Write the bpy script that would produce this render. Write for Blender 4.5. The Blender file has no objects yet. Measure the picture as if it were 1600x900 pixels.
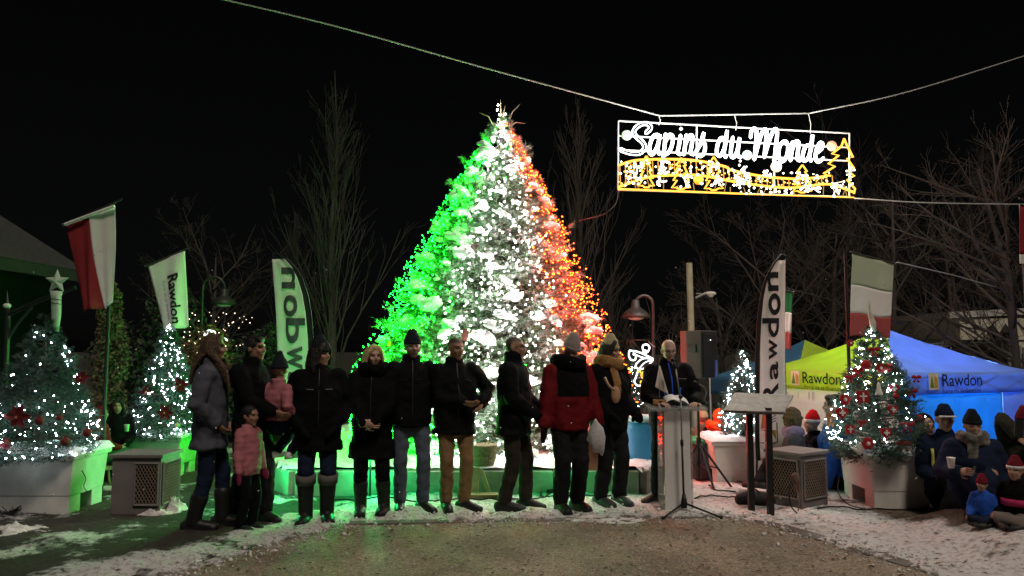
import bpy, bmesh, math, random
import numpy as np
from mathutils import Vector, Matrix, Euler, noise
from mathutils.bvhtree import BVHTree

# ------------------------------------------------------------------ camera, sky, light, exposure
SC = bpy.context.scene
COL = SC.collection
FPX, CAMZ, PITCH = 1200.0, 1.66, math.atan(95 / 1200)
cam_data = bpy.data.cameras.new('camera')
cam_data.sensor_width = 36; cam_data.lens = 36 * FPX / 1600
cam_data.clip_start = 0.05; cam_data.clip_end = 600
cam = bpy.data.objects.new('camera', cam_data); COL.objects.link(cam)
cam.location = (0, 0, CAMZ); cam.rotation_euler = (math.pi / 2 + PITCH, 0, 0)
SC.camera = cam

SUN_EL, SUN_AZ = math.radians(56), math.radians(-24)      # the street lighting behind the camera, high up
world = bpy.data.worlds.new('World'); SC.world = world; world.use_nodes = True
wn = world.node_tree.nodes; wl = world.node_tree.links
bg = wn['Background']
sky = wn.new('ShaderNodeTexSky'); sky.sky_type = 'NISHITA'; sky.sun_disc = False
sky.sun_elevation = SUN_EL; sky.sun_rotation = math.pi + SUN_AZ
hsv = wn.new('ShaderNodeHueSaturation'); hsv.inputs['Saturation'].default_value = 0.25
wl.new(sky.outputs[0], hsv.inputs['Color']); wl.new(hsv.outputs[0], bg.inputs['Color'])
bg.inputs['Strength'].default_value = 0.0003            # night
sl = bpy.data.lights.new('sun', 'SUN'); sl.energy = 1.05; sl.angle = math.radians(14); sl.color = (1.0, 0.86, 0.72)
so = bpy.data.objects.new('sun', sl); COL.objects.link(so)
# light comes from behind the camera, from its left side, and falls towards +Y
so.rotation_euler = Vector((math.sin(SUN_AZ) * math.cos(SUN_EL), math.cos(SUN_AZ) * math.cos(SUN_EL), -math.sin(SUN_EL))).to_track_quat('-Z', 'Y').to_euler()
SC.view_settings.view_transform = 'Standard'; SC.view_settings.look = 'None'
SC.view_settings.exposure = 0.4; SC.view_settings.gamma = 1.0
SC.render.engine = 'CYCLES'
cy = SC.cycles
cy.use_denoising = True; cy.max_bounces = 6; cy.diffuse_bounces = 3; cy.glossy_bounces = 2
cy.transmission_bounces = 4; cy.transparent_max_bounces = 6
cy.sample_clamp_indirect = 3.0; cy.use_light_tree = True; cy.caustics_reflective = False; cy.caustics_refractive = False

rnd = random.Random(7)
PI = math.pi

# ------------------------------------------------------------------ helpers
def ray(px, py):
    x = (px - 800) / FPX; u = (450 - py) / FPX; c, s = math.cos(PITCH), math.sin(PITCH)
    return Vector((x, c - u * s, s + u * c))
def at(px, py, Y):
    r = ray(px, py); t = Y / r.y
    return Vector((r.x * t, Y, CAMZ + r.z * t))
def on_ground(px, py, z=0.0):
    r = ray(px, py); t = (z - CAMZ) / r.z
    return Vector((r.x * t, r.y * t, z))
def sstep(a, b, x):
    t = min(1, max(0, (x - a) / (b - a))); return t * t * (3 - 2 * t)
def terrain(x, y):
    wx = sstep(1.6, 2.8, x)
    ys = 10.4 - 1.1 * sstep(3.4, 3.8, x) - 1.6 * sstep(4.2, 4.8, x)
    z = -.85 * sstep(ys, ys + 1.3, y) * wx - .35 * sstep(11, 16, y) * wx
    z += .19 * sstep(3.55, 4.1, x) * sstep(5.3, 6.2, y) * sstep(7.8, 7.2, y)
    return z - .13 * sstep(9.2, 11, y) * (1 - wx) - .10 * sstep(9.0, 10.4, y) * wx

def tag(o, label=None, cat=None, group=None, kind=None):
    if label: o['label'] = label
    if cat: o['category'] = cat
    if group: o['group'] = group
    if kind: o['kind'] = kind
    return o
def empty(name, loc, rz=0, label=None, cat=None, group=None):
    o = bpy.data.objects.new(name, None); COL.objects.link(o)
    o.location = loc; o.rotation_euler = (0, 0, rz); o.empty_display_size = .1
    return tag(o, label, cat, group)
def link_mesh(name, me, mats, parent=None, loc=None, rot=None):
    o = bpy.data.objects.new(name, me); COL.objects.link(o)
    if mats is not None and not me.materials:
        for m in (mats if isinstance(mats, (list, tuple)) else [mats]): me.materials.append(m)
    if parent: o.parent = parent
    if loc is not None: o.location = loc
    if rot is not None: o.rotation_euler = rot
    return o
def np_mesh(name, V, T):
    me = bpy.data.meshes.new(name)
    V = np.asarray(V, np.float32); T = np.asarray(T, np.int32); k = T.shape[1]
    me.vertices.add(len(V)); me.vertices.foreach_set('co', V.ravel())
    me.loops.add(T.size); me.loops.foreach_set('vertex_index', T.ravel())
    me.polygons.add(len(T)); me.polygons.foreach_set('loop_start', np.arange(0, T.size, k, dtype=np.int32))
    me.polygons.foreach_set('loop_total', np.full(len(T), k, np.int32))
    me.update(calc_edges=True); me.validate()
    return me
def smooth(me, on=True):
    me.polygons.foreach_set('use_smooth', [on] * len(me.polygons))

def catmull(P, k=6, closed=False):
    P = [Vector(p) for p in P]; n = len(P); out = []
    rng = range(n if closed else n - 1)
    for i in rng:
        p0 = P[(i - 1) % n] if closed or i > 0 else P[0] * 2 - P[1]
        p1, p2 = P[i], P[(i + 1) % n]
        p3 = P[(i + 2) % n] if closed or i + 2 < n else P[-1] * 2 - P[-2]
        for j in range(k):
            t = j / k
            out.append(.5 * (2 * p1 + (p2 - p0) * t + (2 * p0 - 5 * p1 + 4 * p2 - p3) * t * t + (3 * p1 - p0 - 3 * p2 + p3) * t ** 3))
    if not closed: out.append(P[-1])
    return out

class MB:
    """collects geometry for one mesh object"""
    def __init__(s, scale=1.0): s.v = []; s.f = []; s.m = []; s.mi = 0; s.scale = scale
    def add(s, vs, fs):
        o = len(s.v); s.v.extend([tuple(v) for v in vs])
        for f in fs: s.f.append(tuple(i + o for i in f)); s.m.append(s.mi)
    def box(s, c, size, M=None):
        c = Vector(c); hx, hy, hz = size[0] / 2, size[1] / 2, size[2] / 2
        P = [Vector((x * hx, y * hy, z * hz)) for z in (-1, 1) for y in (-1, 1) for x in (-1, 1)]
        if M is not None: P = [M @ p for p in P]
        s.add([p + c for p in P], [(0, 2, 3, 1), (4, 5, 7, 6), (0, 1, 5, 4), (2, 6, 7, 3), (0, 4, 6, 2), (1, 3, 7, 5)])
    def tube(s, pts, r, n=6, cap=True, closed=False):
        pts = [Vector(p) for p in pts]; N = len(pts)
        rr = r if isinstance(r, (list, tuple)) else [r] * N
        vs, fs = [], []
        t0 = (pts[1] - pts[0]).normalized()
        ref = Vector((0, 0, 1)) if abs(t0.z) < .8 else Vector((1, 0, 0))
        u = t0.cross(ref).normalized()
        for i in range(N):
            if closed: t = (pts[(i + 1) % N] - pts[i - 1])
            else: t = pts[min(i + 1, N - 1)] - pts[max(i - 1, 0)]
            if t.length < 1e-9: t = t0
            t = t.normalized(); u = (u - t * u.dot(t))
            if u.length < 1e-6: u = t.orthogonal()
            u = u.normalized(); w = t.cross(u)
            for k in range(n):
                a = 2 * PI * k / n
                vs.append(pts[i] + (u * math.cos(a) + w * math.sin(a)) * rr[i])
        M = N if closed else N - 1
        for i in range(M):
            j = (i + 1) % N
            for k in range(n):
                fs.append((i * n + k, i * n + (k + 1) % n, j * n + (k + 1) % n, j * n + k))
        if cap and not closed:
            fs.append(tuple(range(n - 1, -1, -1))); fs.append(tuple((N - 1) * n + k for k in range(n)))
        s.add(vs, fs)
    def loft(s, secs, n=16, ref=(1, 0, 0), rnd_cap=(True, True), refs=None):
        """secs: (centre, ra, rb) along a path; ra along ref, rb across; rounded ends"""
        secs = [(Vector(c), a, b) for c, a, b in secs]
        def capsec(i, d):
            c, a, b = secs[i]; t = (secs[0][0] - secs[1][0]) if i == 0 else (secs[-1][0] - secs[-2][0])
            t = t.normalized(); m = min(a, b)
            return [(c + t * m * .45 * d, a * .86, b * .86), (c + t * m * .8 * d, a * .5, b * .5)]
        S = list(secs)
        if rnd_cap[0]: k = capsec(0, 1); S = [k[1], k[0]] + S
        if rnd_cap[1]: S = S + capsec(len(secs) - 1, 1)
        vs, fs = [], []; N = len(S); R = Vector(ref)
        for i, (c, a, b) in enumerate(S):
            t = S[min(i + 1, N - 1)][0] - S[max(i - 1, 0)][0]
            t = t.normalized() if t.length > 1e-9 else Vector((0, 0, 1))
            u = R - t * R.dot(t)
            if u.length < .05: u = t.orthogonal()
            u = u.normalized(); w = t.cross(u)
            for k in range(n):
                g = 2 * PI * k / n
                vs.append(c + u * a * math.cos(g) + w * b * math.sin(g))
        for i in range(N - 1):
            for k in range(n):
                fs.append((i * n + k, i * n + (k + 1) % n, (i + 1) * n + (k + 1) % n, (i + 1) * n + k))
        fs.append(tuple(range(n - 1, -1, -1))); fs.append(tuple((N - 1) * n + k for k in range(n)))
        s.add(vs, fs)
    def ball(s, c, r, n=12, m=8, M=None):
        if not isinstance(r, (tuple, list)): r = (r, r, r)
        c = Vector(c); vs = [Vector((0, 0, -r[2]))]; fs = []
        for i in range(1, m):
            a = -PI / 2 + PI * i / m
            for k in range(n):
                b = 2 * PI * k / n
                vs.append(Vector((r[0] * math.cos(a) * math.cos(b), r[1] * math.cos(a) * math.sin(b), r[2] * math.sin(a))))
        vs.append(Vector((0, 0, r[2])))
        for k in range(n): fs.append((0, 1 + (k + 1) % n, 1 + k))
        for i in range(m - 2):
            for k in range(n):
                a = 1 + i * n; fs.append((a + k, a + (k + 1) % n, a + n + (k + 1) % n, a + n + k))
        L = len(vs) - 1; a = 1 + (m - 2) * n
        for k in range(n): fs.append((a + k, a + (k + 1) % n, L))
        if M is not None: vs = [M @ v for v in vs]
        s.add([v + c for v in vs], fs)
    def prism(s, poly, fn, th):
        """polygon (u,v) mapped by fn(u,v,w) with w 0 and th"""
        n = len(poly)
        s.add([fn(u, v, 0) for u, v in poly] + [fn(u, v, th) for u, v in poly],
              [tuple(range(n)), tuple(range(2 * n - 1, n - 1, -1))] + [(i, i + n, (i + 1) % n + n, (i + 1) % n) for i in range(n)])
    def lathe(s, c, prof, n=16, cap=True):
        c = Vector(c); vs = []; fs = []
        for r, z in prof:
            for k in range(n):
                a = 2 * PI * k / n; vs.append(c + Vector((r * math.cos(a), r * math.sin(a), z)))
        for i in range(len(prof) - 1):
            for k in range(n): fs.append((i * n + k, i * n + (k + 1) % n, (i + 1) * n + (k + 1) % n, (i + 1) * n + k))
        if cap: fs.append(tuple(range(n - 1, -1, -1))); fs.append(tuple((len(prof) - 1) * n + k for k in range(n)))
        s.add(vs, fs)
    def mesh(s, name, bevel=0, seg=2, sm=False):
        me = bpy.data.meshes.new(name)
        sc = s.scale
        me.from_pydata([(a * sc, b * sc, c * sc) for a, b, c in s.v], [], s.f); me.update()
        if any(s.m): me.polygons.foreach_set('material_index', s.m)
        bm = bmesh.new(); bm.from_mesh(me)
        bmesh.ops.recalc_face_normals(bm, faces=bm.faces)
        if bevel:
            bmesh.ops.bevel(bm, geom=[e for e in bm.edges if len(e.link_faces) == 2 and e.calc_face_angle(0) > .5], offset=bevel, segments=seg, affect='EDGES', profile=.6)
        bm.to_mesh(me); bm.free()
        if sm: smooth(me)
        return me
    def build(s, name, mats, parent=None, bevel=0, sm=False, loc=None, rot=None):
        return link_mesh(name, s.mesh(name, bevel, sm=sm), mats, parent, loc, rot)

# ------------------------------------------------------------------ materials
MATS = {}
def mat(name, color, rough=.7, var=.15, scale=6.0, bump=.0, bscale=40.0, metal=0.0, spec=.3, trans=0.0, attr=None, alpha=None, coat=0.0):
    if name in MATS: return MATS[name]
    m = bpy.data.materials.new(name); m.use_nodes = True; MATS[name] = m
    nt = m.node_tree; N = nt.nodes; L = nt.links; b = N['Principled BSDF']; out = N['Material Output']
    b.inputs['Roughness'].default_value = rough; b.inputs['Metallic'].default_value = metal
    b.inputs['Specular IOR Level'].default_value = spec
    if coat: b.inputs['Coat Weight'].default_value = coat
    tc = N.new('ShaderNodeTexCoord')
    nz = N.new('ShaderNodeTexNoise'); nz.inputs['Scale'].default_value = scale; nz.inputs['Detail'].default_value = 5
    L.new(tc.outputs['Object'], nz.inputs['Vector'])
    mp = N.new('ShaderNodeMapRange'); mp.inputs['From Min'].default_value = .3; mp.inputs['From Max'].default_value = .7
    mp.inputs['To Min'].default_value = 1 - var; mp.inputs['To Max'].default_value = 1 + var
    L.new(nz.outputs['Fac'], mp.inputs['Value'])
    mul = N.new('ShaderNodeMix'); mul.data_type = 'RGBA'; mul.blend_type = 'MULTIPLY'; mul.inputs['Factor'].default_value = 1
    if attr:
        at_ = N.new('ShaderNodeAttribute'); at_.attribute_name = attr; L.new(at_.outputs['Color'], mul.inputs['A'])
    else: mul.inputs['A'].default_value = (*color, 1)
    L.new(mp.outputs[0], mul.inputs['B'])
    L.new(mul.outputs['Result'], b.inputs['Base Color'])
    if bump:
        n2 = N.new('ShaderNodeTexNoise'); n2.inputs['Scale'].default_value = bscale; n2.inputs['Detail'].default_value = 4
        L.new(tc.outputs['Object'], n2.inputs['Vector'])
        bp = N.new('ShaderNodeBump'); bp.inputs['Strength'].default_value = bump; bp.inputs['Distance'].default_value = .02
        L.new(n2.outputs['Fac'], bp.inputs['Height']); L.new(bp.outputs[0], b.inputs['Normal'])
    if trans:
        t = N.new('ShaderNodeBsdfTranslucent'); L.new(mul.outputs['Result'], t.inputs['Color'])
        mx = N.new('ShaderNodeMixShader'); mx.inputs[0].default_value = trans
        L.new(b.outputs[0], mx.inputs[1]); L.new(t.outputs[0], mx.inputs[2]); L.new(mx.outputs[0], out.inputs['Surface'])
    if alpha is not None:
        b.inputs['Alpha'].default_value = alpha
    return m
def glow(name, color, strength):
    if name in MATS: return MATS[name]
    m = bpy.data.materials.new(name); m.use_nodes = True; MATS[name] = m
    nt = m.node_tree; nt.nodes.remove(nt.nodes['Principled BSDF'])
    e = nt.nodes.new('ShaderNodeEmission'); e.inputs['Color'].default_value = (*color, 1); e.inputs['Strength'].default_value = strength
    nt.links.new(e.outputs[0], nt.nodes['Material Output'].inputs['Surface'])
    return m

def ground_mat():
    m = bpy.data.materials.new('plaza ground'); m.use_nodes = True
    nt = m.node_tree; N = nt.nodes; L = nt.links; b = N['Principled BSDF']
    at_ = N.new('ShaderNodeAttribute'); at_.attribute_name = 'cover'
    sep = N.new('ShaderNodeSeparateColor'); L.new(at_.outputs['Color'], sep.inputs[0])   # R gravel, G snow cover, B dark paving
    tc = N.new('ShaderNodeTexCoord')
    def nz(scale, det=6, rough=.6):
        n = N.new('ShaderNodeTexNoise'); n.inputs['Scale'].default_value = scale; n.inputs['Detail'].default_value = det
        n.inputs['Roughness'].default_value = rough; L.new(tc.outputs['Object'], n.inputs['Vector']); return n
    def ramp(src, a, ca, bb, cb):
        r = N.new('ShaderNodeValToRGB'); r.color_ramp.elements[0].position = a; r.color_ramp.elements[0].color = (*ca, 1)
        r.color_ramp.elements[1].position = bb; r.color_ramp.elements[1].color = (*cb, 1); L.new(src, r.inputs[0]); return r
    def mix(f, a, bsock):
        x = N.new('ShaderNodeMix'); x.data_type = 'RGBA'
        if hasattr(f, 'name'): L.new(f, x.inputs['Factor'])
        L.new(a, x.inputs['A']); L.new(bsock, x.inputs['B']); return x.outputs['Result']
    g1 = nz(140, 3); gv = ramp(g1.outputs['Fac'], .32, (.05, .04, .03), .72, (.55, .46, .36))
    vor = N.new('ShaderNodeTexVoronoi'); vor.inputs['Scale'].default_value = 75; L.new(tc.outputs['Object'], vor.inputs['Vector'])
    gv2 = ramp(vor.outputs['Color'], .1, (.13, .11, .085), .9, (.46, .39, .31))
    gmix = N.new('ShaderNodeMix'); gmix.data_type = 'RGBA'; gmix.inputs['Factor'].default_value = .5
    L.new(gv.outputs[0], gmix.inputs['A']); L.new(gv2.outputs[0], gmix.inputs['B'])
    g3 = nz(1.3, 5); gl = ramp(g3.outputs['Fac'], .35, (1.0, .97, .93), .7, (1.9, 1.84, 1.76))
    gm = N.new('ShaderNodeMix'); gm.data_type = 'RGBA'; gm.blend_type = 'MULTIPLY'; gm.inputs['Factor'].default_value = 1
    g4 = nz(26, 6, .75); gr4 = ramp(g4.outputs['Fac'], .36, (.5, .49, .48), .66, (1.35, 1.34, 1.32))
    gm0 = N.new('ShaderNodeMix'); gm0.data_type = 'RGBA'; gm0.blend_type = 'MULTIPLY'; gm0.inputs['Factor'].default_value = .85
    L.new(gmix.outputs['Result'], gm0.inputs['A']); L.new(gr4.outputs[0], gm0.inputs['B'])
    L.new(gm0.outputs['Result'], gm.inputs['A']); L.new(gl.outputs[0], gm.inputs['B'])
    d1 = nz(30); dk = ramp(d1.outputs['Fac'], .3, (.008, .008, .008), .75, (.045, .042, .036))
    base = mix(sep.outputs[0], dk.outputs[0], gm.outputs['Result'])
    s1 = nz(9, 8, .68); s2 = nz(2.2, 4)
    add = N.new('ShaderNodeMath'); add.operation = 'ADD'; L.new(s1.outputs['Fac'], add.inputs[0])
    ml = N.new('ShaderNodeMath'); ml.operation = 'MULTIPLY'; ml.inputs[1].default_value = .6; L.new(s2.outputs['Fac'], ml.inputs[0])
    L.new(ml.outputs[0], add.inputs[1])                                   # about .3 .. 1.3, mean .8
    a2 = N.new('ShaderNodeMath'); a2.operation = 'ADD'; L.new(add.outputs[0], a2.inputs[0]); L.new(sep.outputs[1], a2.inputs[1])
    mr = N.new('ShaderNodeMapRange'); mr.interpolation_type = 'SMOOTHSTEP'
    mr.inputs['From Min'].default_value = 1.22; mr.inputs['From Max'].default_value = 1.42; L.new(a2.outputs[0], mr.inputs['Value'])
    sn = nz(24, 6); sc_ = ramp(sn.outputs['Fac'], .32, (.42, .39, .36), .52, (.88, .87, .87))
    col = mix(mr.outputs[0], base, sc_.outputs[0])
    L.new(col, b.inputs['Base Color'])
    b.inputs['Roughness'].default_value = .75; b.inputs['Specular IOR Level'].default_value = .25
    bp = N.new('ShaderNodeBump'); bp.inputs['Strength'].default_value = 1.0; bp.inputs['Distance'].default_value = .045
    hb = N.new('ShaderNodeMath'); hb.operation = 'ADD'; L.new(mr.outputs[0], hb.inputs[0])
    m3 = N.new('ShaderNodeMath'); m3.operation = 'MULTIPLY'; m3.inputs[1].default_value = .6; L.new(g1.outputs['Fac'], m3.inputs[0]); L.new(m3.outputs[0], hb.inputs[1])
    L.new(hb.outputs[0], bp.inputs['Height']); L.new(bp.outputs[0], b.inputs['Normal'])
    return m

M_KERB = mat('kerb concrete', (.13, .12, .11), .9, .35, 6, .4, 50)
M_CONC = mat('concrete', (.3, .29, .26), .85, .25, 5, .3, 60)
M_SNOW = mat('snow', (.78, .8, .83), .6, .1, 8, .4, 30)
M_SNOWD = mat('trodden snow', (.6, .58, .56), .7, .25, 9, .5, 40)
M_BLACK = mat('black metal', (.012, .012, .013), .45, .2, 8)
M_GREYMET = mat('grey metal', (.25, .25, .25), .45, .15, 9, metal=.6)
M_STEEL = mat('dark steel', (.05, .05, .05), .4, .2, 9, metal=.5)
M_WOOD = mat('weathered wood', (.22, .17, .11), .8, .3, 14, .3, 50)
M_BARK = mat('bark', (.06, .05, .042), .9, .3, 20, .4, 40)
M_TWIG = mat('bare twigs', (.065, .056, .048), .9, .3, 3)
M_PLANTER = mat('white planter plastic', (.6, .58, .55), .55, .16, 4.5, .1, 30)
def needle_mat(name, c, frost, lo, hi):
    m = mat(name, c, .75, .4, 4, spec=.2); nt = m.node_tree; N = nt.nodes; L = nt.links; b = N['Principled BSDF']
    src = b.inputs['Base Color'].links[0].from_socket
    nz = N.new('ShaderNodeTexNoise'); nz.inputs['Scale'].default_value = 5.5; nz.inputs['Detail'].default_value = 6
    tc = N.new('ShaderNodeTexCoord'); L.new(tc.outputs['Object'], nz.inputs['Vector'])
    mr = N.new('ShaderNodeMapRange'); mr.inputs['From Min'].default_value = lo; mr.inputs['From Max'].default_value = hi; mr.inputs['To Max'].default_value = frost
    L.new(nz.outputs['Fac'], mr.inputs['Value'])
    x = N.new('ShaderNodeMix'); x.data_type = 'RGBA'; L.new(mr.outputs[0], x.inputs['Factor']); L.new(src, x.inputs['A']); x.inputs['B'].default_value = (.72, .74, .76, 1)
    L.new(x.outputs['Result'], b.inputs['Base Color']); return m
M_NEEDLE = needle_mat('frosted fir needles', (.075, .12, .07), .6, .44, .66)          # snow dust on the needles
M_NEEDLE_B = needle_mat('blue spruce needles', (.035, .07, .055), .1, .48, .7)
M_NEEDLE_D = needle_mat('dark spruce needles', (.04, .075, .045), .12, .5, .7)
M_WIRE = mat('galvanised wire', (.4, .4, .38), .5, .1, 5)
M_RUBBER = mat('black cable', (.015, .015, .015), .6)
M_WHITE = mat('white paint', (.75, .74, .72), .6, .06, 4)
M_BLACKPRINT = mat('black print', (.012, .012, .014), .8, .05)
# ------------------------------------------------------------------ ground
far = MB()
nf = 24
def far_z(x, y): return terrain(x, y) - .05 if abs(x) < 12 else terrain(max(-12, min(12, x)), y) - .05
xs = [-300, -120, -60, -30, -18] + [i * 1.5 for i in range(-8, 9)] + [18, 30, 60, 120, 300]
ys_ = [-60, -10, 0, 3] + [4 + i * 1.0 for i in range(16)] + [22, 28, 40, 70, 140, 400]
far.add([(x, y, far_z(x, y) - (.25 if -11 < x < 11 and 2 < y < 18 else 0)) for y in ys_ for x in xs],
        [(j * len(xs) + i, j * len(xs) + i + 1, (j + 1) * len(xs) + i + 1, (j + 1) * len(xs) + i) for j in range(len(ys_) - 1) for i in range(len(xs) - 1)])
tag(far.build('ground', mat('far lawn', (.035, .04, .03), .95, .5, .7, .6, 8), sm=True), kind='structure')

GL, GR = on_ground(545, 818), on_ground(1150, 806)
GL2, GR2 = on_ground(250, 900), on_ground(1470, 900)
def side(a, b, p): return (b.x - a.x) * (p[1] - a.y) - (b.y - a.y) * (p[0] - a.x)
def lin(a, b, p): return side(a, b, p) / math.hypot(b.x - a.x, b.y - a.y)   # signed distance, + to the left of a->b
def cover(x, y):
    p = (x, y)
    e_back = lin(GL, GR, p); e_left = lin(GL2, GL, p); e_right = lin(GR2, GR, p)
    n1 = noise.noise((x * .9, y * .9, 3.1)); n2 = noise.noise((x * 3.1, y * 3.1, 7.7))
    wob = .09 * n1 + .07 * n2 + .05 * noise.noise((x * 9, y * 9, 2))
    inside = min(-e_back, -e_left, e_right) + wob
    g = sstep(-.06, .06, inside)
    if x < -1 and e_left > 0:
        s = .34 + .4 * n1 + .4 * n2 + .45 * sstep(.75, .05, abs(e_left - .3)) - .12 * sstep(7.6, 5, y)
        dark = 1
        gg = .12
    elif x > 1.5 and e_right < 0:
        s = .8 + .28 * n1 + .28 * n2 + .3 * noise.noise((x * 1.7 + 4, y * 4.5, 9)) - .85 * sstep(6.5, 7.1, y) * sstep(3.6, 4.2, x)
        gg = .55
    else:
        s = .84 + .22 * n1 + .22 * n2
        gg = .3
    if terrain(x, y) < -.3: s = .35 + .2 * n1
    s = s * (1 - g) + g * (.16 + .18 * n1 + .24 * sstep(.5, 0, inside) + .1 * n2)
    return max(g, gg), max(0, s)
step = .05
X0, X1, Y0, Y1 = -9.5, 9.5, 3.2, 17
nx, ny = int((X1 - X0) / step) + 1, int((Y1 - Y0) / step) + 1
V = np.zeros((ny, nx, 3), np.float32); Cc = np.ones((ny, nx, 4), np.float32)
for j in range(ny):
    y = Y0 + j * step
    for i in range(nx):
        x = X0 + i * step
        g, s = cover(x, y)
        h = s * (.03 + .05 * noise.noise((x * 2.3, y * 2.3, 0)) + .028 * noise.noise((x * 7, y * 7, 5))) * (1 - .8 * g)
        V[j, i] = (x, y, terrain(x, y) + max(0, h) * 1.5 - .004 + .004 * noise.noise((x * 9, y * 9, 1)))
        Cc[j, i] = (g, s, 0, 1)
idx = np.arange(nx * ny).reshape(ny, nx)
T = np.stack([idx[:-1, :-1], idx[:-1, 1:], idx[1:, 1:], idx[1:, :-1]], -1).reshape(-1, 4)
me = np_mesh('plaza_ground', V.reshape(-1, 3), T); smooth(me)
ca = me.color_attributes.new('cover', 'FLOAT_COLOR', 'POINT'); ca.data.foreach_set('color', Cc.ravel())
tag(link_mesh('path', me, ground_mat()), kind='structure')

def gz(x, y):
    i = min(nx - 1, max(0, int(round((x - X0) / step)))); j = min(ny - 1, max(0, int(round((y - Y0) / step))))
    return float(V[j, i, 2])

# loose stones on the gravel
gm = MB(); gr_ = random.Random(3)
PV = []; PT = []
for k in range(4200):
    y = 4.2 + 3.9 * gr_.random() ** .8; x = gr_.uniform(-3.6, 3.4)
    if not (lin(GL, GR, (x, y)) < -.05 and lin(GL2, GL, (x, y)) < 0 and lin(GR2, GR, (x, y)) > 0): continue
    r = gr_.uniform(.006, .012) * (1 if gr_.random() < .8 else 1.9); o = len(PV); z = gz(x, y)
    a0 = gr_.random() * 6
    for q in range(5):
        a = a0 + q * 2 * PI / 5; PV.append((x + r * math.cos(a) * gr_.uniform(.8, 1.4), y + r * math.sin(a), z - .003))
    PV.append((x + r * .2, y, z + r * gr_.uniform(.5, 1)))
    for q in range(5): PT.append((o + q, o + (q + 1) % 5, o + 5))
tag(link_mesh('gravel', np_mesh('gravel', PV, PT), mat('gravel stones', (.26, .23, .19), .85, .5, 9)), kind='stuff', label='loose small stones strewn over the brown gravel path', cat='gravel')

# crumbs of frozen snow along the path edges, and trodden leaf litter
cm = random.Random(12); CP = []; CR = []
for k in range(1500):
    e = cm.random(); t = cm.random(); sp_ = cm.gauss(0, .16)
    a, b = ((GL, GR), (GL2, GL), (GR2, GR))[0 if e < .45 else (1 if e < .75 else 2)]
    q = a.lerp(b, t); d = (b - a).normalized(); x, y = q.x - d.y * sp_, q.y + d.x * sp_
    r = cm.uniform(.005, .013) * (1 if cm.random() < .85 else 2.0); CP.append((x, y, gz(x, y) + r * .4)); CR.append(r)
CV = []; CT = []
for (x, y, z), r in zip(CP, CR):
    o = len(CV); J_ = [cm.uniform(.6, 1.4) * r for _ in range(6)]
    CV += [(x - J_[0], y, z), (x + J_[1], y, z), (x, y - J_[2], z), (x, y + J_[3], z), (x, y, z - J_[4]), (x, y, z + J_[5] * .8)]
    CT += [(o, o + 2, o + 5), (o + 2, o + 1, o + 5), (o + 1, o + 3, o + 5), (o + 3, o, o + 5), (o + 2, o, o + 4), (o + 1, o + 2, o + 4), (o + 3, o + 1, o + 4), (o, o + 3, o + 4)]
tag(link_mesh('snow_crumbs', np_mesh('snow_crumbs', CV, CT), M_SNOWD), kind='stuff', label='crumbs of frozen snow along the edges of the gravel path', cat='snow')
LV = []; LT = []
for k in range(1500):
    x, y = cm.uniform(-6, 6), cm.uniform(4.6, 9.2)
    if terrain(x, y) < -.2: continue
    s_ = cm.uniform(.012, .03); a = cm.uniform(0, 6.3); z = gz(x, y) + .008; o = len(LV); c_, n_ = math.cos(a) * s_, math.sin(a) * s_
    LV += [(x + c_, y + n_, z), (x - n_ * .5, y + c_ * .5, z + .006), (x - c_, y - n_, z), (x + n_ * .5, y - c_ * .5, z + .004)]; LT.append((o, o + 1, o + 2, o + 3))
tag(link_mesh('leaf_litter', np_mesh('leaf_litter', LV, LT), mat('brown dead leaves', (.06, .04, .025), .9, .4, 6)), kind='stuff', label='trodden brown leaves scattered over the snow', cat='leaves')
# kerb stones edging the gravel
def kerb(a, b, w, name):
    root = empty(name, (a.x, a.y, 0)); root['kind'] = 'structure'
    d = b - a; L = d.length; n = max(1, int(L / .95)); ang = math.atan2(d.y, d.x); u = d.normalized()
    kr = random.Random(int(L * 100))
    for i in range(n):
        m = MB(); l = L / n
        m.box((0, 0, 0), (l - .012, w, .16))
        o = m.build('kerb_stone', M_KERB, root, bevel=.012)
        o.location = u * (l * (i + .5)) + Vector((0, 0, -.07 + kr.uniform(-.008, .008))); o.rotation_euler = (kr.uniform(-.01, .01), 0, ang + kr.uniform(-.006, .006))
    return root
kerb(GL + Vector((0, -.02, 0)), GR + Vector((.05, 0, 0)), .13, 'kerb')
kerb(GR + Vector((.1, -.02, 0)), GR2 + (GR2 - GR) * .5, .16, 'kerb')

# snow heaps (ploughed clumps)
def snow_heap(px, py, w, h, seed, label, m=M_SNOW, z=0, ln=1.6):
    p = on_ground(px, py, z); r = random.Random(seed); n = 44; vs = []; fs = []
    for j in range(n + 1):
        for i in range(n + 1):
            u, v = i / n * 2 - 1, j / n * 2 - 1; d = math.hypot(u, v)
            e = max(0, 1 - d ** 1.6) ** .8
            q = Vector((u * 2.2 + seed, v * 2.2, seed * .3))
            hh = e * h * (.75 + .7 * noise.noise(q) + .4 * noise.noise(q * 2.7) + .25 * noise.noise(q * 6)) - .02
            vs.append((u * w * ln / 2, v * w / 2, hh + e * h * (.28 * noise.noise(q * 9) + .22 * noise.noise(q * 19)) + .008 * noise.noise(q * 11)))
    for j in range(n):
        for i in range(n): fs.append((j * (n + 1) + i, j * (n + 1) + i + 1, (j + 1) * (n + 1) + i + 1, (j + 1) * (n + 1) + i))
    b = MB(); b.add(vs, fs)
    o = b.build('snow_heap', m, None, sm=True); o.location = (p.x, p.y, terrain(p.x, p.y))
    return tag(o, label, 'snow', 'snow heaps around the plaza')
snow_heap(252, 800, .4, .15, 11, 'lumpy heap of snow against the grey vent box beside left planter', M_SNOWD)
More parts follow.
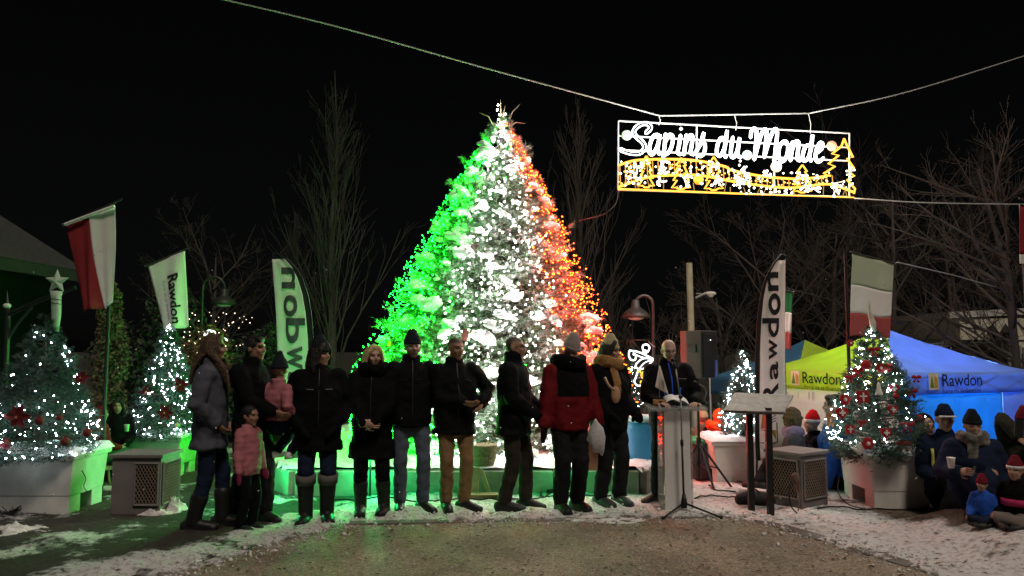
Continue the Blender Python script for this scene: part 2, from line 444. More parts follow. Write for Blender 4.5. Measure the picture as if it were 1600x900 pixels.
snow_heap(18, 830, .5, .06, 12, 'low snow heap in front of the white planter at left edge', M_SNOWD, ln=1.6)
snow_heap(1262, 802, .4, .06, 13, 'thin snow ridge at foot of right vent box', M_SNOWD, ln=2.2)
snow_heap(1095, 803, .3, .06, 14, 'small snow clump under the microphone stand foot', M_SNOWD)
snow_heap(1185, 807, .3, .05, 16, 'snow clump round the feet of the slanted sign posts', M_SNOWD)
snow_heap(940, 812, .45, .05, 17, 'flat crust of snow on kerb before the red jacket', M_SNOWD, ln=2.4)

# ------------------------------------------------------------------ tree platform: low concrete wall with snow on top
PLZ = .27
pl_pts = [on_ground(392, 752), on_ground(462, 773), on_ground(998, 772), on_ground(1052, 752)]
pl_back = [Vector((pl_pts[3].x - .2, 14.2, 0)), Vector((pl_pts[0].x + .3, 14.2, 0))]
plat = empty('planting_bed', (0, 11, 0), 0, 'low concrete walled bed with snow, under the tall lit tree', 'planting bed')
poly = [(p.x, p.y) for p in pl_pts + pl_back]
m = MB(); m.prism(poly, lambda u, v, w: Vector((u, v - 11, -.3 + w)), PLZ + .27)
m.build('bed_soil', mat('bed soil', (.05, .04, .03), .95, .3, 8), plat)
def wall_run(a, b, n):
    d = b - a; L = d.length; ang = math.atan2(d.y, d.x)
    for i in range(n):
        m = MB(); m.box((0, 0, 0), (L / n - .012, .2, PLZ + .2), None)
        c = a + d * ((i + .5) / n)
        o = m.build('concrete_block', M_CONC, plat, bevel=.015)
        o.location = (c.x, c.y - 11 + .02, PLZ / 2 - .1); o.rotation_euler = (0, 0, ang)
wall_run(pl_pts[0], pl_pts[1], 1); wall_run(pl_pts[1], pl_pts[2], 4); wall_run(pl_pts[2], pl_pts[3], 1)
# snow sheet on the bed
n = 60; vs = []; fs = []
bx0, bx1, by0, by1 = pl_pts[0].x, pl_pts[3].x, 8.62, 14.1
inpoly = lambda x, y: all(((poly[(i + 1) % 6][0] - poly[i][0]) * (y - poly[i][1]) - (poly[(i + 1) % 6][1] - poly[i][1]) * (x - poly[i][0])) > -.09 for i in range(6))
for j in range(n + 1):
    for i in range(n + 1):
        x = bx0 + (bx1 - bx0) * i / n; y = by0 + (by1 - by0) * (j / n) ** 1.5
        ins = inpoly(x, y)
        vs.append((x, y - 11, PLZ + .035 + .045 * noise.noise((x * 3, y * 3, 2)) + .02 * noise.noise((x * 9, y * 9, 4)) if ins else PLZ - .03))
for j in range(n):
    for i in range(n):
        q = (j * (n + 1) + i, j * (n + 1) + i + 1, (j + 1) * (n + 1) + i + 1, (j + 1) * (n + 1) + i)
        if sum(inpoly(vs[k][0], vs[k][1] + 11) for k in q) >= 3: fs.append(q)
m = MB(); m.add(vs, fs); m.build('snow_cover', M_SNOW, plat, sm=True)

# ------------------------------------------------------------------ clapboard house, left
house = empty('house', (-9.2, 12, 0), 0, 'dim clapboard house with a sloping roof at the left edge', 'house')
M_SIDING = mat('dim grey siding', (.01, .01, .01), .85, .12, 2, .05, 20)
m = MB(); m.box((-1.9, 0, 1.4), (3.6, 7.5, 3.6)); m.build('wall', mat('house wall', (.06, .06, .06), .9), house)
for k in range(17):
    b = MB(); b.box((-.07, 0, .1 + k * .185), (.05, 7.52, .2), Matrix.Rotation(.09, 3, 'Y'))
    b.build('siding_board', M_SIDING, house)
def roof_slab(x0, z0, x1, z1, th, y0, y1):
    m = MB(); m.add([(x0, y0, z0), (x1, y0, z1), (x1, y1, z1), (x0, y1, z0), (x0, y0, z0 + th), (x1, y0, z1 + th), (x1, y1, z1 + th), (x0, y1, z0 + th)],
                    [(0, 1, 2, 3), (4, 7, 6, 5), (0, 4, 5, 1), (3, 2, 6, 7), (1, 5, 6, 2), (0, 3, 7, 4)]); return m
roof_slab(.35, 3.12, -3.7, 5.65, .14, -4, 4.0).build('roof', mat('roof shingles', (.05, .05, .052), .9, .3, 12, .3, 30), house)
roof_slab(-7.5, 3.12, -3.7, 5.65, .14, -4, 4.0).build('roof', MATS['roof shingles'], house)
m = MB(); m.box((.37, 0, 3.12), (.05, 8.04, .2)); m.build('eaves_board', mat('eaves trim', (.06, .06, .06), .8), house)
m = MB(); m.add([(.3, 3.78, 3.1), (-7.4, 3.78, 3.1), (-3.7, 3.78, 5.6), (.3, 3.83, 3.1), (-7.4, 3.83, 3.1), (-3.7, 3.83, 5.6)], [(0, 1, 2), (5, 4, 3), (0, 3, 4, 1), (1, 4, 5, 2), (2, 5, 3, 0)])
m.build('gable', M_SIDING, house)

# ------------------------------------------------------------------ pale building behind the right-hand trees
bl = empty('building', at(1560, 545, 24), 0, 'pale flat-roofed building behind the bare trees above the blue tent', 'building'); bl.location.z = -1.2
def bz(py): return at(1560, py, 24).z + 1.2
x0 = at(1502, 500, 24).x - bl.location.x
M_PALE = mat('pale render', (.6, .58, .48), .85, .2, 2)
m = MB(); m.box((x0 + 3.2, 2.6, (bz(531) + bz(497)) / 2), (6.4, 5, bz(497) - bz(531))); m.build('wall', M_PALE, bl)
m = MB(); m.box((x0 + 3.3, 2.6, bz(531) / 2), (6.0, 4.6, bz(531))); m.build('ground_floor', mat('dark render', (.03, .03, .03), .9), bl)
m = MB(); m.box((x0 + 3.0, 2.6, bz(494)), (6.5, 5.0, .12)); m.build('soffit', M_BLACK, bl)
m = MB(); m.box((x0 + 3.0, 2.6, bz(484)), (6.7, 5.1, .2), Matrix.Rotation(-.05, 3, 'Y')); m.build('roof', mat('snowy roof', (.5, .5, .47), .8), bl)
m = MB(); m.box((x0 - .6, 1.8, bz(543)), (3.2, 2.4, .22), Matrix.Rotation(-.28, 3, 'Y')); m.build('porch_roof', MATS['snowy roof'], bl)
for k in range(2):
    px = 1548 + k * 20
    m = MB(); c = at(px, 525, 24) - bl.location
    m.tube([(c.x, -.12, bz(555)), (c.x, -.12, bz(528)), (c.x, -.12, bz(520)), (c.x, -.12, bz(506))], [.08, .08, .17, .01], 6); m.build('finial', M_BLACK, bl)
for k in range(5):
    c = at(1574 + k * 8, 560, 24) - bl.location
    m = MB(); m.box((c.x, -.1, bz(568)), (.1, .05, 1.0)); m.build('slat', mat('pale slat', (.25, .25, .23), .8), bl)
m = MB(); c = at(1590, 545, 24) - bl.location; m.box((c.x, -.05, bz(543)), (1.0, .07, .35)); m.build('panel', M_PALE, bl)

# ------------------------------------------------------------------ bare trees
def grow(mb, p, d, L, r, depth, R, up, spread, kids, seg=5):
    pts = [p.copy()]; rad = [r]
    for i in range(seg):
        d = (d + Vector((R.gauss(0, .11), R.gauss(0, .11), R.gauss(0, .06))) + Vector((0, 0, up))).normalized()
        p = p + d * (L / seg); pts.append(p.copy()); rad.append(max(.0035, r * (1 - .8 * (i + 1) / seg)))
    mb.tube(pts, rad, 4 if depth < 2 else 5, cap=False)
    if depth <= 0: return
    for k in range(kids[depth]):
        t = R.uniform(.18, .95); i = int(t * seg); q = pts[i].lerp(pts[i + 1], t * seg - i)
        ax = d.orthogonal().normalized(); ax.rotate(Matrix.Rotation(R.uniform(0, 2 * PI), 3, d))
        nd = (d * math.cos(spread) + ax * math.sin(spread)).normalized()
        grow(mb, q, nd, L * R.uniform(.3, .6) * (1.1 - .5 * t), rad[i] * .55, depth - 1, R, up, spread, kids, 4)
def poplar(seed, H, wid):
    R = random.Random(seed); tr = MB(); br = MB()
    pts = [Vector((.05 * math.sin(i), .05 * math.cos(i * 1.7), H * i / 10)) for i in range(11)]
    tr.tube(pts, [.13 * (1 - i / 10.3) ** 1.1 + .006 for i in range(11)], 8)
    for k in range(34):
        h = .08 + .8 * (k / 34) ** 1.1; a = k * 2.4 + R.uniform(-.4, .4)
        L = (H * (1 - h) * .5 + .5) * R.uniform(.7, 1.05)
        tilt = R.uniform(.24, .44) * wid
        grow(br, Vector((0, 0, H * h)), Vector((math.cos(a) * tilt, math.sin(a) * tilt, 1)).normalized(), L, .03 * (1 - h) + .01, 2, R, .07, .34, [0, 3, 6], 6)
    return tr.mesh('trunk', sm=True), br.mesh('branches', sm=True)
def widetree(seed, H, n=15):
    R = random.Random(seed); tr = MB(); br = MB()
    fork = H * .3
    tr.tube([(0, 0, -.3), (.03, .02, fork * .5), (-.02, .04, fork), (.1, 0, H * .55), (.2, .1, H * .8)], [.17, .14, .12, .07, .02], 8)
    for k in range(n):
        h = fork * .6 + (H * .7 - fork * .6) * k / n; a = k * 2.4 + R.uniform(-.5, .5); tl = R.uniform(.8, 1.5)
        grow(br, Vector((0, 0, h)), Vector((math.cos(a) * tl, math.sin(a) * tl, 1)).normalized(), H * R.uniform(.35, .55), .04, 3, R, .03, .65, [0, 3, 5, 6], 6)
    return tr.mesh('trunk', sm=True), br.mesh('branches', sm=True)
def place_tree(meshes, loc, rz, label, group=None, sc=1.0, name='bare_tree', twig=None):
    root = empty(name, loc, rz, label, 'tree', group); root.scale = (sc, sc, sc)
    link_mesh('trunk', meshes[0], twig or M_BARK, root); o = link_mesh('branches', meshes[1], twig or M_TWIG, root); o['kind'] = 'stuff'
    return root
GB = 'bare trees behind the plaza'
def tloc(px, Y):
    p = at(px, 545, Y); return (p.x, Y, terrain(min(9, p.x), min(17, Y)) - .05)
M_PALETWIG = mat('pale poplar twigs', (.042, .038, .034), .9, .3, 3)
pA = poplar(1, 8.5, .62); pB = poplar(2, 7.8, .5)
place_tree(pA, tloc(517, 18), 0, 'tall bare upright poplar behind the left feather banner', GB, twig=M_PALETWIG)
place_tree(pB, tloc(905, 18), 1, 'tall bare poplar just to the right of the lit tree', GB, twig=M_PALETWIG)
place_tree(pB, tloc(455, 21), 2.2, 'shorter bare poplar further back, left of tall poplar', GB, .72, twig=M_PALETWIG)
place_tree(pA, tloc(955, 20), 2, 'bare poplar behind the gooseneck lamp with the light motif', GB, .62, twig=M_PALETWIG)
wA = widetree(5, 9.2); wB = widetree(6, 8.2); wC = widetree(9, 7.0)
wt = [(wA, 1395, 21, 0, 1, 'largest bare spreading tree behind the lime green tent'), (wB, 1215, 20, 1, .85, 'bare spreading tree behind the right feather banner'),
      (wC, 1130, 22, 2, .8, 'low bare tree behind the utility pole'), (wB, 1490, 32, 3, 1.3, 'bare tree far behind the pale building at right'),
      (wA, 1640, 19, 4, .9, 'bare tree reaching in from the right edge'), (wC, 1300, 25, 5, 1.2, 'distant bare tree under the lit sign'),
      (wC, 1045, 20, 4.2, .62, 'small bare tree behind the speaker at the lectern'), (wC, 330, 22, 1.2, .8, 'bare tree behind the white town flag'), (wB, 640, 24, 3.4, .6, 'low bare tree hidden behind the lit tree')]
for ms, px, Y, rz, sc, lb in wt[:8]:
    place_tree(ms, tloc(px, Y), rz, lb, GB, sc)
# the single slim tree at the right edge, in front of the pale building
R = random.Random(21); tr = MB(); br = MB()
tr.tube([(0, 0, -.3), (.02, 0, 1.5), (-.03, 0, 3), (-.1, 0, 4.4), (-.5, .1, 6.4)], [.1, .09, .075, .06, .02], 8)
for k in range(15):
    a = R.uniform(2.0, 4.4) if k % 3 else R.uniform(0, 6); h = 2.0 + k * .26
    grow(br, Vector((-.05, 0, h)), Vector((math.cos(a), math.sin(a) * .6, .5)).normalized(), R.uniform(1.6, 2.9), .04, 2, R, .02, .6, [0, 5, 7], 6)
rt = empty('bare_tree', tloc(1588, 14.5), 0, 'slim bare tree at the right edge beside the red flag', 'tree', GB)
tr.build('trunk', M_PALETWIG, rt, sm=True); br.build('branches', M_TWIG, rt, sm=True)['kind'] = 'stuff'

# ------------------------------------------------------------------ leafy shrubs, left
def leaves(blobs, n, size, seed):
    R = np.random.default_rng(seed); w = np.array([b[3] * b[4] * b[5] for b in blobs]); w = w / w.sum()
    ch = R.choice(len(blobs), n, p=w); B = np.array(blobs, float)[ch]
    d = R.normal(size=(n, 3)); d /= np.linalg.norm(d, axis=1)[:, None]
    rr = R.random(n) ** .45
    P = B[:, :3] + d * rr[:, None] * B[:, 3:6]
    a = R.normal(size=(n, 3)); a /= np.linalg.norm(a, axis=1)[:, None]; b = np.cross(a, R.normal(size=(n, 3))); b /= np.linalg.norm(b, axis=1)[:, None]
    s = size * R.uniform(.6, 1.3, n)[:, None]
    Vv = np.stack([P - a * s, P + b * s * .5, P + a * s, P - b * s * .5], 1).reshape(-1, 3)
    return Vv, np.arange(4 * n).reshape(n, 4)
def shrub(name, px, Y, blobs, n, size, m, label, seed, group=None):
    p = tloc(px, Y); root = empty(name, p, 0, label, 'shrub', group)
    Vv, Tt = leaves(blobs, n, size, seed); link_mesh('foliage', np_mesh('foliage', Vv, Tt), m, root)
    t = MB()
    for k in range(4): t.tube([(.06 * k - .1, 0, 0), (blobs[k % len(blobs)][0] * .7, 0, blobs[k % len(blobs)][2])], [.035, .012], 5)
    t.build('stem', M_BARK, root); return root
M_DRY = mat('dry beech leaves', (.11, .085, .05), .8, .4, 4); M_DARKL = mat('dark evergreen leaves', (.03, .04, .028), .7, .4, 4); M_RED = mat('reddish leaves', (.16, .07, .045), .75, .4, 4)
shrub('columnar_shrub', 172, 11.8, [(0, 0, .8, .28, .28, .7), (.02, 0, 1.7, .26, .26, .7), (-.03, 0, 2.4, .2, .2, .5)], 5200, .035, M_DRY, 'narrow columnar shrub with dry brown leaves behind the red and white flag', 4)
shrub('dark_bush', 245, 14.5, [(0, 0, 1.2, 1.0, .6, 1.0), (.3, 0, 2.3, .6, .5, .8), (-.7, 0, 1.6, .6, .5, .8)], 5200, .055, M_DARKL, 'dark evergreen bush behind the white town flag', 5)
shrub('red_leaf_bush', 312, 12.6, [(0, 0, 1.0, .5, .4, .8), (.15, 0, 1.75, .38, .3, .5), (-.2, 0, 1.6, .3, .3, .4)], 3800, .04, M_RED, 'bush of reddish leaves beside the left gooseneck lamp', 6)
shrub('dark_bush', 395, 15, [(0, 0, 1.1, 1.1, .6, 1.0), (.5, 0, 1.8, .6, .5, .6)], 4500, .055, M_DARKL, 'dark low bush behind the family on the left', 7)
shrub('dark_bush', 1135, 14.5, [(0, 0, .9, .9, .5, .8), (.4, 0, 1.4, .5, .4, .5)], 3500, .05, M_DRY, 'dry brushy shrub behind the loudspeaker', 8)

# ------------------------------------------------------------------ street lamps and poles
def gooseneck(px, Y, py_arch, half, flip, label, py_shade):
    b = at(px, 545, Y); g = terrain(b.x, Y); root = empty('street_lamp', (b.x, Y, g), 0, label, 'street lamp', 'gooseneck street lamps')
    H = at(px, py_arch, Y).z - g; R_ = half * Y / FPX; s = -1 if flip else 1
    m = MB(); m.tube([(0, 0, 0), (0, 0, H - R_)] + [(s * R_ * (1 - math.cos(a)), 0, H - R_ + R_ * math.sin(a)) for a in [PI * k / 10 for k in range(1, 11)]] + [(s * 2 * R_, 0, at(px, py_shade - 8, Y).z - g)], .028, 8)
    m.build('pole', M_STEEL, root, sm=True)
    m = MB(); m.lathe((0, 0, 0), [(.09, 0), (.07, .15), (.05, .45), (.04, .5)], 12); m.build('base', M_STEEL, root, sm=True)
    z = at(px, py_shade, Y).z - g
    m = MB(); m.lathe((s * 2 * R_, 0, z), [(.235, -.03), (.24, 0), (.19, .06), (.13, .11), (.075, .15), (.06, .26), (.03, .28)], 18); m.build('lamp_shade', mat('lamp shade metal', (.035, .035, .034), .5, metal=.3), root, sm=True)
    m = MB(); m.ball((s * 2 * R_, 0, z - .01), (.15, .15, .06)); m.build('lamp_glass', mat('unlit lamp glass', (.4, .4, .36), .3), root, sm=True)
    return root
gl1 = gooseneck(1021, 12.8, 462, 13.5, True, 'gooseneck street lamp carrying the lit butterfly motif', 494)
gl2 = gooseneck(314, 14.5, 433, 17, False, 'gooseneck street lamp behind the woman in grey coat', 474)

p = at(1082, 545, 17); ut = empty('utility_pole', (p.x, 17, -.6), 0, 'pale wooden utility pole with a side lamp', 'utility pole')
m = MB(); z1 = at(1081, 411, 17).z + .6; m.tube([(.02, 0, -.3), (-.02, 0, z1 * .6), (-.04, 0, z1)], [.085, .075, .07], 10); m.build('pole', mat('pale pole wood', (.3, .28, .2), .85, .3, 3), ut, sm=True)
def U(px, py): q = at(px, py, 17); return (q.x - p.x, -.05, q.z + .6)
m = MB(); m.tube([U(1086, 466), U(1098, 460), U(1106, 457)], .03, 6); m.tube([U(1087, 459), U(1098, 460)], .012, 5); m.build('arm', M_GREYMET, ut)
m = MB(); m.ball(U(1110, 459), (.12, .09, .05)); m.ball(U(1110, 461.5), (.07, .06, .05)); m.build('lamp_head', mat('pale lamp head', (.6, .6, .56), .5), ut, sm=True)

# bracket lamp at the far left
p = at(12, 545, 9.4); bk = empty('lamp_bracket', (p.x, 9.4, 0), 0, 'black scrolled lamp bracket with a small pale lamp at the left edge', 'lamp bracket')
def B9(px, py): q = at(px, py, 9.4); return (q.x - p.x, 0, q.z)
m = MB(); m.tube([(0, 0, 0), B9(12, 500), B9(11, 470), B9(11, 455)], [.04, .035, .02, .004], 8); m.build('post', M_BLACK, bk)
m = MB(); m.tube([B9(12, 492), B9(60, 470), B9(118, 449)], .028, 6); m.tube(catmull([B9(13, 530), B9(28, 505), B9(50, 480)], 5), .018, 6); m.build('arm', M_BLACK, bk)
m = MB(); m.ball(B9(11, 478), (.045, .045, .035)); m.build('lamp_glass', mat('pale glass', (.55, .55, .5), .4), bk, sm=True)

# ------------------------------------------------------------------ overhead wires
def cable(name, pts, r, m, label, cat='cable', sag=0, n=8, smo=True):
    mb = MB(); P = catmull([Vector(q) for q in pts], n) if smo else [Vector(q) for q in pts]
    mb.tube(P, r, 5); o = mb.build(name, m, None, sm=True); return tag(o, label, cat)
cable('span_wire', [at(300, -12, 9.6), at(520, 40, 9.8), at(760, 107, 10.1), at(1031, 181, 10.6)], .009, M_WIRE, 'long span wire from upper left to the lit sign')
cable('span_wire', [at(1031, 181, 10.6), at(1265, 177, 10.98)], .011, M_WIRE, 'short wire directly above the lit sign', smo=False)
cable('span_wire', [at(1265, 177, 10.98), at(1420, 143, 11.2), at(1640, 75, 11.5)], .009, M_WIRE, 'span wire from the sign to the upper right')
cable('span_wire', [at(1335, 310, 11.1), at(1450, 317, 11.3), at(1640, 320, 11.6)], .01, M_WIRE, 'lower stay wire from the sign to the right edge')
cable('power_lead', [at(966, 298, 10.5), at(962, 318, 10.5), at(945, 334, 10.5), at(925, 340, 10.8), at(905, 345, 11.3)], .008, M_RUBBER, 'thin lead hanging from the lower left sign corner')
cable('span_wire', [at(1402, 410, 9.5), at(1450, 421, 10.6), at(1500, 433, 12), at(1560, 450, 14)], .009, M_WIRE, 'pale stay wire leading right from the pale tricolour flag')
cable('span_wire', [at(1228, 450, 10.2), at(1330, 478, 11.5), at(1420, 510, 13)], .008, M_RUBBER, 'dark wire behind the right feather banner')
# ------------------------------------------------------------------ evergreen trees with light strings
def needle_mesh(P0, P1, K, ln, wd, rng, open_=.75):
    n = len(P0); t = np.tile(np.linspace(.04, 1, K), (n, 1)) + rng.uniform(-.05, .05, (n, K))
    ax = P1 - P0; axn = ax / np.maximum(1e-6, np.linalg.norm(ax, axis=1))[:, None]
    B = P0[:, None, :] + ax[:, None, :] * t[..., None]
    rd = rng.normal(size=(n, K, 3)); rd -= (rd * axn[:, None, :]).sum(-1, keepdims=True) * axn[:, None, :]
    rd /= np.maximum(1e-6, np.linalg.norm(rd, axis=-1, keepdims=True))
    d = axn[:, None, :] * .65 + rd * open_; d /= np.linalg.norm(d, axis=-1, keepdims=True)
    sd = np.cross(d, rng.normal(size=(n, K, 3))); sd /= np.maximum(1e-6, np.linalg.norm(sd, axis=-1, keepdims=True))
    L = ln * rng.uniform(.6, 1.2, (n, K, 1))
    Vv = np.stack([B - sd * wd / 2, B + sd * wd / 2, B + d * L], 2).reshape(-1, 3)
    return Vv, np.arange(len(Vv)).reshape(-1, 3)
def spruce_twigs(H, prof, nb, rng, twl, zc=0.0, lean=(0, 0), spike=.1):
    """prof(h): radius at height fraction h; returns twig segment arrays"""
    hs = []
    while len(hs) < nb:
        h = rng.random(nb); keep = rng.random(nb) < (.16 + prof(h) / prof(np.array([.1]))[0]); hs.extend(h[keep])
    h = np.array(hs[:nb]); az = rng.random(nb) * 2 * PI
    r = prof(h) * rng.uniform(.78, 1.0, nb)
    long_ = rng.random(nb) < spike; r = np.where(long_, r + .04 * H * rng.uniform(.3, 1, nb), r)
    out = np.stack([np.cos(az), np.sin(az), np.zeros(nb)], 1)
    zt = h * H + rng.uniform(-.02, .02, nb) * H; rise = np.where(h > .55, .35, .05) + rng.uniform(-.1, .15, nb) + np.where(long_, .3, 0)
    tip = out * r[:, None]; tip[:, 2] = zt
    base = out * (r * .3)[:, None]; base[:, 2] = zt - rise * r * .7
    A, Bv = [], []
    ax = tip - base
    for s in (.3, .48, .62, .74, .85, .95):
        st = base + ax * s; st[:, 2] -= .06 * np.sin(s * PI) * r
        for sg in (-1, 1):
            ang = sg * rng.uniform(.5, 1.0, nb)
            dx = out[:, 0] * np.cos(ang) - out[:, 1] * np.sin(ang); dy = out[:, 0] * np.sin(ang) + out[:, 1] * np.cos(ang)
            d = np.stack([dx, dy, rng.uniform(-.35, .45, nb)], 1)
            L = twl * (1.15 - .5 * s) * rng.uniform(.6, 1.2, nb) * np.clip(.3 + .8 * prof(h) / prof(np.array([.1]))[0], 0, 1)
            A.append(st); Bv.append(st + d * L[:, None])
    A.append(base + ax * .7); Bv.append(tip + ax * .08)
    A = np.concatenate(A); Bv = np.concatenate(Bv)
    for M_ in (A, Bv):
        f = M_[:, 2] / H; M_[:, 0] += lean[0] * f; M_[:, 1] += lean[1] * f; M_[:, 2] += zc
    return A, Bv, (base, tip)
ICO = None
def bulbs_mesh(name, P, rad):
    """joined small round bulbs"""
    bm = bmesh.new(); bmesh.ops.create_icosphere(bm, subdivisions=1, radius=1.0)
    bm.verts.ensure_lookup_table(); iv = np.array([v.co for v in bm.verts]); it = np.array([[v.index for v in f.verts] for f in bm.faces]); bm.free()
    P = np.asarray(P); rad = np.asarray(rad)
    Vv = (P[:, None, :] + iv[None] * rad[:, None, None]).reshape(-1, 3)
    Tt = (it[None] + (np.arange(len(P)) * len(iv))[:, None, None]).reshape(-1, 3)
    me = np_mesh(name, Vv, Tt); smooth(me); return me

G_WHITE = glow('white led', (1.0, .97, .88), 165.0)
G_GREEN = glow('green led', (.001, 1.0, .006), 210.0)
G_ORANGE = glow('orange led', (1.0, .014, .001), 190.0)
G_COOL = glow('cool white led', (.78, .95, 1.0), 75.0)
G_ROPE = glow('white rope light', (.95, 1.0, .97), 4.5)
G_AMBER = glow('amber rope light', (1.0, .42, .05), 2.2)

TREE_Y = 11.5
tb = at(763, 545, TREE_Y); TZ = PLZ - .02
apex = at(784, 190, TREE_Y); TH = apex.z - TZ
LEAN = (apex.x - tb.x, 0)
def big_prof(h):
    h = np.asarray(h, float)
    base = 2.24 * (1 - h) ** .8
    return base * np.where(h < .18, .80 + .20 * np.clip(h / .18, 0, 1) ** .7, 1)
big = empty('christmas_tree', (tb.x, TREE_Y, TZ), 0, 'tall conical evergreen with green, white and orange-red light bands', 'christmas tree')
rg = np.random.default_rng(11)
A, Bv, (bb, bt) = spruce_twigs(TH, big_prof, 1250, rg, .28, lean=LEAN, spike=.12)
Vv, Tt = needle_mesh(A, Bv, 17, .07, .0115, rg)
tag(link_mesh('crown', np_mesh('crown', Vv, Tt), M_NEEDLE, big), kind='stuff')
m = MB(); m.tube([(0, 0, -.2), (0, 0, TH * .5), (LEAN[0] * .97, 0, TH * .97)], [.13, .08, .02], 10); m.build('trunk', M_BARK, big)
m = MB()
for k in range(0, 1250, 2):
    l0, l1 = LEAN[0] * bb[k, 2] / TH, LEAN[0] * bt[k, 2] / TH
    m.tube([bb[k] * np.array([.1, .1, 1]) + np.array([l0, 0, 0]), bb[k] + np.array([l0, 0, 0]), bt[k] + np.array([l1, 0, 0])], [.014, .011, .004], 3, cap=False)
m.build('branches', M_BARK, big)['kind'] = 'stuff'
m = MB()     # bare leaders at the top
for dx, dz, l in ((-.02, .42, 0), (.28, .33, 0), (-.34, .16, 0), (.05, .3, 0), (.36, -.05, 0)):
    m.tube([(LEAN[0] - .02 + dx * .25, 0, TH - .12), (LEAN[0] + dx * .6, -.03, TH + dz * .45), (LEAN[0] + dx, -.03, TH + dz * .8)], [.014, .01, .004], 5)
m.build('leader_twigs', M_WOOD, big)
# bulbs: colour by the side of the tree
def tree_bulbs(n, seed, H, prof, rin=(.82, 1.02)):
    r = np.random.default_rng(seed); h = []
    while len(h) < n:
        q = r.random(n); h.extend(q[r.random(n) < (.2 + prof(q) / prof(np.array([.1]))[0])])
    h = np.array(h[:n]); az = r.random(n) * 2 * PI; R_ = prof(h) * r.uniform(rin[0], rin[1], n)
    return h, az, R_, r
h, az, R_, r = tree_bulbs(5600, 5, TH, big_prof, (.9, 1.13))
# azimuth measured from the camera side (-Y), positive towards +X
aa = np.angle(np.exp(1j * (az + PI / 2)))
P = np.stack([R_ * np.cos(az) + LEAN[0] * h, R_ * np.sin(az), h * TH], 1)
e1, e2 = math.radians(-22), math.radians(34)
jit = r.normal(0, .07, len(h))
white = (aa + jit > e1) & (aa + jit < e2); orange = (aa + jit >= e2) & (aa < math.radians(150)); green = ~(white | orange)
back = np.abs(aa) > math.radians(150); white = white | (back & (r.random(len(h)) < .5)); green &= ~white; orange &= ~white
dens = (r.random(len(h)) < np.where(white, .95, .9)) & ((np.abs(aa) < 1.7) | (r.random(len(h)) < .13))
rad = r.uniform(.0045, .009, len(h)) * np.where(r.random(len(h)) < .1, 1.6, 1)
for msk, nm, mt in ((white, 'white_lights', G_WHITE), (green, 'green_lights', G_GREEN), (orange, 'orange_lights', G_ORANGE)):
    tag(link_mesh(nm, bulbs_mesh(nm, P[msk & dens], rad[msk & dens]), mt, big), kind='stuff')
sk = np.random.default_rng(8); sa = sk.uniform(-1.7, -.25, 170); sh_ = sk.uniform(.0, .1, 170); sr_ = big_prof(sh_) * sk.uniform(1.0, 1.06, 170)  # extra low green bulbs round the skirt, added to throw green onto the snow
tag(link_mesh('green_lights', bulbs_mesh('green_lights', np.stack([sr_ * np.sin(sa), -sr_ * np.cos(sa), sh_ * TH + .06], 1), sk.uniform(.008, .014, 170)), G_GREEN, big), kind='stuff')
tp = [(LEAN[0] - .05 + .02 * math.sin(k * 2), -.04, TH + .02 + k * .075) for k in range(4)] + [(LEAN[0] + .05, -.05, TH + .1), (LEAN[0] - .02, -.06, TH - .05), (LEAN[0] + .04, -.07, TH - .02)]
tag(link_mesh('white_lights', bulbs_mesh('white_lights', tp, [.013] * len(tp)), G_WHITE, big), kind='stuff')
# cords between the bulbs
m = MB(); srt = np.argsort(h[white & dens] * 40 // 1 * 10 + aa[white & dens]); Pw = P[white & dens][srt]
for k in range(len(Pw) - 1):
    a, b = Pw[k], Pw[k + 1]
    if np.linalg.norm(a - b) < .35: m.tube([a, (a + b) / 2 + np.array([0, 0, -.02]), b], .004, 3, cap=False)
m.build('light_cord', mat('green cord', (.02, .04, .02), .6), big)['kind'] = 'stuff'
# snow clumps lodged on the boughs
def clump_mesh(seed):
    bm = bmesh.new(); bmesh.ops.create_icosphere(bm, subdivisions=3, radius=1.0)
    for v in bm.verts:
        q = v.co * 1.3 + Vector((seed * 3.1, 0, 0))
        v.co *= 1 + .6 * noise.noise(q) + .35 * noise.noise(q * 2.6) + .15 * noise.noise(q * 6)
        v.co.z *= .62 if v.co.z > 0 else .35
    me = bpy.data.meshes.new('snow_clump'); bm.to_mesh(me); bm.free(); smooth(me); me.materials.append(M_SNOW); return me
CL = [clump_mesh(i) for i in range(6)]
cr = random.Random(19)
for k in range(150):
    hh = cr.random() ** 1.35 * .93 + .02; a = cr.uniform(-1.45, 1.45) if k < 135 else cr.uniform(1.6, 4.6)
    if abs(a) > .75 and cr.random() < .35: a *= .55
    rr = float(big_prof(hh)) * cr.uniform(.9, 1.0); s = cr.uniform(.04, .15) * (1 if cr.random() < .7 else .6) * (1.15 - .55 * hh)
    o = link_mesh('snow_clump', CL[k % 6], None, big, (rr * math.sin(a) + LEAN[0] * hh, -rr * math.cos(a), hh * TH))
    o.scale = (s * cr.uniform(.8, 1.7), s * 1.1, s * cr.uniform(.9, 1.4)); o.rotation_euler = (cr.uniform(-.3, .3), cr.uniform(-.5, .5), a + cr.uniform(-.4, .4))

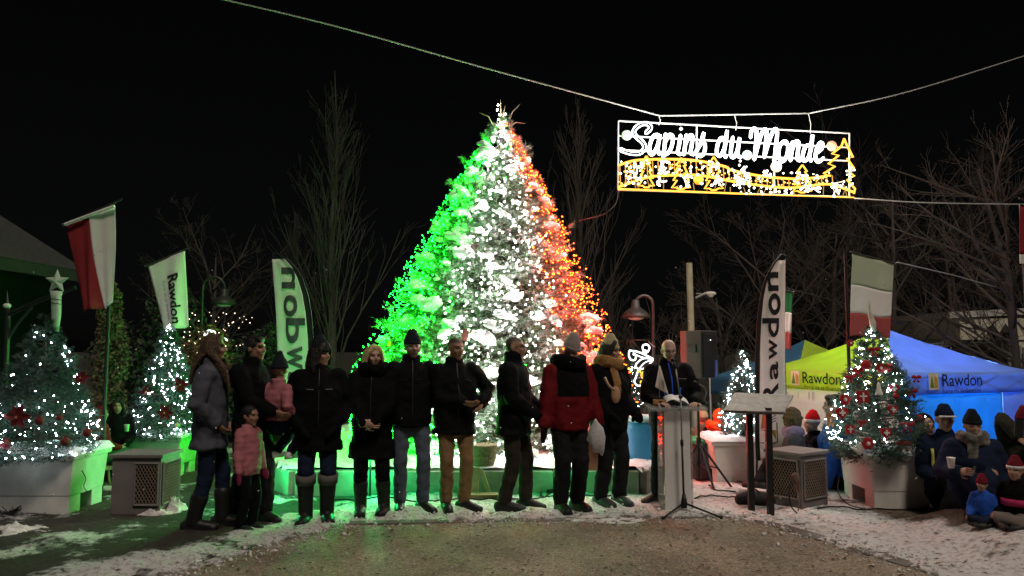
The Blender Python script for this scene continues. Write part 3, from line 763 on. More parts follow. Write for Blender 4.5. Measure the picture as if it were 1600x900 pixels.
# ornaments hung on the tall tree
def hang_disc(px, py, w, h, m, label, name='ornament', shape='disc'):
    p = at(px, py, TREE_Y); dz = (p.z - TZ) / TH; rr = float(big_prof(min(.97, max(0.0, dz)))); cx = tb.x + LEAN[0] * dz
    # on the near face of the cone
    for _ in range(4):
        q = at(px, py, p.y); off = max(-rr * .97, min(rr * .97, q.x - cx)); p = at(px, py, TREE_Y - math.sqrt(max(0.01, rr * rr - off * off)) - .06)
    sc = p.y / FPX; mb = MB(); W, H_ = w * sc / 2, h * sc / 2
    if shape == 'disc': mb.prism([(math.cos(a) * W, math.sin(a) * H_) for a in [2 * PI * k / 20 for k in range(20)]], lambda u, v, t: Vector((u, t, v)), .03)
    elif shape == 'ball': mb.ball((0, 0, 0), (W, W, H_), 16, 12)
    else: mb.box((0, 0, 0), (W * 2, .03, H_ * 2))
    mb.tube([(0, .01, H_), (0, .02, H_ + .08)], .004, 4)
    o = mb.build(name, m, None, bevel=0 if shape == 'ball' else .004, sm=shape == 'ball'); o.location = p
    return tag(o, label, 'ornament', 'ornaments on the tall tree')
M_TAG = mat('dark painted wood', (.08, .06, .05), .7, .2, 8); M_ORG = mat('orange fruit', (.75, .2, .03), .5, .15, 6); M_MAROON = mat('maroon card', (.16, .05, .04), .7)
hang_disc(781, 219, 15, 12, mat('dark slate disc', (.06, .06, .065), .6), 'dark oval disc ornament near the tip of tall tree')
hang_disc(727, 523, 10, 18, M_MAROON, 'small upright dark card on the white band above the tall man', shape='card')
hang_disc(829, 436, 9, 18, M_TAG, 'dark and white card ornament on right half of the white band', shape='card')
hang_disc(742, 388, 16, 16, M_TAG, 'brown round ornament between the green and white bands')
hang_disc(808, 570, 7, 10, M_ORG, 'small orange tag just behind the man in profile', shape='card')
hang_disc(851, 648, 6, 12, M_ORG, 'small orange tag low on tree beside the red jacket', shape='card')
hang_disc(866, 498, 17, 13, mat('grey ball', (.3, .3, .3), .4), 'grey ball ornament between white and orange bands', shape='ball')
hang_disc(608, 537, 7, 8, M_ORG, 'tiny orange ornament inside the green band above the blonde woman')
hang_disc(762, 709, 19, 20, M_ORG, 'round orange pumpkin-like ball at the foot of the tall tree', shape='ball')
hang_disc(793, 232, 9, 9, mat('green glass', (.05, .4, .12), .3), 'small green ball close under the tree tip', shape='ball')

# ------------------------------------------------------------------ small planter trees
def small_tree(px, py_base, Y, py_top, wpx, label, seed, n_bulb, boost=1.0, topper=None, dim_band=None, lean=0, group='small lit spruces in planters', light_h=(0, 1), one_side=False, spike=.14, needle=M_NEEDLE_B, bulb_r=.006):
    b = at(px, py_base, Y); H = at(px, py_top, Y).z - b.z; Rm = wpx * Y / FPX / 2
    root = empty('spruce_tree', b, 0, label, 'tree', group)
    def pf(h):
        h = np.asarray(h, float); return Rm * ((1 - h) ** .9 * np.where(h < .22, .68 + .32 * (h / .22), 1) + .02)
    g = np.random.default_rng(seed)
    A, Bv, (b0, b1) = spruce_twigs(H, pf, 330, g, .2 * H / 1.8, lean=(lean, 0), spike=spike)
    Vv, Tt = needle_mesh(A, Bv, 9, .05 * H / 1.8, .009 * H / 1.5, g)
    tag(link_mesh('crown', np_mesh('crown', Vv, Tt), needle, root), kind='stuff')
    m = MB(); m.tube([(0, 0, -.3), (lean * .5, 0, H * .5), (lean, 0, H * 1.0)], [.05, .03, .006], 7)
    for k in range(0, 330, 3): m.tube([b0[k] * np.array([.1, .1, 1]), b1[k]], [.009, .004], 3, cap=False)
    m.build('trunk', M_BARK, root)
    h, az, R_, r = tree_bulbs(n_bulb, seed + 1, H, pf, (.75, 1.05))
    P = np.stack([R_ * np.cos(az) + lean * h, R_ * np.sin(az), h * H], 1)
    k = (h >= light_h[0]) & (h <= light_h[1])
    if one_side: k &= (h > .5) | (P[:, 0] < -.12 * Rm) | (r.random(n_bulb) < .08)
    if dim_band: k &= ~((h > dim_band[0]) & (h < dim_band[1]) & (r.random(n_bulb) < dim_band[2]))
    rad = r.uniform(.6, 1.35, n_bulb) * bulb_r * boost
    tag(link_mesh('string_lights', bulbs_mesh('string_lights', P[k], rad[k]), G_COOL, root), kind='stuff')
    return root, b, H, pf
t_left = small_tree(62, 712, 8.0, 492, 205, 'lit spruce in white planter below the clear star, at left', 31, 340, 1.0, dim_band=(.38, 1, .72), bulb_r=.0062)
t_left2 = small_tree(258, 682, 11.05, 505, 112, 'slim lit spruce in the green-lit planter under the white flag', 37, 280, bulb_r=.007)
t_right = small_tree(1371, 712, 8.35, 510, 182, 'lit spruce with red ornaments beside the blue tent', 41, 330, 1.0, light_h=(.12, 1), one_side=True, spike=.34, bulb_r=.0062, needle=M_NEEDLE_D)
t_right2 = small_tree(1163, 682, 10.35, 548, 92, 'lit spruce behind the right feather banner', 43, 300, bulb_r=.0062)
t_mid = small_tree(992, 735, 13.2, 560, 60, 'narrow lit spruce behind the woman in tan scarf', 47, 190, bulb_r=.009)

# clear plastic star topper
p = at(89, 440, 8.0)
st = empty('star_topper', p, 0, 'clear plastic star with a tube stem on top of left spruce', 'tree topper')
M_STAR = mat('clear frosted plastic', (.55, .62, .56), .35, .1, 12, .4, 60, trans=.35)
m = MB(); rs = 20 * 8 / FPX
pts = [((rs if k % 2 == 0 else rs * .45) * math.sin(k * PI / 5), (rs if k % 2 == 0 else rs * .45) * math.cos(k * PI / 5)) for k in range(10)]
vs = [(u, 0, v) for u, v in pts] + [(0, -.045, 0), (0, .045, 0)]
m.add(vs, [(k, (k + 1) % 10, 10) for k in range(10)] + [((k + 1) % 10, k, 11) for k in range(10)]); m.build('star', M_STAR, st)
m = MB(); m.tube([(0, 0, -.1), (0, 0, -.16), (.01, 0, -.34), (0, 0, -.52)], [.06, .05, .045, .04], 10); m.build('stem_tube', M_STAR, st, sm=True)
m = MB(); m.tube(catmull([(.05 * math.cos(a), .05 * math.sin(a), -.15 - a * .007) for a in [k * PI / 4 for k in range(20)]], 2), .004, 4); m.build('wire_tie', M_BLACK, st)

# ------------------------------------------------------------------ ornaments of the planter trees
M_POIN = mat('deep red poinsettia cloth', (.12, .008, .014), .7, .2, 10); M_REDF = mat('red felt', (.34, .015, .02), .85, .2, 12, .2, 90); M_WHF = mat('white felt', (.7, .68, .66), .9); M_GINGER = mat('gingerbread brown', (.36, .16, .06), .8)
def on_tree(tr, px, py):
    root, b, H, pf = tr; p = at(px, py, b.y); h = max(0, min(.98, (p.z - b.z) / H)); rr = float(pf(h))
    off = max(-rr, min(rr, p.x - b.x)); return at(px, py, b.y - math.sqrt(max(.004, rr * rr - off * off)) - .02)
def poinsettia(tr, px, py, r, label, group='poinsettias on the small spruces', m=M_POIN):
    p = on_tree(tr, px, py); R = random.Random(px * 7 + py); s = r * p.y / FPX
    mb = MB()
    for ring_, n, l in ((0, 6, 1.0), (1, 5, .65)):
        for k in range(n):
            a = 2 * PI * k / n + ring_ * .5 + R.uniform(-.15, .15); L = s * l * R.uniform(.85, 1.15)
            u = Vector((math.cos(a), 0, math.sin(a))); w = Vector((-math.sin(a), 0, math.cos(a))); f = Vector((0, -1, 0)); y0 = -.015 * ring_
            P = [Vector((0, y0, 0)), u * L * .5 + w * L * .3 + f * L * .22, u * L + f * L * .1, u * L * .5 - w * L * .3 + f * L * .22]
            mb.add([*P, *[q + Vector((0, .006, 0)) for q in P]], [(0, 1, 2), (0, 2, 3), (6, 5, 4), (7, 6, 4), (0, 4, 5, 1), (1, 5, 6, 2), (2, 6, 7, 3), (3, 7, 4, 0)])
    mb.mi = 1; mb.ball((0, -.03, 0), s * .12, 6, 4)
    o = mb.build('poinsettia', [m, M_GINGER]); o.location = p; return tag(o, label, 'ornament', group)
poinsettia(t_left, 28, 652, 20, 'large dark poinsettia on the left spruce, at far left')
poinsettia(t_left, 128, 590, 13, 'dark poinsettia on the right flank of left spruce')
poinsettia(t_left2, 230, 612, 14, 'dark poinsettia left of centre on the slim spruce')
poinsettia(t_left2, 258, 645, 14, 'lowest dark poinsettia on the slim spruce')
poinsettia(t_left2, 283, 601, 12, 'dark poinsettia at right edge of the slim spruce')
poinsettia(t_left2, 240, 568, 9, 'topmost dark poinsettia on the slim spruce')
def bauble(tr, px, py, r, label, m=M_POIN, group='baubles on the left spruce'):
    p = on_tree(tr, px, py); s = r * p.y / FPX; mb = MB(); mb.ball((0, 0, 0), s, 12, 8); mb.lathe((0, 0, s * .95), [(s * .25, 0), (s * .25, s * .3), (s * .08, s * .4)], 8)
    o = mb.build('bauble', m, sm=True); o.location = p; return tag(o, label, 'ornament', group)
bauble(t_left, 62, 658, 7, 'dark red bauble in the middle of left spruce')
bauble(t_left, 102, 690, 7, 'dark red bauble low on left spruce above the rim')
bauble(t_left, 136, 676, 7, 'dark red bauble near the right edge of left spruce')
bauble(t_left, 9, 694, 8, 'red bauble on left spruce cut by the picture edge')
bauble(t_left, 93, 653, 5, 'small red bauble right of centre on left spruce')
bauble(t_left2, 277, 665, 4, 'tiny pale bell low on the slim spruce', mat('gold bell', (.5, .42, .25), .4))
GRO = 'red felt ornaments on the right spruce'
def felt(tr, px, py, kind, s_px, label, grp=GRO, rot=0):
    p = on_tree(tr, px, py); s = 1.2 * s_px * p.y / FPX / 2; mb = MB(); f = lambda u, v, t: Vector((u, t, v))
    name = 'felt_ornament'
    if kind == 'heart':
        pl = [(s * (16 * math.sin(t) ** 3) / 16, s * (13 * math.cos(t) - 5 * math.cos(2 * t) - 2 * math.cos(3 * t) - math.cos(4 * t)) / 16) for t in [2 * PI * k / 22 for k in range(22)]]
        mb.prism(pl, f, .02); mb.mi = 1; mb.box((0, -.008, 0), (s * .9, .012, s * .26)); mb.box((0, -.0095, 0), (s * .26, .012, s * .9))
    elif kind == 'square':
        mb.box((0, 0, 0), (s * 1.8, .02, s * 1.8)); mb.mi = 1; mb.box((0, -.014, .1 * s), (s * 1.1, .01, s * .22)); mb.box((0, -.015, 0), (s * .22, .012, s * 1.3))
    elif kind == 'bow':
        for sg in (-1, 1):
            mb.ball((sg * s * .55, 0, s * .15), (s * .55, s * .25, s * .38), 10, 6, None)
            mb.prism([(0, 0), (sg * s * .35, -s * 1.1), (sg * s * .75, -s * .95)], f, .012)
        mb.ball((0, -.01, .1 * s), s * .22, 8, 6)
    elif kind == 'man':
        mb.ball((0, 0, s * .7), (s * .38, .014, s * .36), 12, 6); mb.ball((0, 0, 0), (s * .38, .014, s * .6), 12, 6)
        for sg in (-1, 1):
            mb.ball((sg * s * .5, 0, s * .2), (s * .34, .013, s * .18), 10, 6); mb.ball((sg * s * .28, 0, -s * .7), (s * .22, .013, s * .38), 10, 6)
        mb.mi = 1
        for z in (.25, 0, -.22): mb.ball((0, -.015, s * z), s * .07, 6, 4)
    elif kind == 'bell':
        mb.lathe((0, 0, 0), [(s * .55, -s), (s * .5, -s * .7), (s * .32, 0), (s * .25, s * .6), (s * .06, s)], 12)
    elif kind == 'ball':
        mb.ball((0, 0, 0), s * .9, 12, 8)
    elif kind == 'flower':
        for k in range(6):
            a = k * PI / 3; mb.ball((math.cos(a) * s * .55, 0, math.sin(a) * s * .55), (s * .42, .015, s * .42), 8, 6)
        mb.mi = 1; mb.ball((0, -.014, 0), s * .3, 8, 6)
    ms = {'man': [M_GINGER, M_WHF], 'bell': [M_WHF]}.get(kind, [M_REDF, M_WHF])
    o = mb.build(name, ms, sm=kind in ('ball', 'bell', 'bow')); o.location = p; o.rotation_euler = (0, rot, 0); return tag(o, label, 'ornament', grp)
felt(t_right, 1327, 590, 'bow', 13, 'orange-red ribbon star at left tip of the right spruce')
felt(t_right, 1297, 655, 'man', 18, 'brown gingerbread man hanging at the left of right spruce')
felt(t_right, 1320, 624, 'flower', 16, 'red ornament with white centre left on the right spruce')
felt(t_right, 1316, 645, 'heart', 17, 'red heart with white cross low left on the right spruce')
felt(t_right, 1348, 620, 'square', 17, 'red square with a white cross mid left on right spruce')
felt(t_right, 1373, 607, 'bell', 17, 'white pointed bell near the middle of right spruce')
felt(t_right, 1397, 607, 'heart', 14, 'red heart ornament right of the white bell')
felt(t_right, 1400, 619, 'ball', 9, 'white ball below the red heart on right spruce', GRO)
felt(t_right, 1328, 671, 'square', 12, 'red square ornament near the bottom left of right spruce')
felt(t_right, 1356, 693, 'flower', 17, 'round dark red flower low on the right spruce')
felt(t_right, 1413, 694, 'bow', 18, 'dark red bow at the bottom right of right spruce')
felt(t_right, 1418, 664, 'bow', 18, 'dark red bow mid right on the right spruce')
felt(t_right, 1347, 660, 'bow', 11, 'small orange bow left of centre on the right spruce')
felt(t_right, 1340, 580, 'bow', 15, 'pink bow upper left on the right spruce')
felt(t_right, 1376, 575, 'flower', 13, 'red flower ornament upper middle of the right spruce')
felt(t_right, 1389, 575, 'ball', 13, 'dark red ball upper right on the right spruce')
felt(t_right, 1366, 547, 'bow', 15, 'red bow just below the tip of right spruce')
felt(t_right, 1329, 536, 'flower', 10, 'pink flower near the tip of right spruce, left')
felt(t_right, 1353, 570, 'ball', 14, 'dark brown ball upper left of centre, right spruce')
felt(t_right, 1432, 590, 'bow', 12, 'dark red bow on outer right branch of right spruce')
felt(t_right, 1425, 612, 'bow', 15, 'dark red bow at right edge of the right spruce')
felt(t_right, 1395, 640, 'heart', 14, 'dark red heart in the shaded right half of right spruce')
felt(t_right, 1436, 652, 'ball', 9, 'small orange ball on the outer right of right spruce')
felt(t_right, 1385, 676, 'heart', 15, 'dark red heart low in the middle of right spruce')
# white tip wrapped at the top of the right spruce
m = MB(); q = at(1361, 500, 8.35)
m.loft([(at(1365, 520, 8.35) - q, .03, .03), (at(1364, 505, 8.35) - q, .035, .03), (at(1359, 490, 8.35) - q, .025, .02), (at(1358, 470, 8.35) - q, .006, .006)], 8)
o = m.build('cloth_topper', mat('pale cloth', (.6, .56, .48), .9, .2, 10), sm=True); o.location = q; tag(o, 'pale crumpled cloth topper on the tip of right spruce', 'tree topper')

# ------------------------------------------------------------------ the lit overhead sign
SP0, SP1 = at(965, 250, 10.5), at(1335, 258, 11.1)
sd_ = (SP1 - SP0); sd_.z = 0; snorm = Vector((sd_.y, -sd_.x, 0)).normalized()
def S(px, py, off=0.0):
    r_ = ray(px, py); c = Vector((0, 0, CAMZ)); t = (SP0 - c).dot(snorm) / r_.dot(snorm)
    return c + r_ * t + snorm * off - SP0
A_ = lambda x, y: (960 + x / 6.925, 180 + y / 6.925)
B_ = lambda x, y: (1140 + x / 6.925, 180 + y / 6.925)
sign = empty('light_sign', SP0, 0, 'overhead rope-light sign reading Sapins du Monde above little amber trees', 'sign')
fr = MB(); F_ = lambda a, b: fr.tube([S(*a, -.03), S(*b, -.03)], .011, 6)
TL, TR, BR_, BL_ = A_(50, 55), B_(1310, 190), B_(1310, 880), A_(45, 805)
F_(TL, TR); F_(TR, BR_); F_(BR_, BL_); F_(BL_, TL); F_(A_(900, 105), A_(900, 480))
F_(A_(50, 215), B_(1310, 345)); F_(A_(50, 370), B_(1310, 490)); F_(B_(495, 610), B_(495, 840))
fr.build('frame', mat('sign frame metal', (.5, .5, .48), .45), sign)
hk = MB()
for (a, b) in (((1031, 181), A_(488, 100)), ((1149, 179), B_(78, 155)), ((1265, 177), B_(885, 190))):
    pa, pb = S(*a, -.03), S(*b, -.03); hk.tube([pa, pa.lerp(pb, .5) + Vector((.02, 0, 0)), pb], .006, 5)
hk.build('hanger', M_WIRE, sign)
def offset_loop(P, w):
    P = [Vector((p[0], p[1])) for p in P]; n = len(P); L, Rr = [], []
    for i in range(n):
        t = (P[min(i + 1, n - 1)] - P[max(i - 1, 0)]).normalized(); nn = Vector((-t.y, t.x)); L.append(P[i] + nn * w); Rr.append(P[i] - nn * w)
    t1 = (P[-1] - P[-2]).normalized(); t0 = (P[0] - P[1]).normalized()
    return L + [P[-1] + t1 * w] + Rr[::-1] + [P[0] + t0 * w]
def letter(strokes, to, w=12, rad=.0085):
    mb = MB()
    for s_ in strokes:
        P = catmull([Vector((x, y, 0)) for x, y in s_], 5)
        mb.tube([S(*to(q.x, q.y)) for q in offset_loop(P, w)], rad, 5, closed=True)
    return mb.build('letter', G_ROPE, sign, sm=True)
letter([[(345, 190), (390, 140), (365, 98), (300, 95), (235, 135), (210, 190), (255, 250), (310, 300), (325, 360), (270, 410), (190, 412), (120, 395), (65, 372)]], A_, 17, .0095)
letter([[(470, 210), (425, 225), (388, 310), (380, 400), (410, 425), (450, 370), (480, 290), (492, 212), (470, 360), (485, 420)]], A_)
letter([[(553, 205), (543, 330), (527, 450), (508, 620)], [(545, 300), (590, 215), (632, 230), (625, 320), (590, 400), (550, 425)]], A_)
letter([[(715, 220), (700, 320), (685, 400), (712, 425)], [(722, 150), (722, 146)]], A_)
letter([[(778, 215), (768, 300), (752, 425)], [(765, 320), (810, 225), (845, 228), (838, 320), (825, 405), (858, 425)]], A_)
letter([[(872, 415), (930, 310), (968, 190), (958, 260), (982, 340), (965, 420), (925, 445)]], A_)
letter([[(1200, 250), (1150, 250), (1115, 330), (1110, 415), (1145, 440), (1185, 370), (1207, 280), (1220, 165), (1200, 320), (1185, 410), (1205, 455)]], A_)
letter([[(1282, 240), (1265, 340), (1260, 430), (1290, 455), (1330, 380), (1355, 245), (1340, 350), (1335, 435), (1365, 455)]], A_)
letter([[(228, 240), (238, 170), (268, 142), (292, 175), (288, 280), (268, 480)], [(275, 450), (330, 250), (372, 155), (402, 180), (392, 300), (375, 455)], [(382, 430), (440, 245), (488, 150), (515, 185), (502, 330), (482, 500)]], B_)
letter([[(590, 280), (545, 330), (530, 420), (550, 490), (590, 490), (625, 420), (632, 330), (605, 280)]], B_)
letter([[(682, 290), (670, 400), (658, 490)], [(668, 400), (712, 290), (748, 298), (738, 400), (735, 475), (765, 490)]], B_)
letter([[(872, 320), (822, 340), (792, 430), (800, 490), (842, 475), (872, 400), (888, 290), (897, 215), (885, 340), (865, 440), (880, 495)]], B_)
letter([[(935, 410), (990, 370), (1008, 315), (975, 300), (938, 380), (930, 470), (962, 505), (1015, 465)]], B_)
up = [A_(40, 545), A_(200, 495), A_(400, 480), A_(600, 478), A_(800, 485), A_(1000, 512), A_(1200, 560), B_(0, 590), B_(160, 628), B_(400, 668), B_(700, 690), B_(900, 680), B_(1060, 655)]
lo = [A_(40, 780), A_(300, 690), A_(450, 660), A_(700, 650), A_(900, 650), A_(1100, 682), B_(0, 712), B_(250, 752), B_(500, 780), B_(700, 785), B_(900, 760), B_(1100, 752), B_(1340, 835)]
cu = catmull([Vector((x, y, 0)) for x, y in up], 10); cl = catmull([Vector((x, y, 0)) for x, y in lo], 10)
for nm, c_ in (('ribbon_tube', cu), ('ribbon_tube', cl)):
    mb = MB(); mb.tube([S(q.x, q.y, .01) for q in c_], .017, 6); mb.build(nm, G_AMBER, sign, sm=True)
mb = MB(); mb.tube([S(*A_(40, 800), .012), S(*A_(1385, 852), .012)], .013, 5); mb.tube([S(*B_(0, 850), .012), S(*B_(1340, 892), .012)], .009, 5); mb.build('base_tube', G_AMBER, sign, sm=True)
xx = 968; M_RUNG = glow('dim amber rope', (1.0, .45, .08), 1.0)
while xx < 1300:
    yu = min(cu, key=lambda q: abs(q.x - xx)).y; yl = min(cl, key=lambda q: abs(q.x - xx)).y
    rung = MB(); rung.tube([S(xx, yu, .012), S(xx + 1, yl, .012)], .007, 5); rung.build('rung', M_RUNG, sign); xx += 8.5
def mini_tree(to, cx, top, bot, hw, s=.0125):
    pl = []; n = 4; Hh = bot - top
    for k in range(n):
        y1 = top + Hh * (k + 1) / (n + .2); w1 = hw * (.38 + .62 * (k + 1) / n)
        pl += [(w1, y1), (w1 * .5, y1 - Hh * .01)]
    right_ = [(cx + 4, top)] + [(cx + w, y) for w, y in pl] + [(cx + hw * .2, bot)]
    left_ = [(cx - hw * .2, bot)] + [(cx - w, y) for w, y in pl[::-1]] + [(cx - 4, top)]
    mb = MB(); mb.tube([S(*to(x, y), .02) for x, y in right_ + left_], s, 5, closed=True); mb.build('tree_outline', G_AMBER, sign, sm=True)
mini_tree(A_, 340, 448, 785, 85); mini_tree(A_, 715, 470, 805, 100); mini_tree(A_, 1068, 458, 815, 100); mini_tree(B_, 778, 545, 840, 100)
bigp = [(1230, 258), (1200, 340), (1100, 422), (1172, 438), (1060, 530), (1132, 556), (1010, 635), (1085, 660)]
bigr = [(1230, 258), (1255, 320), (1325, 458), (1262, 470), (1335, 575), (1270, 602), (1340, 660), (1262, 702), (1348, 800), (1335, 850)]
mb = MB(); mb.tube([S(*B_(x, y), .02) for x, y in bigp], .016, 5); mb.tube([S(*B_(x, y), .02) for x, y in bigr], .016, 5); mb.build('tree_outline', G_AMBER, sign, sm=True)
sr = random.Random(5); SPK = []
for to, x, y, w in ((A_, 240, 560, 60), (A_, 740, 690, 90), (A_, 1045, 560, 70), (A_, 1075, 720, 70), (A_, 510, 610, 60), (A_, 200, 680, 60), (A_, 480, 730, 40), (B_, 150, 600, 40), (B_, 165, 700, 50), (B_, 395, 645, 60), (B_, 760, 650, 80), (B_, 790, 780, 70), (B_, 1140, 740, 80), (B_, 1120, 830, 60), (B_, 1290, 620, 60), (B_, 940, 810, 30), (B_, 70, 740, 50)):
    mb = MB(); c = S(*to(x, y), .035)
    for k in range(7):
        a = sr.uniform(0, 6.28); e = S(*to(x + math.cos(a) * w * sr.uniform(.5, 1), y + math.sin(a) * w * sr.uniform(.5, 1)), .05); mb.tube([c, e], .0055, 4); SPK.append(e)
    mb.build('spark_burst', mat('pale star wire', (.6, .6, .6), .5), sign)
for k in range(150):
    to, x, y = (A_, sr.uniform(60, 1380), sr.uniform(490, 800)) if k % 2 else (B_, sr.uniform(20, 1330), sr.uniform(620, 860)); SPK.append(S(*to(x, y), .03))
tag(link_mesh('spark_lights', bulbs_mesh('spark_lights', [tuple(p_) for p_ in SPK], [sr.uniform(.01, .02) for _ in SPK]), glow('sign spark led', (1, .92, .78), 5), sign), kind='stuff')
AMB = []
for k in range(170):
    q = cu[int(sr.random() * (len(cu) - 1))]; yl = min(cl, key=lambda w_: abs(w_.x - q.x)).y; AMB.append(tuple(S(q.x, q.y + (yl - q.y) * sr.random(), .03)))
tag(link_mesh('amber_lights', bulbs_mesh('amber_lights', AMB, [sr.uniform(.008, .015) for _ in AMB]), glow('sign amber led', (1, .5, .1), 3), sign), kind='stuff')
legs = MB()
for k in range(26):
    to = A_ if k % 2 else B_; x = sr.uniform(60, 1330); yb = (800 + 50 * x / 1385) if to is A_ else (850 + 38 * x / 1340); yt = yb - sr.uniform(60, 140)
    legs.tube([S(*to(x, yt), .02), S(*to(x + sr.uniform(-60, 60), yb), .02)], .0055, 4)
legs.build('support_wire', glow('faint amber wire', (1, .55, .15), .5), sign)['kind'] = 'stuff'
for to, x, y, r_, c in ((A_, 130, 220, 54, (.5, .6, .5)), (B_, 185, 435, 50, (.45, .58, .48)), (B_, 500, 560, 56, (.62, .55, .42)), (B_, 1100, 335, 52, (.62, .4, .26)), (A_, 905, 700, 52, (.8, .42, .05))):
    mb = MB(); q = S(*to(x, y), .015); rr = (S(*to(x + r_, y)) - S(*to(x, y))).length
    mb.ball(q, (rr, rr * .35, rr), 18, 12); mb.build('ball_disc', mat('translucent ball %d' % int(x), c, .5, .12, 14, trans=.5), sign, sm=True)

for px, py, off, w, c in [(995 + 58 * k, 222 + 6 * k, o_, 29, (.95, 1, .97)) for k in range(6) for o_ in (.4, -.4)] + [(990 + 80 * k, 275 + 3 * k, o_, 9, (1, .5, .12)) for k in range(5) for o_ in (.35, -.35)]:
    l_ = bpy.data.lights.new('rope_glow', 'POINT'); l_.energy = w; l_.color = c; l_.shadow_soft_size = .2
    lo3 = bpy.data.objects.new('rope_glow', l_); COL.objects.link(lo3); lo3.parent = sign; lo3.location = S(px, py, off)
# lit butterfly motif on the lamp post
mo = empty('light_motif', at(1021, 560, 12.75), 0, 'lit butterfly scroll motif hanging on the gooseneck lamp post', 'light motif'); mo0 = at(1021, 560, 12.75)
Q = lambda x, y: at(970 + x / 4.73, 450 + y / 4.73, 12.7) - mo0
def rope(pts, r_, m, nm, k=6): mb = MB(); mb.tube(catmull([Q(*p_) for p_ in pts], k), r_ * .62, 5); mb.build(nm, m, mo, sm=True)
rope([(45, 385), (245, 385)], .012, M_STEEL, 'bracket', 2); rope([(45, 385), (48, 430), (62, 470)], .01, M_STEEL, 'bracket')
rope([(90, 430), (70, 420), (75, 400), (100, 400), (110, 425), (90, 440), (70, 430)], .008, M_STEEL, 'bracket')
rope([(205, 395), (235, 425), (258, 436)], .008, M_WIRE, 'tie')
G_MOT = glow('motif rope', (.95, .97, 1.0), 2.5)
rope([(190, 465), (165, 455), (165, 425), (195, 418), (212, 440), (200, 470), (175, 480), (160, 470)], .022, G_MOT, 'rope_light')
rope([(62, 462), (110, 468), (160, 485), (240, 525)], .022, G_MOT, 'rope_light')
rope([(62, 465), (60, 500), (75, 530), (105, 530), (110, 500), (90, 490)], .022, G_MOT, 'rope_light')
rope([(90, 480), (150, 510), (240, 525)], .016, G_MOT, 'rope_light')
rope([(240, 525), (170, 520), (125, 550), (110, 580), (140, 600), (190, 585), (240, 530)], .02, G_MOT, 'rope_light')
rope([(240, 530), (180, 550), (140, 590)], .014, G_MOT, 'rope_light')
rope([(130, 600), (115, 650), (100, 690), (120, 720), (150, 720)], .02, G_MOT, 'rope_light')
br_ = random.Random(2); YL = [Q(br_.uniform(125, 185), br_.uniform(610, 700)) + Vector((0, -.02, 0)) for _ in range(26)]
tag(link_mesh('amber_lights', bulbs_mesh('amber_lights', [tuple(v) for v in YL], [br_.uniform(.012, .02) for _ in YL]), G_AMBER, mo), kind='stuff')
# second, mostly hidden motif near the left lamp
mo2 = empty('light_motif', at(330, 525, 14.2), 0, 'small lit scroll peeking out above the woman in grey coat', 'light motif'); o2 = at(330, 525, 14.2)
def rope2(pts, r_, m, nm): mb = MB(); mb.tube(catmull([at(x, y, 14.2) - o2 for x, y in pts], 6), r_, 5); mb.build(nm, m, mo2, sm=True)
rope2([(322, 530), (321, 522), (328, 517), (335, 521), (333, 529), (326, 530)], .03, G_MOT, 'rope_light')
rope2([(333, 527), (345, 526), (356, 532)], .016, G_MOT, 'rope_light'); rope2([(343, 512), (348, 508), (353, 513), (350, 519)], .01, M_STEEL, 'bracket')
tag(link_mesh('amber_lights', bulbs_mesh('amber_lights', [tuple(at(313 + k * 2, 540 - k * 1.2, 14.1) - o2) for k in range(6)], [.022] * 6), G_AMBER, mo2), kind='stuff')
BL2 = [tuple(at(br_.uniform(285, 395), br_.uniform(485, 560), 12.4) - at(340, 525, 12.4)) for _ in range(60)]
o = link_mesh('bush_lights', bulbs_mesh('bush_lights', BL2, [br_.uniform(.006, .011) for _ in BL2]), glow('warm pin led', (1, .72, .55), 2.2)); o.location = at(340, 525, 12.4)
tag(o, 'string of small warm lights in the reddish bush', 'string lights', kind='stuff')
# ------------------------------------------------------------------ text helper: flat glyph mesh as (verts2d, faces), cut into small pieces so that it can follow cloth
def glyphs(body, size, bold=0.0, cut=None, shear=0.0):
    c = bpy.data.curves.new('glyphs', 'FONT'); c.body = body; c.size = size; c.offset = bold; c.shear = shear; c.resolution_u = 4
    o = bpy.data.objects.new('glyphs', c); me_ = bpy.data.meshes.new_from_object(o)
    bpy.data.objects.remove(o); bpy.data.curves.remove(c)
    if cut:
        bm = bmesh.new(); bm.from_mesh(me_)
        xs_ = [v.co.x for v in bm.verts]; ys2 = [v.co.y for v in bm.verts]
        for ax, lo_, hi_ in ((0, min(xs_), max(xs_)), (1, min(ys2), max(ys2))):
            q = lo_ + cut
            while q < hi_:
                n_ = (1, 0, 0) if ax == 0 else (0, 1, 0); co = (q, 0, 0) if ax == 0 else (0, q, 0)
                bmesh.ops.bisect_plane(bm, geom=bm.verts[:] + bm.edges[:] + bm.faces[:], plane_co=co, plane_no=n_); q += cut
        bm.to_mesh(me_); bm.free()
    V2 = [(v.co.x, v.co.y) for v in me_.vertices]; F2 = [tuple(p_.vertices) for p_ in me_.polygons]
    bpy.data.meshes.remove(me_); return V2, F2
def print_on(mb, body, size, fn, bold=0.0, cut=None, shear=0.0):
    """fn(x, y) -> Vector, slightly proud of the surface"""
    V2, F2 = glyphs(body, size, bold, cut, shear); mb.add([fn(x, y) for x, y in V2], F2)
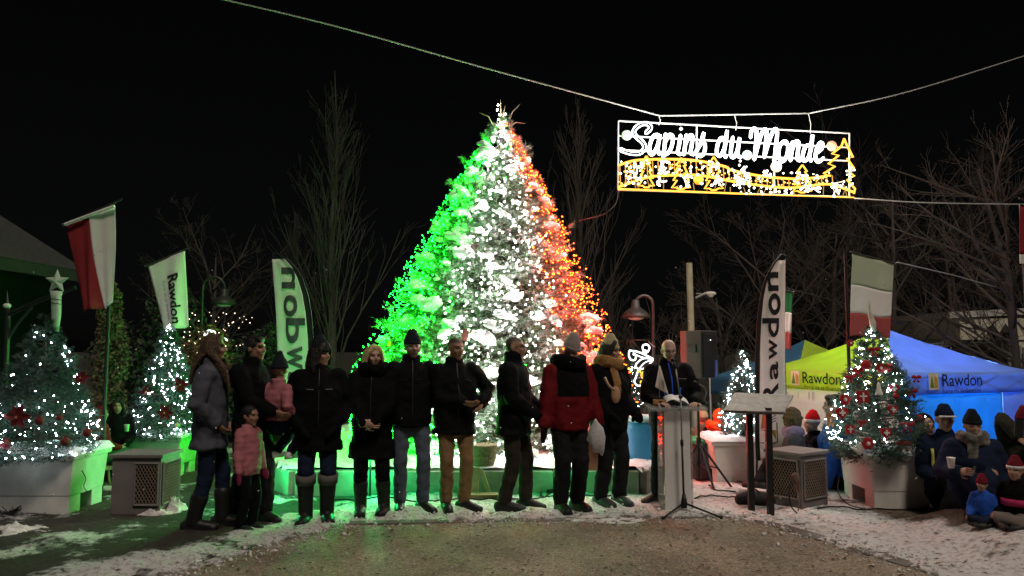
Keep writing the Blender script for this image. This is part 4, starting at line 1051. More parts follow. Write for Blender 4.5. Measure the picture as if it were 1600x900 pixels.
def split_build(mb, m_, root, letters):
    """big lettering: every letter a part; tiny lettering stays joined"""
    if not letters:
        o = mb.build('small_lettering', m_, root); o['kind'] = 'stuff'; return
    par = list(range(len(mb.v)))
    def fd(a):
        while par[a] != a: par[a] = par[par[a]]; a = par[a]
        return a
    for f in mb.f:
        for q in f[1:]: par[fd(q)] = fd(f[0])
    isl = {}
    for f in mb.f: isl.setdefault(fd(f[0]), []).append(f)
    for fs in isl.values():
        ids = sorted({q for f in fs for q in f}); mp = {q: k for k, q in enumerate(ids)}
        x = MB(); x.add([mb.v[q] for q in ids], [tuple(mp[q] for q in f) for f in fs]); x.build('letter', m_, root)
def sheet(fn, u0, u1, v0, v1, nu, nv, th=.003):
    """double-skinned cloth patch of fn(u,v)"""
    mb = MB(); f = []; b = []
    W = nu + 1
    for j in range(nv + 1):
        for i in range(nu + 1):
            p_ = fn(u0 + (u1 - u0) * i / nu, v0 + (v1 - v0) * j / nv); f.append(p_); b.append(p_ + Vector((0, th, 0)))
    n_ = len(f); fs = []
    for j in range(nv):
        for i in range(nu):
            q = (j * W + i, j * W + i + 1, (j + 1) * W + i + 1, (j + 1) * W + i); fs.append(q); fs.append(tuple(n_ + k for k in q[::-1]))
    edge = [j * W for j in range(nv + 1)] + [nv * W + i for i in range(1, W)] + [j * W + nu for j in range(nv - 1, -1, -1)] + [i for i in range(nu - 1, 0, -1)]
    for k in range(len(edge)):
        a, c = edge[k], edge[(k + 1) % len(edge)]; fs.append((a, c, c + n_, a + n_))
    mb.add(f + b, fs); return mb

# ------------------------------------------------------------------ white planters
def planter(corner, W, D, H, notch_side, label, snow=True, rim=.05, sgn=1):
    """corner: near corner of the planter on the ground; extends W along x*sgn and D along +y"""
    cx, cy_ = corner.x + sgn * W / 2, corner.y + D / 2
    root = empty('planter', (cx, cy_, corner.z), 0, label, 'planter', 'white tree planters')
    m = MB(); t = .93; hw, hd = W / 2 - rim * .6, D / 2 - rim * .6; z0, z1 = .17, H - .09
    m.add([(-hw * t, -hd * t, z0), (hw * t, -hd * t, z0), (hw * t, hd * t, z0), (-hw * t, hd * t, z0), (-hw, -hd, z1), (hw, -hd, z1), (hw, hd, z1), (-hw, hd, z1)],
          [(3, 2, 1, 0), (4, 5, 6, 7), (0, 1, 5, 4), (1, 2, 6, 5), (2, 3, 7, 6), (3, 0, 4, 7)])
    m.build('tub', M_PLANTER, root, bevel=.02)
    m = MB(); m.box((0, 0, H - .055), (W, D, .09)); m.build('rim', M_PLANTER, root, bevel=.03)
    for sx in (-1, 1):
        for sy in (-1, 1):
            m = MB(); lx, ly = hw * t, hd * t
            m.box((sx * (lx - .11), sy * (ly - .11), .09), (.21, .21, .19)); m.build('leg', M_PLANTER, root, bevel=.012)
    m = MB(); m.box((0, -hd * t + .02, .09), (2 * (hw * t - .212), .03, .18)); m.build('skirt', M_PLANTER, root)
    n = 22; vs = []; fs = []
    for j in range(n + 1):
        for i in range(n + 1):
            u, v = i / n * 2 - 1, j / n * 2 - 1; e = max(abs(u), abs(v))
            vs.append((u * (W / 2 + .015), v * (D / 2 + .015), H - .015 + (.03 + .035 * noise.noise((u * 2.5 + cx, v * 2.5, 1)) + .02 * noise.noise((u * 7 + cx, v * 7, 1))) * (1 if e < .95 else .1) - (.03 if e > .99 else 0)))
    for j in range(n):
        for i in range(n): fs.append((j * (n + 1) + i, j * (n + 1) + i + 1, (j + 1) * (n + 1) + i + 1, (j + 1) * (n + 1) + i))
    m = MB(); m.add(vs, fs); m.build('snow_cover', M_SNOW, root, sm=True)
    return root
pc = on_ground(112, 806); planter(pc, .98, .75, .63, 1, 'white plastic planter with snowy rim at the left edge', sgn=-1)
pc = on_ground(1362, 798); planter(pc, .7, .85, .60, -1, 'white plastic planter carrying the red-ornamented spruce')
pc = at(282, 742, 10.8); planter(Vector((pc.x, 10.8, terrain(pc.x, 11))), .8, .7, .6, 1, 'green-lit white planter behind the left vent box', sgn=-1)
pc = at(1113, 746, 10.0); planter(Vector((pc.x, 10.0, terrain(pc.x + .3, 10.1))), .95, .7, .6, 1, 'white planter behind the right feather banner, green on its left side')
# thin lead down the side of planters
cable('planter_lead', [at(128, 735, 7.75), at(134, 748, 7.74), at(131, 760, 7.73), at(138, 770, 7.72)], .004, M_RUBBER, 'thin lead drooping on the side of left planter')
cable('planter_lead', [at(1311, 745, 8.2), at(1309, 765, 8.1), at(1316, 780, 7.95), at(1330, 790, 7.85), at(1360, 797, 7.8)], .006, M_RUBBER, 'black lead curling at foot of the right spruce planter')
# white paper bits under the right spruce
for k, (px, lb) in enumerate(((1343, 'pale crumpled fabric at the left foot of right spruce'), (1398, 'pale leafy fabric at the right foot of right spruce'))):
    m = MB(); r_ = random.Random(px)
    for q in range(7):
        a = r_.uniform(0, 3.14); L = r_.uniform(.07, .12); m.loft([(Vector((0, 0, 0)), .03, .02), (Vector((math.cos(a) * L, -.02, .02 + abs(math.sin(a)) * L * .7)), .008, .02)], 6)
    o = m.build('fabric_scrap', mat('pale scrap', (.55, .54, .48), .9, .2, 9), sm=True); o.location = at(px, 706, 8.02); tag(o, lb, 'fabric')

# ------------------------------------------------------------------ ventilation boxes with mesh faces
M_VENT = mat('grey vent paint', (.16, .14, .135), .7, .12, 5, .08, 40); M_VENTD = mat('dark vent inside', (.012, .011, .01), .9); M_MESH = mat('expanded mesh', (.17, .13, .1), .6, .2, 6)
def lattice(mb, fn, w, h, n, th=.007):
    """diamond mesh over w x h; fn(u,v)->Vector"""
    st_ = w / n; k = -int(h / st_) - 2
    cut = lambda u0, v0, u1, v1: (u0, v0, u1, v1)
    while k * st_ < w + h:
        for sg in (1, -1):
            a = k * st_
            pts = []
            # line u = a + sg*v*.6
            u0, u1 = (a, a + h * .6) if sg > 0 else (a + h * .6, a)
            v0, v1 = 0.0, h
            if u0 > u1: u0, u1, v0, v1 = u1, u0, v1, v0
            if u1 <= 0 or u0 >= w: continue
            if u0 < 0: v0 = v0 + (v1 - v0) * (0 - u0) / (u1 - u0); u0 = 0
            if u1 > w: v1 = v0 + (v1 - v0) * (w - u0) / (u1 - u0); u1 = w
            if abs(u1 - u0) > .004: mb.tube([fn(u0, v0), fn(u1, v1)], th * .6, 4, cap=False)
        k += 1
def vent(loc, rz, W, D, H, faces, label):
    root = empty('vent_box', loc, rz, label, 'vent box', 'grey vent boxes')
    m = MB(); m.box((0, 0, H / 2), (W, D, H)); m.build('housing', M_VENT, root, bevel=.012)
    m = MB(); m.box((0, 0, H + .012), (W + .05, D + .05, .035)); m.build('top_slab', M_VENT, root, bevel=.008)
    for (nx_, ny_, a0, a1) in faces:      # which side, and span of the mesh along it
        ln = W if ny_ else D
        if ny_: fn = lambda u, v, o=.012: Vector((a0 + u - ln / 2, ny_ * (D / 2 + o), .1 + v))
        else: fn = lambda u, v, o=.012: Vector((nx_ * (W / 2 + o), a0 + u - ln / 2, .1 + v))
        w = a1 - a0; h = H - .16
        m = MB(); m.add([fn(0, 0, .003), fn(w, 0, .003), fn(w, h, .003), fn(0, h, .003), fn(0, 0, -.01), fn(w, 0, -.01), fn(w, h, -.01), fn(0, h, -.01)], [(0, 1, 2, 3), (7, 6, 5, 4), (0, 4, 5, 1), (1, 5, 6, 2), (2, 6, 7, 3), (3, 7, 4, 0)]); m.build('vent_opening', M_VENTD, root)
        m = MB(); lattice(m, fn, w, h, max(6, int(w / .034))); m.build('mesh_grille', M_MESH, root)
        m = MB()
        for a, b in (((0, 0), (w, 0)), ((w, 0), (w, h)), ((w, h), (0, h)), ((0, h), (0, 0))): m.tube([fn(*a), fn(*b)], .012, 4)
        m.build('grille_frame', M_VENT, root)
    return root
vl = on_ground(212, 806); vent((vl.x - .02, vl.y + .24, 0), -.02, .5, .42, .57, [(0, -1, .24, .48), (1, 0, .03, .39)], 'grey vent box with dark mesh, between left planter and the family')
vr = on_ground(1254, 798); vent((vr.x + .08, vr.y + .34, 0), .62, .46, .42, .55, [(0, -1, .03, .42), (-1, 0, .04, .38)], 'brownish grey vent box with warm mesh, right of the slanted sign')
# plug box and leads at the right vent
m = MB(); q = at(1243, 745, 7.7); m.ball((0, 0, 0), (.05, .035, .06), 10, 8); m.box((.01, -.01, -.07), (.045, .05, .1)); o = m.build('socket_box', mat('rusty socket', (.12, .07, .05), .6, .3, 20), sm=False); o.location = at(1243, 748, 7.78); tag(o, 'small rusty socket box hanging on the right vent mesh', 'socket')
cable('power_lead', [at(1241, 750, 7.76), at(1233, 765, 7.72), at(1236, 790, 7.7), at(1245, 802, 7.62)], .007, M_RUBBER, 'black lead looping from the socket on the right vent box')
cable('power_lead', [at(1248, 752, 7.76), at(1250, 775, 7.7), at(1247, 798, 7.64)], .006, mat('brown lead', (.13, .09, .07), .6), 'brown lead hanging straight from the right vent socket')

# ------------------------------------------------------------------ feather banners
M_BANNER = mat('white banner cloth', (.8, .76, .74), .8, .08, 3, .06, 60, trans=.3)
M_BLKCLOTH = mat('black cloth edge', (.012, .013, .013), .85)
def feather(Y, prof, zfn, mirror, label, pole_px, base_py, rows, txt, loc_px):
    """prof: list of (py, left px, right px), top to bottom"""
    o0 = on_b = at(loc_px, base_py, Y); root = empty('feather_banner', (o0.x, Y, terrain(o0.x, Y)), 0, label, 'banner', 'feather banners'); O = Vector((o0.x, Y, terrain(o0.x, Y)))
    pys = [p_[0] for p_ in prof]
    def edge(py, k):
        for a, b in zip(prof, prof[1:]):
            if a[0] <= py <= b[0]:
                t = (py - a[0]) / (b[0] - a[0]); return a[k] + (b[k] - a[k]) * t
        return prof[-1][k]
    def fn(u, v):
        py = pys[0] + (pys[-1] - pys[0]) * v; l, r_ = edge(py, 1), edge(py, 2); p_ = at(l + (r_ - l) * u, py, Y)
        p_.y += .025 * math.sin(u * 5 + v * 7) * (.3 + v) + .012 * math.sin(u * 13 - v * 3); return p_ - O
    sheet(fn, .13 if not mirror else 0, 1 if not mirror else .87, .03, 1, 14, 50).build('cloth', M_BANNER, root, sm=True)
    sheet(fn, 0 if not mirror else .87, .13 if not mirror else 1, 0.0, 1, 3, 50).build('pole_sleeve', M_BLKCLOTH, root, sm=True)
    sheet(fn, .13 if not mirror else 0, 1 if not mirror else .87, .0, .03, 10, 3).build('cloth_tip', M_BLKCLOTH, root, sm=True)
    u_p = -.01 if not mirror else 1.01
    m = MB(); P = [fn(u_p, v) for v in [k / 24 for k in range(25)]] + [Vector((at(pole_px, base_py, Y) - O).to_tuple())]
    P[-1].z = .05; m.tube(P, .013, 6); m.build('pole', M_BLACK, root, sm=True)
    m = MB()
    for a in (.4, 2.0, 3.6, 5.2): m.tube([P[-1] + Vector((0, 0, -.02)), P[-1] + Vector((.35 * math.cos(a), .35 * math.sin(a), -.03))], .014, 5)
    m.build('cross_base', M_BLACK, root)
    m = MB()
    for ch, ya, yb, xt, xb in txt:
        # letters turned a quarter, reading upwards: +x of the glyph goes up, +y goes from base xb to top xt
        V2, F2 = glyphs(ch, 1.0, .02, cut=.16); x0, x1 = min(q[0] for q in V2), max(q[0] for q in V2); y0, y1 = min(q[1] for q in V2), max(q[1] for q in V2)
        def gfn(x, y):
            yy = yb + (ya - yb) * (x - x0) / (x1 - x0); xx = xb + (xt - xb) * (y - y0) / (y1 - y0)
            v = (yy - pys[0]) / (pys[-1] - pys[0]); l, r_ = edge(yy, 1), edge(yy, 2); return fn((xx - l) / (r_ - l), v) + Vector((0, -.012, 0))
        m = MB(); m.add([gfn(x, y) for x, y in V2], F2)
        m.build('letter', M_BLACKPRINT if not mirror else mat('show-through print', (.06, .07, .065), .8), root)
    return root, fn, O, edge, pys
fbR = feather(9.6, [(397, 1222, 1227), (408, 1212, 1227), (420, 1204, 1227), (440, 1195, 1227), (465, 1189, 1227), (500, 1184.5, 1227), (550, 1181, 1227), (600, 1180, 1227), (650, 1180, 1226), (695, 1182, 1225), (720, 1184, 1225)], None, False,
        'pale feather banner behind the slanted sign, lettered Rawdon upwards', 1182, 748, 0,
        [('R', 598, 630, 1191, 1217), ('a', 565, 593, 1202, 1217), ('w', 530, 562, 1200, 1215), ('d', 497, 527, 1191, 1217), ('o', 458, 493, 1200, 1219), ('n', 425, 455, 1200, 1216)], 1184)
fbL = feather(9.5, [(395, 425, 432), (405, 425, 449), (418, 426, 462), (436, 427, 472), (460, 429, 480), (490, 431, 485), (530, 433, 488), (580, 436, 489), (640, 440, 489), (690, 443, 488), (716, 446, 487)], None, True,
        'mirrored feather banner glowing green behind the family at left', 489, 748, 0,
        [('R', 622, 664, 483, 451), ('a', 581, 615, 473, 450), ('w', 541, 577, 472, 449), ('d', 497, 537, 477, 447), ('o', 461, 495, 465, 443), ('n', 418, 451, 462, 440)], 487)
# logo on the right banner foot
rootR, fnR, OR_, edR, pyR = fbR
def on_banner(px, py, off=.008): v = (py - pyR[0]) / (pyR[-1] - pyR[0]); l, r_ = edR(py, 1), edR(py, 2); return fnR((px - l) / (r_ - l), v) + Vector((0, -off, 0))
m = MB(); m.tube([on_banner(*p_) for p_ in ((1184, 682), (1184, 690), (1187, 692), (1210, 692), (1214, 690), (1214, 660))], .006, 4); m.build('logo_outline', M_BLACKPRINT, rootR)
m = MB(); m.add([on_banner(*p_) for p_ in ((1188, 672), (1212, 672), (1212, 688), (1206, 676))], [(0, 1, 2, 3)]); m.build('logo_field', mat('logo brown', (.3, .16, .04), .8), rootR)
m = MB(); m.add([on_banner(*p_) for p_ in ((1192, 645), (1196, 645), (1197, 670), (1189, 670))], [(0, 1, 2, 3)]); m.build('logo_tower', mat('logo orange', (.55, .17, .08), .8), rootR)
m = MB()
for k in range(3): m.tube(catmull([on_banner(1204, 662 + k * 4 - 6), on_banner(1208, 657 + k * 4 - 6), on_banner(1213, 655 + k * 4 - 6)], 4), .005, 4)
m.build('logo_waves', mat('logo blue', (.05, .12, .3), .8), rootR)

# ------------------------------------------------------------------ flags
def quad_fn(c, Y0, amp, freq, O, dY=0.0):
    P = [at(px, py, Y0 + (dY if k in (1, 2) else 0)) for k, (px, py) in enumerate(c)]   # TL, TR, BR, BL
    def fn(u, v):
        a = P[0].lerp(P[1], u); b = P[3].lerp(P[2], u); p_ = a.lerp(b, v)
        w = amp * (.25 + .75 * v) * (math.sin(u * freq + v * 2.0) + .45 * math.sin(u * freq * 2.1 + 1 + v * 3))
        p_.y += w; p_.x += .25 * w * v; p_.z += .02 * math.sin(u * freq) * v; return p_ - O
    return fn
def flag(corners, Y, stripes, label, pole, post_px, ground_py, horiz=False, amp=.05, freq=9, bound=None, top_py=None):
    p0 = at(post_px, 545, Y); O = Vector((p0.x, Y + .06, terrain(p0.x, Y)))
    root = empty('flag', O, 0, label, 'flag', 'flags on slanted poles')
    fn = quad_fn(corners, Y, amp, freq, O)
    for (a, b, m_) in stripes:
        if horiz: s_ = sheet(fn, 0, 1, a, b, 26, 10)
        else:
            g = (lambda u, v: fn(u + (bound(v) if bound else 0) * (1 if 0 < u < 1 else 0), v))
            if bound and 0 < b < 1: s_ = sheet(lambda u, v: fn(u * (b + bound(v)), v), 0, 1, 0, 1, 16, 26)
            elif bound and 0 < a < 1: s_ = sheet(lambda u, v: fn((a + bound(v)) + u * (1 - a - bound(v)), v), 0, 1, 0, 1, 16, 26)
            else: s_ = sheet(fn, a, b, 0, 1, 20, 26)
        s_.build('stripe' if len(stripes) > 1 else 'cloth', m_, root, sm=True)
    m = MB(); A0, A1 = at(*pole[0], Y) - O, at(*pole[1], Y) - O; m.tube([A0, A1], .012, 6); m.ball(A0, .022, 8, 6); m.build('pole', M_STEEL, root)
    A2 = at(post_px, top_py or pole[0][1], Y) - O
    m = MB(); m.tube([Vector((0, 0, 0)), Vector((0, 0, A2.z))], .022, 8); m.build('post', M_BLACK, root)
    return root, fn
M_FR = mat('red flag cloth', (.3, .03, .035), .85, .1, 4, trans=.25); M_FW = mat('white flag cloth', (.8, .78, .75), .85, .06, 4, trans=.25); M_FG = mat('pale green flag cloth', (.52, .57, .43), .85, .06, 4, trans=.25); M_FDG = mat('green flag cloth', (.03, .2, .07), .85, trans=.2)
M_FR2 = mat('brick red flag cloth', (.46, .1, .095), .85, .1, 4, trans=.25)
flag([(102, 350), (179, 321), (183, 473), (128, 488)], 8.9, [(0, .52, M_FR), (.52, 1, M_FW)], 'red and white flag hanging above the left spruce', ((98, 351), (191, 311)), 163, 700, bound=lambda v: -.03 + .06 * v, amp=.05, top_py=326)
m = MB(); m.tube([at(101, 351, 8.87), at(179, 322, 8.87)], .02, 6); o = m.build('flag_sleeve', M_FW); tag(o, 'white sleeve along the top of red and white flag', 'flag sleeve')
rf, rfn = flag([(231, 415), (289, 392), (293, 509), (255, 517)], 11.6, [(0, 1, M_FW)], 'white town flag lettered Rawdon downwards, above slim spruce', ((227, 416), (297, 386)), 262, 700, amp=.035, freq=6, top_py=402)
m = MB()
def rtext(x, y, u0, v0, k): # text reading downwards: glyph x goes down, glyph y goes right
    return rfn(u0 + y * k * 1.35, v0 + x * k * .62) + Vector((0, -.012, 0))
print_on(m, 'Rawdon', .36, lambda x, y: rtext(x, y, .47, .24, .95), .006, cut=.05); split_build(m, M_BLACKPRINT, rf, True)
m = MB(); print_on(m, 'Forte de sa diversité', .13, lambda x, y: rtext(x, y, .28, .3, .86), 0, cut=.05); split_build(m, mat('grey print', (.3, .3, .3), .8), rf, False)
flag([(1332, 395), (1397, 413), (1391, 529), (1328, 526)], 9.4, [(0, .38, M_FG), (.38, .72, M_FW), (.72, 1, M_FR2)], 'pale tricolour flag above the red-ornamented spruce', ((1401, 413), (1328, 393)), 1329, 700, horiz=True, amp=.02, freq=7, top_py=394)
flag([(1228, 456), (1238, 458), (1236, 545), (1226, 548)], 10.6, [(0, .35, M_FDG), (.35, .7, M_FW), (.7, 1, M_FR2)], 'narrow strip of tricolour flag beside the right feather banner', ((1240, 457), (1226, 453)), 1227, 700, horiz=True, amp=.015, freq=5, top_py=455)
flag([(1594, 322), (1650, 335), (1650, 425), (1594, 412)], 9.2, [(0, .84, M_FR), (.84, 1, M_FW)], 'red flag cut off by the right picture edge', ((1660, 330), (1592, 310)), 1612, 700, horiz=True, amp=.02, freq=5, top_py=318)

# ------------------------------------------------------------------ canopy tents
M_LIME = mat('lime tent cloth', (.46, .68, .06), .7, .08, 3, .08, 20, trans=.3); M_BLUE = mat('blue tent cloth', (.2, .37, .9), .7, .08, 3, .08, 20, trans=.3)
M_SKYB = mat('bright blue tent wall', (.05, .36, .8), .7, .06, 3, .1, 12, trans=.45); M_TEAL = mat('steel blue tent cloth', (.06, .2, .36), .7, .08, 3, trans=.25); M_TWHITE = mat('white tent wall', (.6, .6, .53), .75, .06, 3, .25, 7, trans=.35)
def tent(corners, apex, zv0, zv1, zg, roof_m, val_m, walls, label, txt):
    c = [Vector((x, y, 0)) for x, y in corners]; cx = sum((p_.x for p_ in c)) / 4; cy_ = sum((p_.y for p_ in c)) / 4
    O = Vector((cx, cy_, zg)); root = empty('canopy_tent', O, 0, label, 'tent', 'canopy tents')
    ap = Vector(apex)
    for k in range(4):
        a, b = c[k], c[(k + 1) % 4]
        def rf_(u, v):      # v 0 eave, 1 apex; concave
            base = a.lerp(b, u); p_ = Vector((base.x + (ap.x - base.x) * v, base.y + (ap.y - base.y) * v, zv1 + (ap.z - zv1) * (v ** 1.25)))
            p_.z -= .035 * math.sin(u * PI) * (1 - v); q_ = Vector((p_.x * 2.2, p_.y * 2.2, k)); p_.z += (.03 * noise.noise(q_) + .018 * noise.noise(q_ * 2.7)) * min(1, 4 * (1 - v)) * min(1, 6 * v); return p_ - O
        sheet(rf_, 0, 1, 0, .999, 14, 14, .002).build('roof_panel', roof_m[k], root, sm=True)
        def vf(u, v):
            p_ = a.lerp(b, u); n_ = (b - a).normalized(); p_ = p_ + Vector((n_.y, -n_.x, 0)) * (.012 * math.sin(u * 26) * v)
            return Vector((p_.x, p_.y, zv1 + (zv0 - zv1) * v)) - O
        sheet(vf, 0, 1, 0, 1, 30, 4, .002).build('valance', val_m[k], root, sm=True)
        m = MB(); m.tube([Vector((a.x, a.y, zg - .1)) - O, Vector((a.x, a.y, zv1 - .02)) - O], .022, 6); m.build('leg', M_WHITE, root)
        m = MB(); nn = 4
        for i in range(nn):
            p1, p2 = a.lerp(b, i / nn), a.lerp(b, (i + 1) / nn)
            inw = Vector((cx, cy_, 0)) - a.lerp(b, .5); inw = inw.normalized() * .05
            m.tube([Vector((p1.x, p1.y, zv0 + .02)) + inw - O, Vector((p2.x, p2.y, zv1 - .03)) + inw - O], .012, 4); m.tube([Vector((p1.x, p1.y, zv1 - .03)) + inw - O, Vector((p2.x, p2.y, zv0 + .02)) + inw - O], .012, 4)
        m.build('truss', M_STEEL, root)
    for (k, u0, u1, m_) in walls:
        a, b = c[k], c[(k + 1) % 4]; inw = (Vector((cx, cy_, 0)) - a.lerp(b, .5)).normalized() * .03
        def wf(u, v):
            p_ = a.lerp(b, u) + inw; n_ = inw.normalized(); p_ = p_ + n_ * (.03 * math.sin(u * 31) + .02 * math.sin(u * 57 + v * 4)) * (.3 + v)
            return Vector((p_.x, p_.y, zv0 + .01 + (zg + .02 - zv0) * v)) - O
        sheet(wf, u0, u1, 0, 1, 34, 8, .003).build('side_wall', m_, root, sm=True)
    for (k, u0, body, size, drop_, m_, dx) in txt:
        a, b = c[k], c[(k + 1) % 4]; L = (b - a).length; n_ = (b - a).normalized(); out = Vector((n_.y, -n_.x, 0))
        m = MB(); print_on(m, body, size, lambda x, y: Vector((a.x, a.y, 0)) + n_ * (u0 * L + x) + out * .028 + Vector((0, 0, zv1 - drop_ + y)) - O, .004 * size); split_build(m, m_, root, size > .2)
        if dx:
            m = MB(); f = lambda x, z: Vector((a.x, a.y, 0)) + n_ * (u0 * L + x) + out * .026 + Vector((0, 0, zv1 - drop_ + z)) - O
            w = size * .75; m.mi = 0; m.add([f(-w - .06, -.05), f(-.06, -.05), f(-.06, w - .0), f(-w - .06, w)], [(0, 1, 2, 3)])
            f2 = lambda x, z: f(x, z) + out * .003
            m.mi = 1; m.add([f2(-w * .9 - .06, -.02), f2(-w * .45 - .06, -.02), f2(-w * .67 - .06, w * .9)], [(0, 1, 2)])
            m.mi = 2; m.add([f2(-w * .42 - .06, -.02), f2(-.08, -.02), f2(-.08, w * .6), f2(-w * .42 - .06, w * .8)], [(0, 1, 2, 3)])
            m.build('logo', [mat('logo card', (.75, .72, .55), .8), mat('logo green', (.12, .3, .03), .8), mat('logo ochre', (.6, .35, .06), .8)], root)
    return root, O
# tent 2: blue right face, lime left face, corner towards the camera
F2 = at(1400, 600, 11.5); dirR = Vector((.93, .37, 0)); dirL = Vector((-.37, .93, 0)); s2 = 3.0
c2 = [F2 + dirL * s2, F2, F2 + dirR * s2, F2 + dirR * s2 + dirL * s2]
ctr = (c2[0] + c2[2]) / 2; ap2 = at(1391, 514, ctr.y)
tent2, T2O = tent([(p_.x, p_.y) for p_ in c2], (ctr.x, ctr.y, ap2.z), at(1400, 618, 11.5).z, at(1400, 583, 11.5).z, -1.0, [M_LIME, M_BLUE, M_BLUE, M_LIME], [M_LIME, M_BLUE, M_BLUE, M_LIME],
     [(0, 0, 1, M_TWHITE), (1, .0, .76, M_SKYB), (1, .765, 1, M_BLUE), (2, 0, 1, M_BLUE)], 'blue and lime canopy tent with bright blue side wall', [(1, .30, 'Rawdon', .27, .21, M_BLACKPRINT, True), (1, .305, 'Forte de sa diversité', .10, .315, mat('navy print', (.02, .05, .16), .8), False), (0, .36, 'Rawdon', .27, .22, M_BLACKPRINT, True), (0, .38, 'Forte de sa diversité', .1, .32, mat('olive print', (.1, .15, .01), .8), False)])
ld = bpy.data.lights.new('assumed_tent_lamp', 'POINT'); ld.energy = 280; ld.shadow_soft_size = .12; ld.color = (.95, .98, 1)  # assumed lamp, unseen inside the tent, added to brighten its cloth walls
lo_ = bpy.data.objects.new('assumed_tent_lamp', ld); COL.objects.link(lo_); lo_.parent = tent2; lo_.location = Vector((ctr.x, ctr.y, at(1400, 583, 11.5).z - .25)) - T2O
m = MB(); m.ball((0, 0, .0), .05, 10, 8); m.lathe((0, 0, .05), [(.03, 0), (.03, .06)], 8); m.build('lamp', glow('assumed tent bulb', (1, .98, .95), 8), tent2, sm=True, loc=lo_.location + Vector((0, 0, .1)))  # glowing bulb of the assumed lamp, hidden by the tent cloth
# tent 1: behind it, steel blue left face, lime front face
c1c = at(1258, 545, 17); hd1 = 2.1
dn = Vector((-.45, -.89, 0)); dl = Vector((-.89, .45, 0)); cc = Vector((c1c.x, 17, 0))
c1 = [cc + dl * hd1, cc + dn * hd1, cc - dl * hd1, cc - dn * hd1]
tent1, T1O = tent([(p_.x, p_.y) for p_ in c1], (cc.x, 17, at(1258, 531, 17).z), at(1110, 617, 17.5).z, at(1110, 588, 17.5).z, -1.2, [M_TEAL, M_LIME, M_LIME, M_TEAL], [M_TEAL, M_LIME, M_LIME, M_TEAL], [(1, 0, 1, M_TWHITE)], 'lime canopy tent with steel blue side behind the right feather banner', [])

# ------------------------------------------------------------------ lectern and what stands on it
M_ACR = mat('frosted acrylic', (.78, .77, .78), .35, .05, 3, trans=.15); M_GLASS = mat('clear acrylic edge', (.35, .38, .37), .1, .03, 3, spec=.6, alpha=.45)
lc = on_ground(1061, 801); LY = lc.y + .18
lec = empty('lectern', (lc.x, LY, 0), 0, 'clear acrylic lectern with a frosted white front panel', 'lectern')
LZ = at(1060, 633, LY).z
m = MB(); m.box((0, -.14, LZ / 2 - .01), (.265, .02, LZ - .06)); m.build('front_panel', M_ACR, lec, bevel=.004)
for sx in (-1, 1):
    m = MB(); m.box((sx * .15, -.02, LZ / 2), (.014, .26, LZ - .04)); m.build('side_panel', M_GLASS, lec, bevel=.003)
m = MB(); m.box((0, 0, 0), (.62, .42, .016), Matrix.Rotation(.12, 3, 'X')); m.build('top', M_GLASS, lec, bevel=.004, loc=(0, 0, LZ))
m = MB(); m.box((0, -.22, LZ - .03), (.6, .012, .03)); m.build('lip', M_GLASS, lec)
m = MB(); m.box((0, 0, .012), (.44, .36, .02)); m.build('base_plate', M_GLASS, lec, bevel=.004)
# desk flag
fb = at(1029, 627, LY); df = empty('desk_flag', (fb.x, LY - .05, LZ + .012), 0, 'small white desk flag on a wooden base at the lectern', 'flag')
m = MB(); m.box((0, 0, .025), (.13, .06, .05)); m.build('wooden_base', mat('oak base', (.38, .22, .08), .6, .2, 20), df, bevel=.006)
m = MB(); m.tube([(0, 0, .04), (0, 0, .42)], .004, 6); m.build('pole', M_GREYMET, df)
ffn = lambda u, v: Vector((.004 + (u - .35) * (.012 + .13 * v), -.012 + .014 * math.sin(u * 7) * v, .4 - .25 * v - .05 * u * v + .03 * (1 - u) * v))
sheet(ffn, 0, 1, 0, 1, 10, 14).build('cloth', mat('cream cloth', (.8, .74, .7), .85, trans=.2), df, sm=True)
m = MB(); print_on(m, 'Rawdon', .045, lambda x, y: ffn(.6 + y * 6, .55 + x * 2.0) + Vector((0, -.008, 0)), 0); split_build(m, M_BLACKPRINT, df, False)
# papers
m = MB()
ppf = lambda u, v: Vector((-.08 + .15 * u, -.08 + .14 * v, .012 + .05 * v + .03 * math.sin(u * 3.1)))
pp = empty('paper_sheets', (lc.x - .02, LY - .02, LZ + .02), 0, 'white speech papers lying on the lectern top', 'papers')
sheet(ppf, 0, 1, 0, 1, 8, 6).build('sheet', M_WHITE, pp, sm=True)
o = sheet(lambda u, v: ppf(u, v) + Vector((.1, .02, .004 - .03 * u)), 0, 1, 0, 1, 8, 6).build('sheet', M_WHITE, pp, sm=True)
# gooseneck microphone on the lectern
gm_ = empty('gooseneck_microphone', (lc.x + .245, LY, LZ), 0, 'thin gooseneck microphone on the right of lectern top', 'microphone')
g0 = Vector((lc.x + .245, LY, LZ))
m = MB(); m.tube(catmull([at(1100, 628, LY) - g0, at(1103, 612, LY) - g0, at(1100, 605, LY) - g0, at(1092, 600, LY) - g0], 5), .006, 6); m.build('gooseneck', M_GREYMET, gm_, sm=True)
m = MB(); m.tube([at(1092, 600, LY) - g0, at(1084, 596, LY) - g0], [.009, .011], 8); m.build('capsule', M_BLACK, gm_, sm=True)
m = MB(); m.lathe((at(1100, 630, LY) - g0), [(.025, -.02), (.025, .01), (.01, .025)], 10); m.build('base', M_BLACK, gm_)
